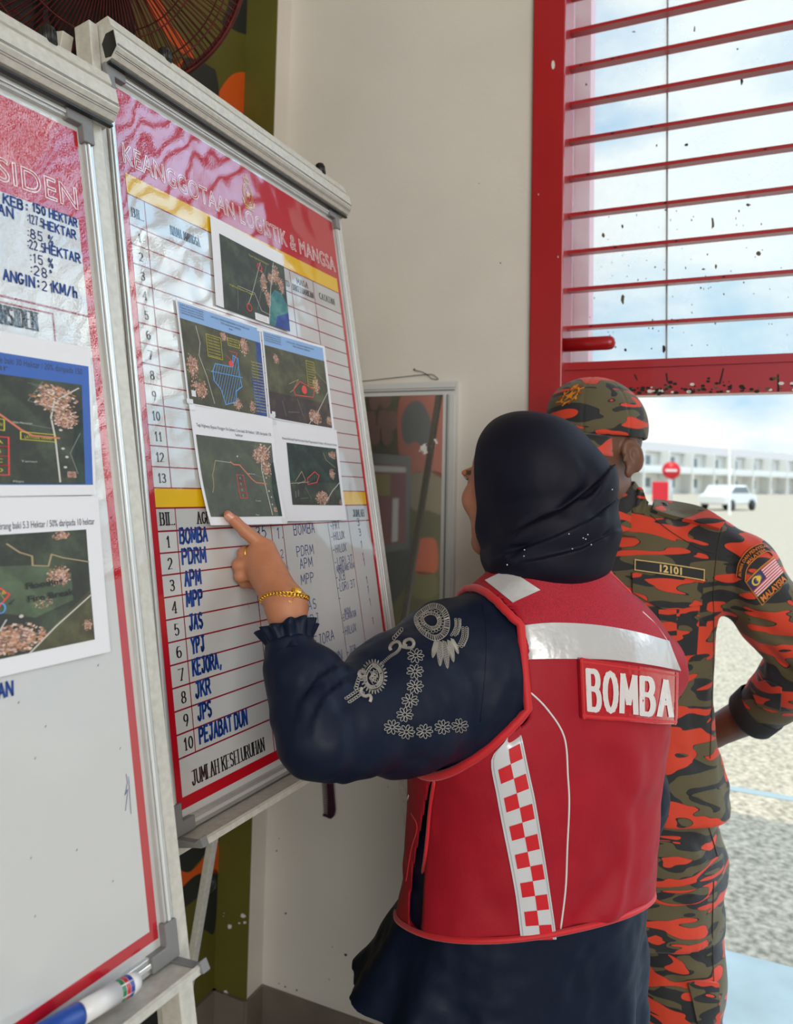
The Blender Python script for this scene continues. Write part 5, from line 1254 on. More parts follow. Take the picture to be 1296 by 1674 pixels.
# ------------------------------------------------------------------ generic head (local: x to its left, y forward, z up)
def head_sdf(q, ears=True, sc=1.0):
    q = q / sc
    d = ell3(q, (0, -.015, .037), (.076, .096, .083))
    d = smin(d, ell3(q, (0, .032, -.030), (.060, .062, .086)), .03)
    for s in (-1, 1):
        d = smin(d, rc(q, (s * .046, .010, -.070), (s * .014, .072, -.100), .020, .018), .03)
        d = smin(d, ell3(q, (s * .040, .062, -.022), (.024, .022, .022)), .025)
        d = smin(d, ell3(q, (s * .030, .083, .024), (.026, .012, .009)), .015)
        d = smax(d, -(ell3(q, (s * .032, .102, .006), (.018, .016, .012))), .012)
        d = smin(d, np.linalg.norm(q - np.array([s * .031, .080, .005]), axis=1) - .0125, .002)
        d = smin(d, rc(q, (s * .012, .094, -.034), (s * .009, .102, -.036), .0085, .008), .008)
    d = smin(d, rc(q, (0, .088, .014), (0, .110, -.028), .0085, .0125), .012)
    d = smin(d, ell3(q, (0, .090, -.058), (.024, .012, .0065)), .006); d = smin(d, ell3(q, (0, .088, -.068), (.020, .012, .007)), .006)
    d = smin(d, ell3(q, (0, .078, -.098), (.022, .018, .016)), .02)
    if ears:
        for s in (-1, 1):
            cr_, sr_ = .94, .34 * s; Rz = np.array([[cr_, -sr_, 0], [sr_, cr_, 0], [0, 0, 1.]]); R = Rz @ np.array([[1, 0, 0], [0, .96, -.28], [0, .28, .96]]).T
            e = ell3(q, (s * .084, -.016, -.002), (.0075, .023, .034), R)
            e = smax(e, -ell3(q, (s * .0925, -.010, .004), (.0085, .0135, .022), R), .004); e = smin(e, ell3(q, (s * .087, -.016, -.004), (.005, .006, .014), R), .005)
            e = smin(e, rc(q, (s * .082, .004, -.004), (s * .081, .005, -.012), .004, .004), .004)
            e = smin(e, ell3(q, (s * .081, -.008, -.034), (.006, .010, .011)), .006)
            d = smin(d, e, .008)
    d = smin(d, rc(q, (0, -.022, -.060), (0, -.040, -.170), .054, .060), .03)
    return d * sc
def head_paint(q, base, lip, brow, iris=(.03, .015, .008)):
    """colours of lips, brows and eyes, by place on the head"""
    c = np.tile(np.array(base), (len(q), 1))
    def put(w, col): c[:] = c * (1 - w[:, None]) + np.array(col) * w[:, None]
    front = q[:, 1] > .06
    w = np.clip(1.6 - ell3(q, (0, .097, -.063), (.022, .02, .010)) / .0015, 0, 1) * front; put(w * .8, lip)
    for s in (-1, 1):
        dx = q[:, 0] * s; w = ((np.abs(q[:, 2] - .027 - .15 * (dx - .03) * -1) < .0045) & (dx > .012) & (dx < .052) & front).astype(float); put(w * .85, brow)
        e = q - np.array([s * .031, .080, .005]); r = np.linalg.norm(e, axis=1); on = (r < .0134) & (e[:, 1] > .004)
        sl = on & (np.abs(e[:, 2]) < .0055 * np.sqrt(np.clip(1 - (e[:, 0] / .0135) ** 2, 0, 1))); put(sl.astype(float), (.75, .72, .70))
        ir = sl & (np.hypot(e[:, 0], e[:, 2]) < .0055); put(ir.astype(float), iris)
        li = on & ~sl & (np.abs(e[:, 2]) < .0085) & (e[:, 2] > 0); put(li * .8, (.02, .015, .012))
    return c
def hand_prims(w, fwd, out, back, sc=1.0, curl=(.35, .4, .45, .5), thumb=.5):
    """relaxed hand: w wrist, fwd towards the fingers, out towards the thumb side, back = back of the hand"""
    w = np.asarray(w); fwd, out, back = [np.asarray(v, float) / np.linalg.norm(v) for v in (fwd, out, back)]
    L3 = lambda o, f_, b: w + (out * o + fwd * f_ + back * b) * sc
    palm = []; fingers = []
    for i, (o, ln, cu) in enumerate(zip((.030, .010, -.010, -.028), (.074, .082, .076, .060), curl)):
        k = L3(o, .088 - .006 * abs(i - 1), .002); palm.append([(L3(o * .55, .0, 0), .018 * sc), (k, .0115 * sc)])
        p = k; a = cu * .6; pts = [(k, .0098 * sc)]
        for f_ in (.45, .30, .25):
            d = fwd * math.cos(a) - back * math.sin(a); p = p + d * ln * f_ * sc; pts.append((p, (.0088 - .0012 * len(pts)) * sc)); a += cu
        fingers.append(pts)
    t0 = L3(.022, .018, -.006); t1 = L3(.046, .045, -.018 - .01 * thumb); t2 = L3(.050, .075, -.026 - .014 * thumb); t3 = L3(.046, .097, -.032 - .016 * thumb)
    fingers.append([(t0, .016 * sc), (t1, .0125 * sc), (t2, .0105 * sc), (t3, .0085 * sc)])
    return palm, fingers
def hand_sdf(p, hp):
    palm, fingers = hp; d = None
    for c in palm:
        e = chain(p, c); d = e if d is None else smin(d, e, .014)
    for c in fingers: d = smin(d, chain(p, c, .003), .0045)
    return d
def loft(p, tab, cen, X, Yv, n=2.3):
    """tab [(z, a, b)]; cen(z) -> (x, y) centre; X, Yv horizontal unit vectors"""
    z = p[:, 2]; t = np.array(sorted(tab)); a = np.interp(z, t[:, 0], t[:, 1]); b = np.interp(z, t[:, 0], t[:, 2]); c = cen(z)
    dx = p[:, 0] - c[0]; dy = p[:, 1] - c[1]; u = dx * X[0] + dy * X[1]; v = dx * Yv[0] + dy * Yv[1]
    k = (np.abs(u / a) ** n + np.abs(v / b) ** n) ** (1 / n); d = (k - 1) * np.minimum(a, b)
    return np.maximum(d, np.maximum(z - t[-1, 0], t[0, 0] - z)), u, v
# ================================================================== WOMAN IN THE RED VEST
def dens(tab):
    t = sorted(tab); return [tuple(_cm(t, i / 80)) for i in range(81)]
wom = thing('person', 'woman in navy headscarf and red vest pointing at the board', 'person', (.2, 1.2, 0))
SKW, LIPW = srgb(190, 126, 92), srgb(150, 80, 70)
aT = math.radians(22); WF = np.array([-math.sin(aT), math.cos(aT), 0]); WL_ = np.array([-math.cos(aT), -math.sin(aT), 0])
def wc(z): x = np.interp(z, [.6, .74, .95, 1.16, 1.34], [.176, .204, .220, .229, .238]); return x, np.interp(z, [.6, .95, 1.34], [1.215, 1.215, 1.19])
VT = dens([(.56, .228, .158), (.74, .206, .146), (.85, .196, .148), (.97, .198, .148), (1.08, .206, .146), (1.16, .216, .138), (1.22, .205, .122), (1.265, .168, .102), (1.295, .126, .084), (1.325, .092, .074), (1.36, .078, .072)])
SH = P(765, 1090, 1.125)
SLV = [(P(800, 1085, 1.18), .098), (P(748, 1102, 1.135), .103), (P(655, 1150, 1.065), .090), (P(580, 1182, 1.0), .064), (P(518, 1200, .955), .050)]
FORE = [(P(518, 1200, .955), .049), (P(500, 1165, .965), .043), (P(483, 1108, .985), .036), (P(474, 1052, 1.003), .0310)]
RSL = [(P(1015, 1075, 1.30), .062), (P(1026, 1180, 1.32), .056), (P(1036, 1300, 1.32), .054), (P(1022, 1400, 1.32), .044), (P(1005, 1490, 1.32), .040)]
def FP(lst, Y): return [P(u, v, Y) for u, v in lst]
tun_folds = [
 (FP([(545, 1078), (520, 1110), (500, 1150), (488, 1200)], .94), .016, .011), (FP([(550, 1102), (522, 1128), (507, 1165), (500, 1205)], .935), -.010, .010),
 (FP([(575, 1140), (540, 1172), (522, 1210), (515, 1250)], .935), .012, .011), (FP([(470, 1060), (462, 1110), (458, 1160)], .965), .005, .010),
 (FP([(700, 1000), (660, 1040), (600, 1090)], 1.06), .004, .014), (FP([(600, 1260), (640, 1240), (700, 1225)], 1.0), .006, .014),
 (FP([(815, 1030), (800, 1080), (780, 1150), (765, 1220)], 1.02), .006, .012), (FP([(840, 1100), (815, 1160), (790, 1210)], 1.03), -.006, .012), (FP([(845, 1130), (825, 1175), (800, 1215)], 1.03), .007, .008),
 (FP([(740, 990), (760, 1050), (772, 1120)], 1.03), .003, .012),
 (FP([(690, 1510), (660, 1560), (640, 1620)], 1.05), .008, .02), (FP([(760, 1535), (740, 1600), (735, 1674)], 1.02), -.008, .025), (FP([(860, 1560), (850, 1620), (845, 1700)], 1.02), .008, .025), (FP([(960, 1545), (975, 1600), (980, 1700)], 1.05), -.007, .03), (FP([(900, 1545), (960, 1600), (1030, 1640)], 1.03), .006, .02)]
def tunic_f(p):
    d, u, v = loft(p, [(z, a - .010, b - .010) for z, a, b in VT], wc, WL_, WF)
    z = p[:, 2]; th = np.arctan2(v, u); fl = np.clip((.86 - z) / .2, 0, 1)
    d = d - fl * (.007 * np.sin(th * 9 + 3 * np.sin(th * 2)) + .004) - .042 * np.clip((.83 - z) / .13, 0, 1) * np.exp(-((th - .55) / .75) ** 2)
    d = smin(d, chain(p, SLV, .02), .03); d = smin(d, chain(p, FORE, .015), .012); d = smin(d, chain(p, RSL, .02), .02)
    d = smin(d, ell3(p, P(524, 1100, .99), (.030, .03, .034)), .02)
    d = d - layer(p, [(476, 1212), (489, 1152), (520, 1108), (556, 1086)], .007, 48, 4, 1.06) - layer(p, [(503, 1222), (511, 1172), (531, 1138), (562, 1112)], .007, 45, 4, 1.06)
    d = d + .45 * folds(p, tun_folds) + .006 * vnoise(p, 22) + .003 * vnoise(p, 55)
    hem = .60 + .10 * np.clip((u - .0) / .22, 0, 1)
    arm = (p[:, 1] < 1.045) & (p[:, 0] < .05)
    d = np.where(arm, d, np.maximum(d, hem - z))
    dd = FORE[-1][0] - FORE[-2][0]; dd = dd / np.linalg.norm(dd); cut = (p - (FORE[-1][0] + dd * .004)) @ dd
    near = np.linalg.norm(p - FORE[-1][0], axis=1) < .09
    return np.where(near, np.maximum(d, cut), d)
navy = cloth_mat('navy_crepe', srgb(11, 22, 44), .50, 0, 800, .10, .08, .22)
TUN = mesh_sdf(tunic_f, (-.20, .84, .54), (.50, 1.44, 1.38), .0042)
sdf_object('tunic', [TUN], navy, wom)
# --- vest
AHC = np.array([.0, 1.172]); 
def vest_f(p):
    d, u, v = loft(p, VT, wc, WL_, WF); z = p[:, 2]
    d = smin(d, ell3(p, P(1080, 1094, 1.262), (.036, .040, .046)), .04)
    d = d + .006 * vnoise(p, 13) + .0022 * vnoise(p, 40) + 1.7 * folds(p, VF)
    hem = .815 - .27 * v - .0 * u
    d = smax(d, hem - z, .004); d = smax(d, z - 1.338, .004)
    zc, rz, ry = 1.168, .130, .128
    e = (np.sqrt((v / ry) ** 2 + ((z - zc) / rz) ** 2) - 1) * .125
    d = smax(d, -np.maximum(e, .100 - u), .003)
    e2 = (np.sqrt(((v - .08) / .07) ** 2 + ((z - 1.15) / .12) ** 2) - 1) * .1
    d = smax(d, -np.maximum(e2, .135 + u), .003)
    p2 = p * np.array([1, 0, 1.]); sl_ = polydist(p2, SLOT2) - .0015 - .0065 * np.clip((1.06 - z) / .2, 0, 1); d = smax(d, -np.maximum(sl_, p[:, 1] - 1.21), .002)
    return d
SLOT = FP([(712, 1235), (704, 1300), (694, 1380), (686, 1450), (680, 1530)], 1.10)
SLOT2 = [np.array([x[0], 0, x[2]]) for x in SLOT]
VF = [(FP([(1085, 1250), (1075, 1300), (1055, 1345), (1062, 1400), (1050, 1450)], 1.10), .006, .016), (FP([(1000, 1490), (1030, 1440), (1050, 1370)], 1.09), -.005, .02), (FP([(940, 1500), (1000, 1450), (1040, 1400)], 1.08), .004, .02),
      (FP([(720, 1330), (760, 1400), (800, 1480)], 1.04), .003, .02), (FP([(1000, 1200), (1040, 1260), (1070, 1300)], 1.10), -.004, .025), (FP([(700, 1500), (760, 1480), (820, 1500)], 1.04), .004, .018)]
vred = cloth_mat('red_vest_cloth', srgb(162, 8, 33), .62, .02, 620, .22, .06, .35)
VEST = mesh_sdf(vest_f, (-.06, .98, .74), (.50, 1.42, 1.36), .0036)
# snap the slot so the front panel hangs free of the back panel
vest = sdf_object('vest', [VEST], vred, wom)
TV = Tri([VEST, TUN]); TVo = Tri([VEST]); TT = Tri([TUN])
# --- hijab
hj = cloth_mat('navy_scarf', srgb(11, 12, 30), .62, 0, 1200, .12, .06, .25)
HY = 1.2
FHa = math.radians(31); FH = np.array([-math.sin(FHa), math.cos(FHa), 0]); FHl = np.array([-math.cos(FHa), -math.sin(FHa), 0])
HC = np.array([.190, 1.228, 1.447])
def hl(p): q = p - HC; return np.stack([q @ FHl, q @ FH, q[:, 2]], 1)
hjf = [(FP([(1002, 760), (965, 800), (918, 833), (862, 856), (800, 890)], 1.12), .0075, .007), (FP([(1004, 772), (968, 812), (922, 845), (866, 868), (804, 902)], 1.115), -.006, .010),
 (FP([(1010, 815), (962, 855), (900, 882), (835, 905)], 1.115), .006, .006), (FP([(1010, 826), (962, 866), (900, 893), (835, 916)], 1.115), -.004, .009),
 (FP([(1004, 868), (950, 898), (885, 914)], 1.12), .005, .006),
 (FP([(893, 750), (889, 785), (897, 812), (918, 832)], 1.10), .006, .010), (FP([(950, 725), (968, 765), (962, 800), (945, 822)], 1.12), .005, .010), (FP([(935, 710), (955, 750), (945, 800)], 1.11), -.004, .014),
 (FP([(815, 690), (800, 760), (800, 840), (815, 900)], 1.12), -.003, .012)]
def hijab_f(p):
    d = ell3(p, P(880, 783, 1.225), (.098, .112, .104)); d = smin(d, ell3(p, P(836, 735, 1.25), (.050, .085, .054)), .03); d = smin(d, ell3(p, P(832, 810, 1.25), (.056, .085, .085)), .03)
    d = smin(d, ell3(p, P(948, 795, 1.215), (.052, .085, .055)), .03)
    d = smin(d, ell3(p, P(902, 860, 1.205), (.102, .105, .058)), .02); d = smin(d, ell3(p, P(890, 915, 1.20), (.096, .10, .042)), .03)
    q = hl(p); d = smin(d, head_sdf(q, False, .93) - .007, .012)
    d = d + folds(p, hjf) * .8 + .003 * vnoise(p, 20)
    d = d - layer(p, [(778, 906), (800, 890), (865, 857), (918, 835), (960, 802), (985, 780), (1006, 756)], .008, 70, 6) - layer(p, [(795, 915), (835, 903), (905, 878), (965, 850), (1014, 812)], .005, 55, 6) - layer(p, [(830, 922), (885, 913), (950, 897), (1010, 866)], .005, 50, 6)
    face = ell3(q, (-.01, .11, -.012), (.060, .065, .108))
    d = smax(d, -face, .004); front = q[:, 1] - .018 - .25 * np.clip(q[:, 2] - .05, 0, .1); d = smax(d, front, .006)
    return d
HIJ = mesh_sdf(hijab_f, (.05, 1.05, 1.26), (.36, 1.36, 1.59), .0022)
sdf_object('headscarf', [HIJ], hj, wom)
TH = Tri([HIJ])
b = MB(); mg_ = mat('diamante', (.9, .9, .92), .08, .3)
sc0 = lambda u, v: (u / 4.05 + 740, v / 4.05 + 640)
for u, v in ((768, 943), (862, 970), (878, 977), (892, 947), (915, 1014), (790, 1041), (475, 1049), (471, 1090), (361, 1146), (1053, 649)):
    h = TH.hit(*sc0(u, v))
    if h: b.lathe(h[0] + h[2] * .0008, h[2], [(-.001, .0011), (.0004, .0009), (.0009, 0)], mg_, 8)
o = b.build('rhinestone', wom); o['kind'] = 'stuff'
# --- body: head, hidden torso and legs, pointing hand
TIP = P(370, 838, 1.0)
dpt = lambda u, v, off: on_plane(u, v, RB(0, 0, off), RB.Nn)      # point at a given height above the board
HANDP = {}
tip = dpt(372, 841, .0160); pip = dpt(401, 869, .030); mcp = dpt(436, 897, .050); wr = P(468, 990, 1.03)
DD = lambda p0, u, v, Yo=0: P(u, v, p0[1] + Yo)
def chainp(l): return l
idx = [(mcp, .0112), (pip, .0086), (P(384, 852, (pip[1] * .45 + tip[1] * .55)), .0074), (tip, .0058)]
m2, m3, m4 = P(424, 903, mcp[1] - .004), P(417, 918, mcp[1] - .004), P(418, 934, mcp[1] - .002)
mid = [(m2, .0112), (P(399, 905, mcp[1] + .005), .0098), (P(404, 916, mcp[1] + .015), .0088), (P(424, 928, mcp[1] + .026), .008)]
rin = [(m3, .0112), (P(391, 924, mcp[1] - .003), .0096), (P(396, 934, mcp[1] + .007), .0086), (P(416, 944, mcp[1] + .022), .0078)]
pin = [(m4, .0105), (P(393, 942, mcp[1] - .003), .0086), (P(399, 951, mcp[1] + .007), .0078), (P(418, 956, mcp[1] + .020), .0072)]
thb = [(P(466, 958, mcp[1] + .012), .014), (dpt(455, 930, .030), .0112), (dpt(436, 922, .0145), .0092), (dpt(420, 922, .0115), .0076)]
fo = [(wr, .0195), (P(474, 1040, 1.01), .0215), (P(497, 1165, .968), .026)]
def phand(p):
    d = None
    for k, rr in ((mcp, .0125), (m2, .013), (m3, .0135), (m4, .0130)):
        e = rc(p, wr, k, .019, rr); d = e if d is None else smin(d, e, .016)
    d = smin(d, chain(p, fo, .01), .02)
    for c in (idx, mid, rin, pin): d = smin(d, chain(p, c, .003), .0045)
    d = smin(d, chain(p, thb, .004), .007)
    d = d + folds(p, [([pip + (pip - tip) * .02 - RB.Nn * 0 + np.array([0, -.009, .003])], 0, .003)] if False else [])
    # knuckle creases and the nail bed
    nb = tip + RB.Nn * .0055 + (pip - tip) * .14
    d = d + .0006 * np.exp(-((np.linalg.norm(p - nb, axis=1) - .0052) / .0012) ** 2)
    return d
lo = np.array([-.27, .92, 1.18]); hi = np.array([-.07, 1.16, 1.46])
HND = mesh_sdf(phand, lo, hi, .0016)
rhand = hand_prims(P(1024, 1500, 1.31), (-.1, .1, -1), (-.6, .7, 0), (.8, .5, 0))
legL, legR = np.array([.105, 1.185, 0]), np.array([.250, 1.225, 0])
def wbody(p):
    d = head_sdf(hl(p), False, .93)
    d = smin(d, rc(p, (.215, 1.195, 1.24), (.21, 1.205, 1.36), .075, .05), .03)
    t = loft(p, [(z, a - .065, b - .06) for z, a, b in VT if .84 < z < 1.27], wc, WL_, WF)[0]; d = smin(d, t, .04)
    d = smin(d, chain(p, [(c, r - .058) for c, r in SLV[:3]] + [(SLV[3][0], .034), (SLV[4][0], .026)], .02), .03)
    d = smin(d, chain(p, [(RSL[0][0], .045), (RSL[2][0], .034), (RSL[4][0], .024)], .02), .03)
    d = smin(d, hand_sdf(p, rhand), .008)
    for l in (legL, legR): d = smin(d, chain(p, [(l + (0, 0, .78), .070), (l + (0, 0, .45), .055), (l + (0, 0, .12), .038), (l + (0, .02, .06), .035)], .02), .04)
    return d
WB1 = mesh_sdf(lambda p: head_sdf(hl(p), False, .93), (.06, 1.08, 1.32), (.31, 1.38, 1.60), .0026)
WB2 = mesh_sdf(wbody, (-.19, .90, .03), (.50, 1.45, 1.36), .008)
def wpaint(v):
    c = np.tile(np.array(SKW), (len(v), 1)); q = hl(v) / .93; hd = (q[:, 2] > -.13) & (np.abs(q[:, 0]) < .12) & (np.abs(q[:, 1]) < .15)
    c[hd] = head_paint(q[hd], srgb(186, 122, 90), LIPW, (.02, .014, .012))
    r = np.linalg.norm(v - tip, axis=1); c = c * (1 - .12 * np.exp(-(r / .02) ** 2)[:, None] * np.array([0, .6, .5]))
    return c
sdf_object('body', [WB1, WB2, HND], skin_mat('skin_woman'), wom, wpaint)
TBH = Tri([HND])
# eyelashes, nail
b = MB()
for k in range(9):
    a = .018 + k * .0026; p0 = HC + (FHl * a + FH * .0885 + UP * .011) * .93; b.tube([p0, p0 + (FH * .006 + UP * .003 + FHl * .001) * 1, p0 + FH * .010 + UP * .008 + FHl * .002], [.0006, .0005, .0002], m_blk, 4)
b.build('eyelashes', wom)
nq = surf_fn(TBH, [(366.5, 843), (377, 838)], [(372, 852), (383, 846)], 2, .0003)
slab('fingernail', nq, mat('nail_pink', srgb(206, 142, 122), .25), wom, .0007, 6, 6)
# --- bracelet: curb-link chain with clasp plate and safety chain, ring
gold = mat('gold', srgb(232, 178, 66), .22, 1.0)
wax = (P(474, 1040, 1.01) - wr); wax /= np.linalg.norm(wax)
bc = P(468, 977, 1.027); bu = np.cross(wax, [0, 1, 0]); bu /= np.linalg.norm(bu); bw = np.cross(wax, bu)
tl = wax * 1.0
def wrist_r(th):
    dirv = bu * math.cos(th) + bw * math.sin(th); c = bc + wax * (.006 * math.sin(th + 1.2)); r = .015
    for _ in range(26):
        d = float(phand((c + dirv * r)[None])[0]); r -= d * .8
    return c, dirv, r
b = MB(); nlk = 30
for k in range(nlk):
    th = 2 * math.pi * k / nlk; c, dv, r = wrist_r(th); c2, dv2, r2_x = wrist_r(th + 2 * math.pi / nlk * 1.35)
    p0 = c + dv * (r + .0015); p1 = c2 + dv2 * (r2_x + .0015); t_ = p1 - p0; l_ = np.linalg.norm(t_); t_ /= l_; md = (p0 + p1) / 2; s_ = np.cross(t_, dv); s_ = s_ * math.cos(.6) + dv * math.sin(.6)
    b.tube([md + t_ * l_ * .5 * math.cos(a_) + s_ * .0030 * math.sin(a_) for a_ in np.linspace(0, 2 * math.pi, 13)[:-1]], .0009, gold, 6, closed=True)
brc = b.build('bracelet', wom)
cl = surf_fn(TBH, [(479, 961), (491, 966)], [(476, 968), (489, 973)], 2, .0028)
b = MB(); nx = 3
vs = [cl(i / nx, j / 2, 0) for j in range(3) for i in range(nx + 1)]; vs2 = [cl(i / nx, j / 2, -.0025) for j in range(3) for i in range(nx + 1)]
fs = [(j * 4 + i, (j + 1) * 4 + i, (j + 1) * 4 + i + 1, j * 4 + i + 1) for j in range(2) for i in range(3)]
b.add(vs, fs, gold); ring_ = [0, 1, 2, 3, 7, 11, 10, 9, 8, 4]; b.add(vs + vs2, [(ring_[i], ring_[(i + 1) % 10], 12 + ring_[(i + 1) % 10], 12 + ring_[i]) for i in range(10)], gold)
off = np.array(brc.parent.location)
o = b.build('clasp', wom); o.parent = brc; 
b = MB(); b.tube(on_surf(TBH, [(473, 966), (472, 978), (473, 985), (477, 984), (481, 976), (484, 970)], .001), .0005, gold, 5); o = b.build('safety_chain', wom); o.parent = brc
b = MB(); rp_ = P(408, 902, mcp[1] - .002); ax_ = mid[1][0] - mid[0][0]; ax_ /= np.linalg.norm(ax_); a1_ = np.cross(ax_, UP); a1_ /= np.linalg.norm(a1_); a2_ = np.cross(ax_, a1_)
rpc = mid[0][0] * .35 + mid[1][0] * .65
b.tube([rpc + .0112 * (a1_ * math.cos(t) + a2_ * math.sin(t)) for t in np.linspace(0, 2 * math.pi, 25)[:-1]], .0012, gold, 8, closed=True)
b.build('ring', wom)
# --- sleeve ruffle
b = MB(); d0 = FORE[-1][0]; ax_ = FORE[-1][0] - FORE[-2][0]; ax_ /= np.linalg.norm(ax_); a1_ = np.cross(ax_, [0, 1, 0]); a1_ /= np.linalg.norm(a1_); a2_ = np.cross(ax_, a1_); n = 96; vs = []
for j, (dd, r0_, am) in enumerate(((-.012, .0335, .001), (.000, .0285, .0012), (.006, .0300, .002), (.014, .0335, .0035), (.022, .0365, .0050), (.0225, .0355, .0050), (.014, .032, .0035), (.004, .0275, .001))):
    for i in range(n):
        th = 2 * math.pi * i / n; r_ = r0_ + am * (math.sin(th * 11) + .5 * math.sin(th * 7 + 1)); tl_ = .004 * math.sin(th * 3 + .5) * (j / 4)
        vs.append(d0 + ax_ * (dd + tl_ * .4) + (a1_ * math.cos(th) + a2_ * math.sin(th)) * r_)
b.add(vs, [(j * n + i, j * n + (i + 1) % n, (j + 1) * n + (i + 1) % n, (j + 1) * n + i) for j in range(7) for i in range(n)], navy, True); b.build('sleeve_ruffle', wom)
# --- vest trims
m_bind = cloth_mat('red_binding', srgb(202, 24, 34), .6, .2, 900, .15, .05); m_sil = mat('silver_reflective_tape', (.64, .65, .67), .28, .35, coat=.4, bump=(30, .5, .006)); m_pipe = mat('white_piping', (.72, .72, .73), .5)
m_mesh = mat('red_mesh_fabric', srgb(158, 12, 36), .7)
def meshbump(M):
    t = M.node_tree; b = t.nodes['Principled BSDF']; tc = t.nodes.new('ShaderNodeTexCoord'); v = t.nodes.new('ShaderNodeTexVoronoi'); v.inputs['Scale'].default_value = 620; t.links.new(tc.outputs['Object'], v.inputs['Vector'])
    r = t.nodes.new('ShaderNodeValToRGB'); t.links.new(v.outputs['Distance'], r.inputs[0]); r.color_ramp.elements[0].position = .25; r.color_ramp.elements[0].color = (*srgb(128, 6, 28), 1); r.color_ramp.elements[1].position = .5; r.color_ramp.elements[1].color = (*srgb(180, 16, 44), 1); t.links.new(r.outputs[0], b.inputs['Base Color'])
meshbump(m_mesh)
tape_top = [(838.8, 1025), (899, 1018.5), (973, 1022), (1037.6, 1033), (1092, 1048)]; tape_bot = [(859.6, 1078), (917, 1077), (996, 1078.5), (1065, 1087.5), (1112, 1097)]
ft = surf_fn(TVo, tape_top, tape_bot, 3, .0006); slab('reflective_tape', ft, m_sil, wom, .0012, 30, 6)
yk = surf_fn(TVo, [(772, 962), (812, 938), (852, 924), (905, 914), (945, 914), (985, 928), (1030, 968), (1074, 1022)], [(815, 1014), (838, 1024), (866, 1021), (899, 1018), (973, 1022), (1015, 1029), (1050, 1036), (1090, 1047)], 4, .0002)
slab('mesh_yoke', yk, m_mesh, wom, .0010, 36, 12)
sh_t = surf_fn(TVo, [(793.5, 950), (831.9, 931)], [(838, 986), (882.7, 965)], 2, .0010); slab('reflective_patch', sh_t, m_sil, wom, .0012, 8, 8)
stl = [(813, 1226), (806, 1262), (820, 1344), (841, 1454), (851, 1536)]; str_ = [(848, 1180), (855, 1215), (876, 1316), (894, 1431), (909, 1534)]
stl = [(822, 1216), (803, 1242), (812, 1300), (822, 1355), (841, 1454), (851, 1536)]; str_ = [(848, 1180), (854, 1212), (866, 1270), (876, 1318), (894, 1431), (909, 1534)]
S = Sheet(surf_fn(TVo, uni(stl), uni(str_), 4, .0022)); m_chk = mat('red_reflective_square', srgb(206, 18, 34), .3, coat=.4)
S.grid(0, 0, 1, 1, mat('white_reflective_strip', (.66, .67, .70), .3, .1, coat=.3), 30, z=0)
rows_ = 13
for k in range(rows_):
    a0, a1 = .09 + k * .91 / rows_, .09 + (k + 1) * .91 / rows_
    b0, b1 = ((.55, .90) if k % 2 == 0 else (.18, .55)); S.grid(a0, b0, a1, b1, m_chk, 3, z=.0005)
for bb in (.07, .95): S.line([(i / 40, bb) for i in range(41)], .022, mat('grey_stitch', (.40, .40, .42), .6), .0006)
S.mb.build('checker_strip', wom)
def trim(nm, pts, r, m, tri=TVo, lift=.0, par=wom):
    b = MB(); q_ = on_surf(tri, [tuple(x) for x in catmull(pts, 10)], lift)
    if len(q_) > 1: b.tube(q_, r, m, 6); return b.build(nm, par)
trim('white_piping', [(858.7, 1124), (894, 1159), (922, 1205), (928, 1270), (930, 1316), (927, 1385), (924, 1454), (914, 1534)], .0014, m_pipe)
def binding(pts, w, nm):
    c = [tuple(x) for x in catmull(pts, 12)]; q_ = on_surf(TVo, c, .0)
    if len(q_) > 2: b = MB(); b.tube(q_, w, m_bind, 8); b.build(nm, wom)
# bright binding along the armhole: follow the cut edge itself
def arm_edge():
    zc, rz, ry = 1.168, .130, .128; pts = []
    for k in range(121):
        t = 2 * math.pi * k / 120; v0, z0 = ry * math.cos(t), zc + rz * math.sin(t); c = wc(z0)
        us = np.linspace(.100, .25, 90); pp = np.array([[c[0] + WL_[0] * u_ + WF[0] * v0, c[1] + WL_[1] * u_ + WF[1] * v0, z0] for u_ in us])
        d = loft(pp, VT, wc, WL_, WF)[0]; i = np.where(d < 0)[0]
        if len(i): pts.append(pp[i[-1]] + WL_ * .001)
    return pts
ae = arm_edge(); b = MB(); b.tube(ae, .0062, m_bind, 8, closed=True); b.build('armhole_binding', wom)
hb_ = []
for k in range(100):
    t = 2 * math.pi * k / 100; z = .83; 
    for _ in range(6):
        c = wc(z); aa = np.interp(z, [x[0] for x in VT], [x[1] for x in VT]); bb = np.interp(z, [x[0] for x in VT], [x[2] for x in VT]); k_ = (abs(math.cos(t)) ** 2.3 + abs(math.sin(t)) ** 2.3) ** (-1 / 2.3); u_, v_ = aa * k_ * math.cos(t), bb * k_ * math.sin(t); z = .815 - .27 * v_
    hb_.append(np.array([c[0] + WL_[0] * u_ + WF[0] * v_, c[1] + WL_[1] * u_ + WF[1] * v_, z + .002]))
b = MB(); b.tube(hb_, .0042, m_bind, 6, closed=True); b.build('hem_binding', wom)
trim('front_edge_binding', [(716, 1250), (706, 1310), (698, 1390), (690, 1450), (684, 1502)], .0034, m_bind, TVo, .001)
trim('side_piping', [(668, 1300), (657, 1345), (655, 1395)], .0012, m_pipe)
trim('pocket_edge', [(672, 1330), (682, 1352), (672, 1390), (664, 1440)], .0012, m_bind)
trim('collar_binding', [(860, 925), (905, 915), (945, 914), (985, 928), (1030, 970)], .0030, m_bind)
trim('shoulder_piping', [(1050, 1000), (1072, 1022), (1092, 1050)], .0014, m_pipe)
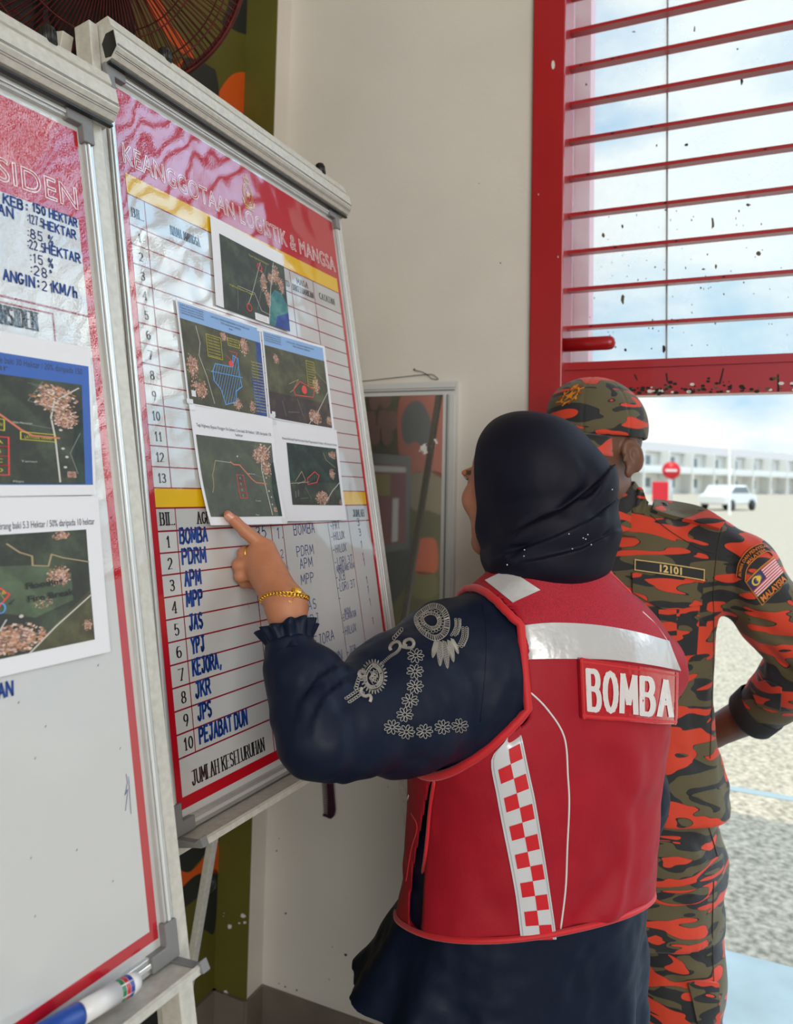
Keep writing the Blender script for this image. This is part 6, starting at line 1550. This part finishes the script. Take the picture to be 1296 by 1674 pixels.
# --- lettered patch
pq = surf_fn(TVo, [(942.8, 1074.7), (1020, 1086), (1100, 1098.7)], [(946.5, 1172.7), (1020, 1178), (1098.6, 1183)], 2, .004)
patch = slab('lettered_patch', pq, mat('red_vinyl_patch', srgb(186, 14, 34), .16, coat=.8, bump=(60, .7, .004)), wom, .004, 20, 10)
S = Sheet(pq); S.line([(i / 30, .06) for i in range(31)], .03, m_bind, .0046); S.line([(i / 30, .95) for i in range(31)], .05, m_bind, .0046); S.line([(.02, i / 20) for i in range(21)], .02, m_bind, .0046); S.line([(.98, i / 20) for i in range(21)], .02, m_bind, .0046)
o = S.mb.build('patch_border', wom); o.parent = patch
S = Sheet(lambda a, b, z: pq(a / 1.6, b, z)); S.strokes('BOMBA', .12, .83, .63, mat('white_vinyl_letters', (.72, .68, .68), .25, coat=.6, bump=(60, .5, .003)), w=.088, wf=.66, gap=.36, width=1.36, z=.0052)
o = S.mb.build('patch_lettering', wom); o.parent = patch
# --- silver embroidery on the sleeve
m_thr = mat('silver_thread', srgb(168, 164, 156), .36, .4)
E_ = MB(); ec = lambda u, v: (u / 2.9454 + 420, v / 2.9454 + 940)
def stitch(pts, r=.00075, cl=False, raw=False):
    pts = [ec(*p) for p in pts]; pts = [tuple(x) for x in catmull(pts, 4, cl)] if not raw else pts
    if cl: pts.append(pts[0])
    q_ = on_surf(TV, pts, .0006)
    if len(q_) > 1: E_.tube(q_, r * .85, m_thr, 5, cap=False)
def flower(cx, cy, r):
    for k in range(9):
        a = 2 * math.pi * k / 9 + rng.uniform(-.1, .1); pts = []
        for t in np.linspace(0, 2 * math.pi, 9)[:-1]:
            x_ = .62 * r + .40 * r * math.cos(t); y_ = .19 * r * math.sin(t); pts.append((cx + (x_ * math.cos(a) - y_ * math.sin(a)) * 1.0, cy + (x_ * math.sin(a) + y_ * math.cos(a)) * .85))
        stitch(pts, .0006, True)
for cx, cy in ((763, 390), (760, 465), (760, 537), (735, 605), (710, 672), (650, 732), (718, 755), (805, 752), (893, 732), (975, 725)): flower(cx, cy, 40)
def band_ring(out, inn, n=46):
    """radial satin stitches between two closed outlines"""
    o_, i_ = catmull(out, 12, True), catmull(inn, 12, True); m_ = min(len(o_), len(i_))
    for k in range(n):
        a, b = o_[int(k / n * len(o_))], i_[int(k / n * len(i_))]; stitch([a, b], .0009, raw=True)
    stitch(out, .0008, True); stitch(inn, .0007, True)
band_ring([(760, 200), (800, 160), (850, 138), (905, 160), (928, 220), (915, 285), (860, 318), (800, 290), (765, 245)], [(775, 210), (810, 180), (850, 162), (888, 180), (903, 225), (890, 272), (855, 292), (808, 270), (782, 238)], 60)
band_ring([(790, 205), (830, 178), (870, 190), (885, 225), (870, 258), (835, 262), (800, 240)], [(803, 208), (832, 192), (860, 200), (870, 226), (858, 246), (834, 248), (812, 232)], 30)
for k in range(22):
    a = 2 * math.pi * k / 22; c = (840 + 56 * math.cos(a), 224 + 50 * math.sin(a)); stitch([(c[0] + 7 * math.cos(t), c[1] + 7 * math.sin(t)) for t in np.linspace(0, 6.28, 7)[:-1]], .0005, True)
for (x0, y0, x1, y1, w) in ((862, 322, 845, 400, 12), (880, 322, 880, 440, 14), (902, 322, 916, 452, 14), (925, 318, 945, 420, 13), (940, 310, 968, 380, 11)):
    n = 16
    for k in range(n):
        f = k / n; cx, cy = x0 + (x1 - x0) * f, y0 + (y1 - y0) * f; ww = w * math.sin(math.pi * min(1, .25 + f * .8)) ; stitch([(cx - ww, cy - 4), (cx + ww, cy + 5)], .0008, raw=True)
    stitch([(x0 - w * .5, y0), (x0 + (x1 - x0) * .5 - w, (y0 + y1) / 2), (x1, y1), (x0 + (x1 - x0) * .5 + w, (y0 + y1) / 2), (x0 + w * .5, y0)], .0006)
for (x0, y0, x1, y1) in ((965, 215, 945, 290), (1000, 255, 975, 345)):
    for k in range(11):
        f = k / 10; cx, cy = x0 + (x1 - x0) * f + 10 * math.sin(f * 3.1), y0 + (y1 - y0) * f
        for s in (-1, 1): stitch([(cx + s * 9 + 6 * math.cos(t), cy + 5 * math.sin(t)) for t in np.linspace(0, 6.28, 7)[:-1]], .0005, True)
    stitch([(x0 + 16, y0), (x0 + 14, (y0 + y1) / 2), (x1 + 20, y1)], .001)
# lower motif
hrt = [(555, 430), (590, 445), (605, 490), (590, 535), (550, 548), (520, 525), (518, 480)]; hin = [(556, 446), (580, 460), (590, 492), (578, 525), (550, 534), (532, 516), (531, 482)]
band_ring(hrt, hin, 40)
for k in range(26):
    a = 2 * math.pi * k / 26; c = (562, 490); r0_, r1_ = 56, 76
    stitch([(c[0] + r0_ * .85 * math.cos(a - .05), c[1] + r0_ * 1.15 * math.sin(a - .05)), (c[0] + r1_ * .85 * math.cos(a), c[1] + r1_ * 1.1 * math.sin(a)), (c[0] + r0_ * .85 * math.cos(a + .08), c[1] + r0_ * 1.15 * math.sin(a + .08))], .0006)
for _ in range(9): stitch([(rng.uniform(538, 582), rng.uniform(455, 530)) for _k in range(4)], .0006)
for path in ([(600, 430), (640, 395), (675, 372), (690, 345), (680, 325), (655, 330), (640, 350), (645, 365)], [(690, 345), (715, 352), (745, 352), (755, 330), (740, 312), (715, 318), (708, 335), (720, 345)], [(505, 545), (500, 570), (520, 585), (540, 580), (548, 595), (542, 612)], [(520, 470), (500, 465), (490, 480), (500, 495), (515, 490)]):
    c = catmull(path, 6)
    for i in range(0, len(c) - 1):
        t = c[i + 1] - c[i]; l_ = np.hypot(*t); nrm = np.array([-t[1], t[0]]) / (l_ + 1e-9) * 7; stitch([tuple(c[i] - nrm), tuple(c[i] + nrm)], .0009, raw=True)
for k in range(7):
    f = k / 6; cx, cy = 500 - 62 * f, 560 + 42 * f
    for s in (-1, 1): stitch([(cx + s * 8 + 9 * math.cos(t), cy + s * 9 + 5 * math.sin(t)) for t in np.linspace(0, 6.28, 7)[:-1]], .0006, True)
for k in range(6): 
    cx, cy = 475 + k * 4, 545 - k * 12; stitch([(cx + 9 * math.cos(t), cy + 8 * math.sin(t)) for t in np.linspace(0, 6.28, 7)[:-1]], .0006, True)
for k in range(5): cx, cy = 660 + k * 9, 305 - k * 10; stitch([(cx + 7 * math.cos(t), cy + 10 * math.sin(t)) for t in np.linspace(0, 6.28, 7)[:-1]], .0006, True)
E_.build('sleeve_embroidery', wom)
trim('sleeve_seam', [(788, 985), (795, 1040), (792, 1110), (785, 1180)], .0008, navy, TT)
# --- trousers, side stripes, shoes
m_trs = cloth_mat('black_trousers', (.010, .011, .014), .75, 0, 800, .1, .05, .2)
def trf(p):
    d = loft(p, [(.60, .165, .11), (.72, .165, .115), (.80, .15, .10)], wc, WL_, WF)[0]
    for l in (legL, legR): d = smin(d, chain(p, [(l + (0, 0, .70), .088), (l + (0, 0, .42), .088), (l + (0, 0, .09), .085)], .03), .03)
    d = np.maximum(d, .055 - p[:, 2]); return d + .005 * vnoise(p, 18)
TRS = mesh_sdf(trf, (-.06, 1.02, .03), (.46, 1.42, .83), .008); trs = sdf_object('trousers', [TRS], m_trs, wom)
TTr = Tri([TRS])
for k in range(2):
    b = MB(); q_ = on_surf(TTr, [(651 + k * 6 + j * .2, 1610 + j * 6) for j in range(60)], .001)
    if len(q_) > 2: b.tube(q_, .0012, m_pipe, 5); o = b.build('side_stripe', wom); o.parent = trs
for l in (legL, legR):
    b = MB(); f_ = WF; s_ = WL_
    rows2 = [(-.09, .030, .045), (-.04, .040, .07), (.03, .043, .055), (.10, .046, .038), (.15, .036, .022), (.168, .012, .012)]; vs = []; n = 14
    for dd, w_, h_ in rows2:
        for i in range(n):
            t = 2 * math.pi * i / n; vs.append(l + f_ * dd + s_ * w_ * math.cos(t) + UP * max(.0015, .0015 + h_ * (math.sin(t) * .5 + .5)))
    b.add(vs, [(j * n + i, j * n + (i + 1) % n, (j + 1) * n + (i + 1) % n, (j + 1) * n + i) for j in range(5) for i in range(n)] + [tuple(range(n))[::-1], tuple(5 * n + i for i in range(n))], m_blk, True); b.build('shoe', wom)
# ================================================================== MAN IN CAMOUFLAGE UNIFORM
man = thing('person', 'man in camouflage uniform and cap with hand on hip', 'person', (.44, 1.56, 0))
SKM, LIPM = srgb(112, 76, 56), srgb(96, 58, 50)
camo = camo_mat('fire_camouflage', (0, 0, 0)); camo2 = camo_mat('fire_camouflage_trousers', (3.3, 1.7, .4)); camo3 = camo_mat('fire_camouflage_panels', (1.3, 5.7, 2.1))
aM = math.radians(18); MF = np.array([-math.sin(aM), -math.cos(aM), 0]); ML = np.array([math.cos(aM), -math.sin(aM), 0])
def mc(z): return np.interp(z, [0, .85, 1.1, 1.42], [.445, .445, .440, .428]), np.interp(z, [.85, 1.42], [1.565, 1.575])
MT = dens([(.80, .212, .142), (.86, .212, .142), (.95, .190, .138), (1.05, .186, .136), (1.15, .192, .134), (1.25, .204, .126), (1.31, .205, .112), (1.35, .190, .096), (1.385, .145, .082), (1.41, .100, .072), (1.45, .068, .066)])
ARM = [(P(1160, 905, 1.52), .072), (P(1212, 935, 1.49), .068), (P(1262, 1005, 1.475), .064), (P(1318, 1075, 1.47), .060)]
FARM = [(P(1318, 1075, 1.47), .060), (P(1292, 1110, 1.50), .056), (P(1266, 1138, 1.54), .050), (P(1240, 1160, 1.57), .047)]
WRM = P(1168, 1196, 1.665)
RARM = [(P(870, 905, 1.62), .074), (P(835, 1010, 1.66), .064), (P(830, 1110, 1.67), .056), (P(850, 1200, 1.60), .050), (P(868, 1260, 1.54), .046)]
mf = [(FP([(1195, 900), (1200, 950), (1205, 1010)], 1.44), .006, .012), (FP([(1165, 980), (1200, 1010), (1212, 1030)], 1.44), .008, .010), (FP([(1150, 1010), (1190, 1035), (1205, 1050)], 1.45), .006, .010), (FP([(1230, 1010), (1265, 1040), (1300, 1050)], 1.42), .007, .012),
      (FP([(1235, 985), (1280, 1010), (1310, 1020)], 1.42), -.005, .012), (FP([(1250, 1060), (1275, 1085), (1300, 1090)], 1.44), .008, .010), (FP([(1240, 1085), (1262, 1105), (1290, 1120)], 1.47), -.006, .010),
      (FP([(1110, 1230), (1140, 1245), (1180, 1262)], 1.43), .005, .014), (FP([(1150, 1120), (1130, 1180), (1140, 1240)], 1.44), .005, .018), (FP([(1165, 1240), (1172, 1262), (1183, 1280)], 1.50), -.010, .018)]
def shirt_f(p):
    d, u, v = loft(p, MT, mc, ML, MF); z = p[:, 2]
    d = smin(d, chain(p, ARM, .02), .035); d = smin(d, chain(p, FARM, .015), .012); d = smin(d, chain(p, RARM, .02), .035)
    d = d + folds(p, mf) + .006 * vnoise(p, 17) + .0025 * vnoise(p, 42)
    hem = .846 - .02 * u; arm = (u > .225) | (u < -.23)
    d = np.where(arm, d, np.maximum(d, hem - z)); d = np.maximum(d, z - 1.415)
    for A, B in ((FARM[-2][0], FARM[-1][0]), (RARM[-2][0], RARM[-1][0])):
        ax = (B - A) / np.linalg.norm(B - A); near = np.linalg.norm(p - B, axis=1) < .10; d = np.where(near, np.maximum(d, (p - B) @ ax - .004), d)
    return d
SHR = mesh_sdf(shirt_f, (.06, 1.36, .80), (.90, 1.80, 1.44), .0045); sdf_object('shirt', [SHR], camo, man); TS = Tri([SHR])
# --- trousers
lL, lR = np.array([.545, 1.555, 0]), np.array([.355, 1.60, 0])
def mtr(p):
    d, u, v = loft(p, [(.62, .19, .13), (.74, .190, .135), (.80, .190, .135), (.88, .184, .130)], mc, ML, MF)
    for l, s in ((lL, 1), (lR, -1)): d = smin(d, chain(p, [(l + (0, .01, .74), .108), (l + (0, 0, .52), .104), (l + (0, 0, .38), .098), (l + (0, .01, .20), .088), (l + (0, .01, .12), .080)], .03), .025)
    d = d + .007 * vnoise(p, 15) + .003 * vnoise(p, 40) + folds(p, [(FP([(1172, 1395), (1182, 1415), (1176, 1440)], 1.52), -.010, .014), (FP([(1170, 1450), (1178, 1470)], 1.52), .006, .012), (FP([(1090, 1340), (1130, 1370), (1170, 1400)], 1.44), .005, .014), (FP([(1100, 1600), (1140, 1620), (1175, 1615)], 1.46), .006, .014)])
    return np.maximum(d, .12 - p[:, 2])
TRM = mesh_sdf(mtr, (.20, 1.38, .08), (.72, 1.76, .89), .006); trm = sdf_object('trousers', [TRM], camo2, man); TM = Tri([TRM])
# --- body
FMa = math.radians(56); HF = np.array([-math.sin(FMa), -math.cos(FMa), 0]); HL_ = np.array([math.cos(FMa), -math.sin(FMa), 0]); HM = np.array([.392, 1.545, 1.513])
def mh(p):
    q = p - HM; return np.stack([q @ HL_, q @ HF, q[:, 2]], 1)
lh = hand_prims(WRM, (-.75, .45, -.30), (-.2, .3, -.9), (.4, .85, .1), 1.05, (.3, .35, .4, .4))
rh = hand_prims(RARM[-1][0] + (0, -.04, -.03), (.3, -.4, -.85), (.7, -.5, .4), (-.5, -.7, .2), 1.05)
def mbody(p):
    d = smin(head_sdf(mh(p), True, 1.0), rc(p, (.42, 1.575, 1.33), (.405, 1.56, 1.45), .07, .056), .03)
    d = smin(d, loft(p, [(z, a - .03, b - .03) for z, a, b in MT if z < 1.37], mc, ML, MF)[0], .03)
    d = smin(d, chain(p, [(ARM[0][0], .05), (ARM[2][0], .044), (ARM[3][0], .040)], .02), .03); d = smin(d, chain(p, [(FARM[0][0], .042), (FARM[2][0], .038), (FARM[3][0], .038), (WRM, .030)], .01), .015)
    d = smin(d, chain(p, [(RARM[0][0], .05), (RARM[2][0], .042), (RARM[4][0], .030), (RARM[4][0] + np.array([0, -.04, -.03]), .026)], .02), .03)
    d = smin(d, hand_sdf(p, lh), .01); d = smin(d, hand_sdf(p, rh), .01)
    for l in (lL, lR): d = smin(d, chain(p, [(l + (0, .01, .74), .08), (l + (0, 0, .45), .06), (l + (0, .01, .1), .045)], .02), .03)
    return d
MB1 = mesh_sdf(lambda p: smin(head_sdf(mh(p), True, 1.0), rc(p, (.42, 1.575, 1.33), (.405, 1.56, 1.45), .07, .056), .03), (.24, 1.38, 1.34), (.54, 1.72, 1.66), .0028)
MB2 = mesh_sdf(mbody, (.06, 1.34, .08), (.92, 1.86, 1.40), .008)
MB3 = mesh_sdf(mbody, (.52, 1.50, .84), (.80, 1.84, 1.10), .0035)
def mpaint(v):
    c = np.tile(np.array(SKM), (len(v), 1)); q = mh(v); hd = (q[:, 2] > -.12) & (np.abs(q[:, 0]) < .12) & (np.abs(q[:, 1]) < .15)
    c[hd] = head_paint(q[hd], SKM, LIPM, (.01, .008, .007))
    hair = hd & (((q[:, 1] < -.045) & (q[:, 2] > -.055)) | ((q[:, 2] > .035) & (q[:, 1] < .055)))
    n = vnoise(v, 300) ; c[hair] = c[hair] * (.22 + .25 * np.clip(n[hair][:, None] + .5, 0, 1)); return c
sdf_object('body', [MB1, MB2, MB3], skin_mat('skin_man'), man, mpaint)
# --- cap
def cap_f(p):
    q = mh(p); d = ell3(q, (0, -.010, .055), (.091, .112, .098)); d = smin(d, ell3(q, (0, .012, .095), (.070, .085, .055)), .02)
    edge = .034 + .10 * (q[:, 1] + .02) * .28
    d = smax(d, edge - q[:, 2], .004); d = d + .0015 * vnoise(p, 40)
    ang = np.arctan2(q[:, 0], q[:, 1]); up = q[:, 2] > .06
    for k in range(6):
        a = np.abs((ang - (k * math.pi / 3 + math.pi / 6) + math.pi) % (2 * math.pi) - math.pi) * np.hypot(q[:, 0], q[:, 1]); d = d + .0016 * np.exp(-(a / .0022) ** 2)
    inner = ell3(q, (0, -.012, .030), (.083, .104, .070)); return smax(d, -inner, .003)
CAP = mesh_sdf(cap_f, (.24, 1.38, 1.50), (.54, 1.72, 1.70), .0026); cap = sdf_object('cap', [CAP], camo3, man); TC = Tri([CAP])
b = MB(); n1, n2 = 20, 8; hw = lambda p: HM + HL_ * p[0] + HF * p[1] + UP * p[2]
vs = []
for i in range(n1 + 1):
    a = -1 + 2 * i / n1
    for j in range(n2 + 1):
        f = j / n2; th = a * 1.12; y0 = .102 * math.cos(th * .95) - .010; x0 = .092 * math.sin(th); ext = .078 * math.sqrt(max(0, 1 - abs(a) ** 2.6))
        vs.append(hw((x0 * (1 + .05 * f), y0 + .004 + ext * f, .040 + .002 - .018 * f * (1) - .030 * (x0 / .09) ** 2 * (.35 + f * .8))))
n = n2 + 1; b.add(vs, [(i * n + j, i * n + j + 1, (i + 1) * n + j + 1, (i + 1) * n + j) for i in range(n1) for j in range(n2)], camo3, True)
brim = b.build('cap_brim', man); brim.parent = cap; so = brim.modifiers.new('s', 'SOLIDIFY'); so.thickness = .004
b = MB(); b.lathe(hw((0, -.005, .152)), UP, [(-.002, .008), (.003, .006), (.005, 0)], camo3, 12); o = b.build('cap_button', man); o.parent = cap
# gold embroidered badge on the cap front
m_gold = mat('gold_embroidery', srgb(224, 140, 36), .5, .3, bump=(300, .6, .002)); m_brn = mat('brown_embroidery', srgb(150, 62, 20), .6)
def emblem(tri, quad_t, quad_b, nm, par, dark=False):
    f = surf_fn(tri, quad_t, quad_b, 2, .0008); S = Sheet(f)
    if dark: S.grid(0, 0, 1, 1, mat('black_patch', (.012, .012, .013), .7), 6, z=.0006)
    S.line([(.5 + .30 * math.cos(t), .52 + .36 * math.sin(t)) for t in np.linspace(0, 6.28, 21)], .07, m_gold, .0012)
    for k in range(12):
        a = 2 * math.pi * k / 12; S.line([(.5 + .31 * math.cos(a), .52 + .36 * math.sin(a)), (.5 + .46 * math.cos(a + .2), .52 + .5 * math.sin(a + .2))], .07, m_gold if k % 2 else m_brn, .0014)
    st = [(.5 + (.24 if k % 2 == 0 else .10) * math.sin(math.pi * k / 5), .52 - (.28 if k % 2 == 0 else .12) * math.cos(math.pi * k / 5)) for k in range(10)]; S.poly(st, m_gold, .0014)
    S.line([(.40, .12), (.46, .02), (.5, .1), (.55, .02), (.60, .12)], .06, m_gold, .0014)
    o = S.mb.build(nm, man); o.parent = par; return o
emblem(TC, [(920, 640), (962, 622)], [(903, 668), (946, 656)], 'cap_badge', cap)
# --- collar, tapes, pockets
def raised(nm, top, bot, m, th, tri=TS, order=3, lift=.0, nx=16, ny=8, par=None):
    f = surf_fn(tri, top, bot, order, lift); o = slab(nm, f, m, man, th, nx, ny)
    if par: o.parent = par
    return f, o
TSB = Tri([SHR, MB1])
b = MB(); rows_c = []; n = 40; cc = np.array([.409, 1.563]); 
for (z, r_, tilt) in ((1.395, .074, 0), (1.425, .071, 0), (1.452, .067, 0), (1.456, .069, 0), (1.445, .0765, 0), (1.415, .086, 0), (1.392, .096, 0)):
    for i in range(n):
        t = 2 * math.pi * i / n; fr = max(0, math.cos(t)); lft = math.sin(t)
        rr = r_ + .010 * fr * (z < 1.44) ; dz = -.032 * fr ** 1.5 + .006 * (1 - fr); rows_c.append(np.array([cc[0], cc[1], z + dz]) + (MF * math.cos(t) * 1.0 + ML * math.sin(t)) * rr)
b.add(rows_c, [(j * n + i, j * n + (i + 1) % n, (j + 1) * n + (i + 1) % n, (j + 1) * n + i) for j in range(6) for i in range(n)], camo3, True); o = b.build('collar', man)
f, col = raised('collar_leaf', [(1008, 836), (1043, 800), (1057, 828)], [(1012, 876), (1026, 878), (1039, 878.6)], camo, .006, TSB, 2, .004)
emblem(Tri([SHR, MB1]), [(1012, 846), (1030, 850)], [(1011, 870), (1033, 872)], 'collar_badge', col, True)
m_bt = mat('black_tape', (.012, .012, .014), .7)
f, tp = raised('number_tape', [(1037, 914.5), (1094, 922), (1151, 930.5)], [(1036.5, 933), (1094, 941), (1150, 949.5)], m_bt, .0010, TS, 2, .0015)
S = Sheet(f); gd = mat('gold_thread', srgb(214, 184, 112), .5)
S.line([(i / 20, .05) for i in range(21)], .08, gd, .0026); S.line([(i / 20, .95) for i in range(21)], .08, gd, .0026); S.line([(.008, 0), (.008, 1)], .012, gd, .0026); S.line([(.992, 0), (.992, 1)], .012, gd, .0026)
S.text('12101', .355, .80, .60, gd, width=.31, bold=.03, z=.0028); o = S.mb.build('number_border', man); o.parent = tp
raised('pocket', [(1036, 960), (1090, 975), (1142, 984)], [(1040, 1062), (1090, 1072), (1137, 1070)], camo3, .003, TS, 2, .0005)
raised('pocket_flap', [(1033, 936), (1090, 946), (1147, 953)], [(1034, 969), (1084, 995), (1143, 989)], camo2, .005, TS, 2, .0015)
raised('pocket_pleat', [(1075, 996), (1104, 996)], [(1076, 1066), (1104, 1072)], camo, .004, TS, 2, .0015)
f, ep = raised('epaulette', [(1067, 822), (1106, 826), (1148, 836), (1183, 857)], [(1063, 838), (1101, 850), (1138, 858), (1174, 868)], camo3, .006, TS, 2, .003)
p_ = f(.16, .35, .006); nrm = f(.16, .35, .02) - p_; b = MB(); b.lathe(p_, nrm, [(0, .0062), (.002, .006), (.003, .0035), (.0031, 0)], mat('black_button', (.02, .02, .02), .3), 16); o = b.build('button', man); o.parent = ep
# --- shoulder patches
f, fl_ = raised('flag_patch', [(1218, 951), (1240, 929), (1263, 910)], [(1245, 990), (1267, 968), (1286, 948)], mat('gold_border', srgb(190, 130, 40), .6), .0003, TS, 2, .0016)
S = Sheet(f); fr_, fw_, fb_, fy_ = mat('flag_red', srgb(196, 40, 56), .6), mat('flag_white', srgb(222, 206, 210), .6), mat('flag_blue', srgb(36, 38, 96), .6), mat('flag_yellow', srgb(230, 196, 60), .6)
for k in range(14): S.grid(.04, .05 + k * .60 / 14, .97, .05 + (k + 1) * .60 / 14, fr_ if k % 2 == 0 else fw_, 4, z=.0022)
S.grid(.04, .05, .50, .05 + .60 * 8 / 14, fb_, 4, z=.0025)
S.line([(.24 + .10 * math.cos(t), .22 + .12 * math.sin(t)) for t in np.linspace(.7, 5.6, 16)], .045, fy_, .0028)
S.poly([(.33 + (.10 if k % 2 == 0 else .05) * math.cos(math.pi * k / 14), .22 + (.12 if k % 2 == 0 else .06) * math.sin(math.pi * k / 14)) for k in range(28)], fy_, .0028)
S.grid(.03, .67, .97, .97, m_bt, 4, z=.0024); S.text('MALAYSIA', .07, .93, .21, mat('patch_orange', srgb(214, 120, 36), .6), width=.86, bold=.03, z=.0030)
o = S.mb.build('flag_print', man); o.parent = fl_
f, ar = raised('service_patch', [(1204, 942), (1208, 921), (1221, 901), (1244, 890), (1256, 897)], [(1218, 950), (1221, 931), (1233, 916), (1252, 903), (1262, 909)], m_bt, .0003, TS, 2, .0016)
S = Sheet(f); og = mat('patch_orange'); S.line([(i / 20, .04) for i in range(21)], .07, og, .0022); S.line([(i / 20, .96) for i in range(21)], .07, og, .0022)
S.text('BOMBA DAN PENYELAMAT', .04, .50, .28, og, width=.9, bold=.02, z=.0024); S.text('MALAYSIA', .34, .88, .26, og, width=.4, bold=.02, z=.0024)
o = S.mb.build('service_lettering', man); o.parent = ar
# --- cuff lining, sleeve tab, seams
b = MB(); A, B = FARM[-2][0], FARM[-1][0]; ax = (B - A) / np.linalg.norm(B - A); u1 = np.cross(ax, UP); u1 /= np.linalg.norm(u1); u2 = np.cross(ax, u1); n = 36; vs = []
for dd, r_ in ((-.012, .0495), (-.006, .0515), (.026, .0505), (.030, .048), (.026, .0455), (-.01, .044)):
    for i in range(n): t = 2 * math.pi * i / n; vs.append(B + ax * dd + (u1 * math.cos(t) + u2 * math.sin(t)) * (r_ + .0015 * math.sin(3 * t)))
b.add(vs, [(j * n + i, j * n + (i + 1) % n, (j + 1) * n + (i + 1) % n, (j + 1) * n + i) for j in range(5) for i in range(n)], mat('black_cuff_lining', (.014, .014, .015), .8), True); b.build('cuff_lining', man)
raised('sleeve_tab', [(1228, 1122), (1252, 1112), (1278, 1124)], [(1240, 1152), (1262, 1162), (1276, 1160)], camo3, .003, TS, 2, .001)
def seam(nm, pts, tri=TS, m=None, r=.0009, par=man):
    q_ = on_surf(tri, [tuple(x) for x in catmull(pts, 10)], .0006)
    if len(q_) > 2: b = MB(); b.tube(q_, r, m or mat('dark_seam', srgb(58, 46, 32), .8), 5); b.build(nm, man).parent = par
seam('armhole_seam', [(1180, 862), (1172, 900), (1166, 960), (1166, 1010)]); seam('side_seam', [(1166, 1010), (1165, 1100), (1162, 1180), (1160, 1240)]); seam('yoke_seam', [(1062, 842), (1100, 872), (1150, 900), (1172, 905)])
seam('pocket_seam', [(1140, 1306), (1150, 1330), (1162, 1365), (1172, 1400)], TM, None, .0012, trm); seam('leg_seam', [(1166, 1440), (1164, 1520), (1166, 1600), (1170, 1670)], TM, None, .0009, trm)
f = surf_fn(TM, [(1124, 1606), (1150, 1602), (1170, 1604)], [(1138, 1672), (1152, 1676), (1172, 1674)], 2, .001); o = slab('cargo_pocket', f, camo, man, .006, 8, 8); o.parent = trm
q_ = [np.array([*mc(.862), .862]) + ML * .2 * math.cos(t) * .955 + MF * .142 * math.sin(t) * .955 for t in np.linspace(0, 2 * math.pi, 61)[:-1]]
b = MB(); b.tube(q_, .006, m_blk, 6, closed=True); b.build('belt', man)
for l in (lL, lR):
    b = MB(); rows2 = [(-.11, .034, .05), (-.06, .045, .12), (.0, .047, .12), (.06, .050, .065), (.14, .052, .05), (.20, .042, .034), (.225, .014, .016)]; vs = []; n = 14
    for dd, w_, h_ in rows2:
        for i in range(n):
            t = 2 * math.pi * i / n; vs.append(l + MF * dd + ML * w_ * math.cos(t) + UP * max(.0015, .0015 + h_ * (math.sin(t) * .5 + .5)))
    b.add(vs, [(j * n + i, j * n + (i + 1) % n, (j + 1) * n + (i + 1) % n, (j + 1) * n + i) for j in range(6) for i in range(n)] + [tuple(range(n))[::-1], tuple(6 * n + i for i in range(n))], m_blk, True)
    b.lathe(l + UP * .05, UP, [(0, .052), (.06, .05), (.12, .052)], m_blk, 16); b.build('boot', man)
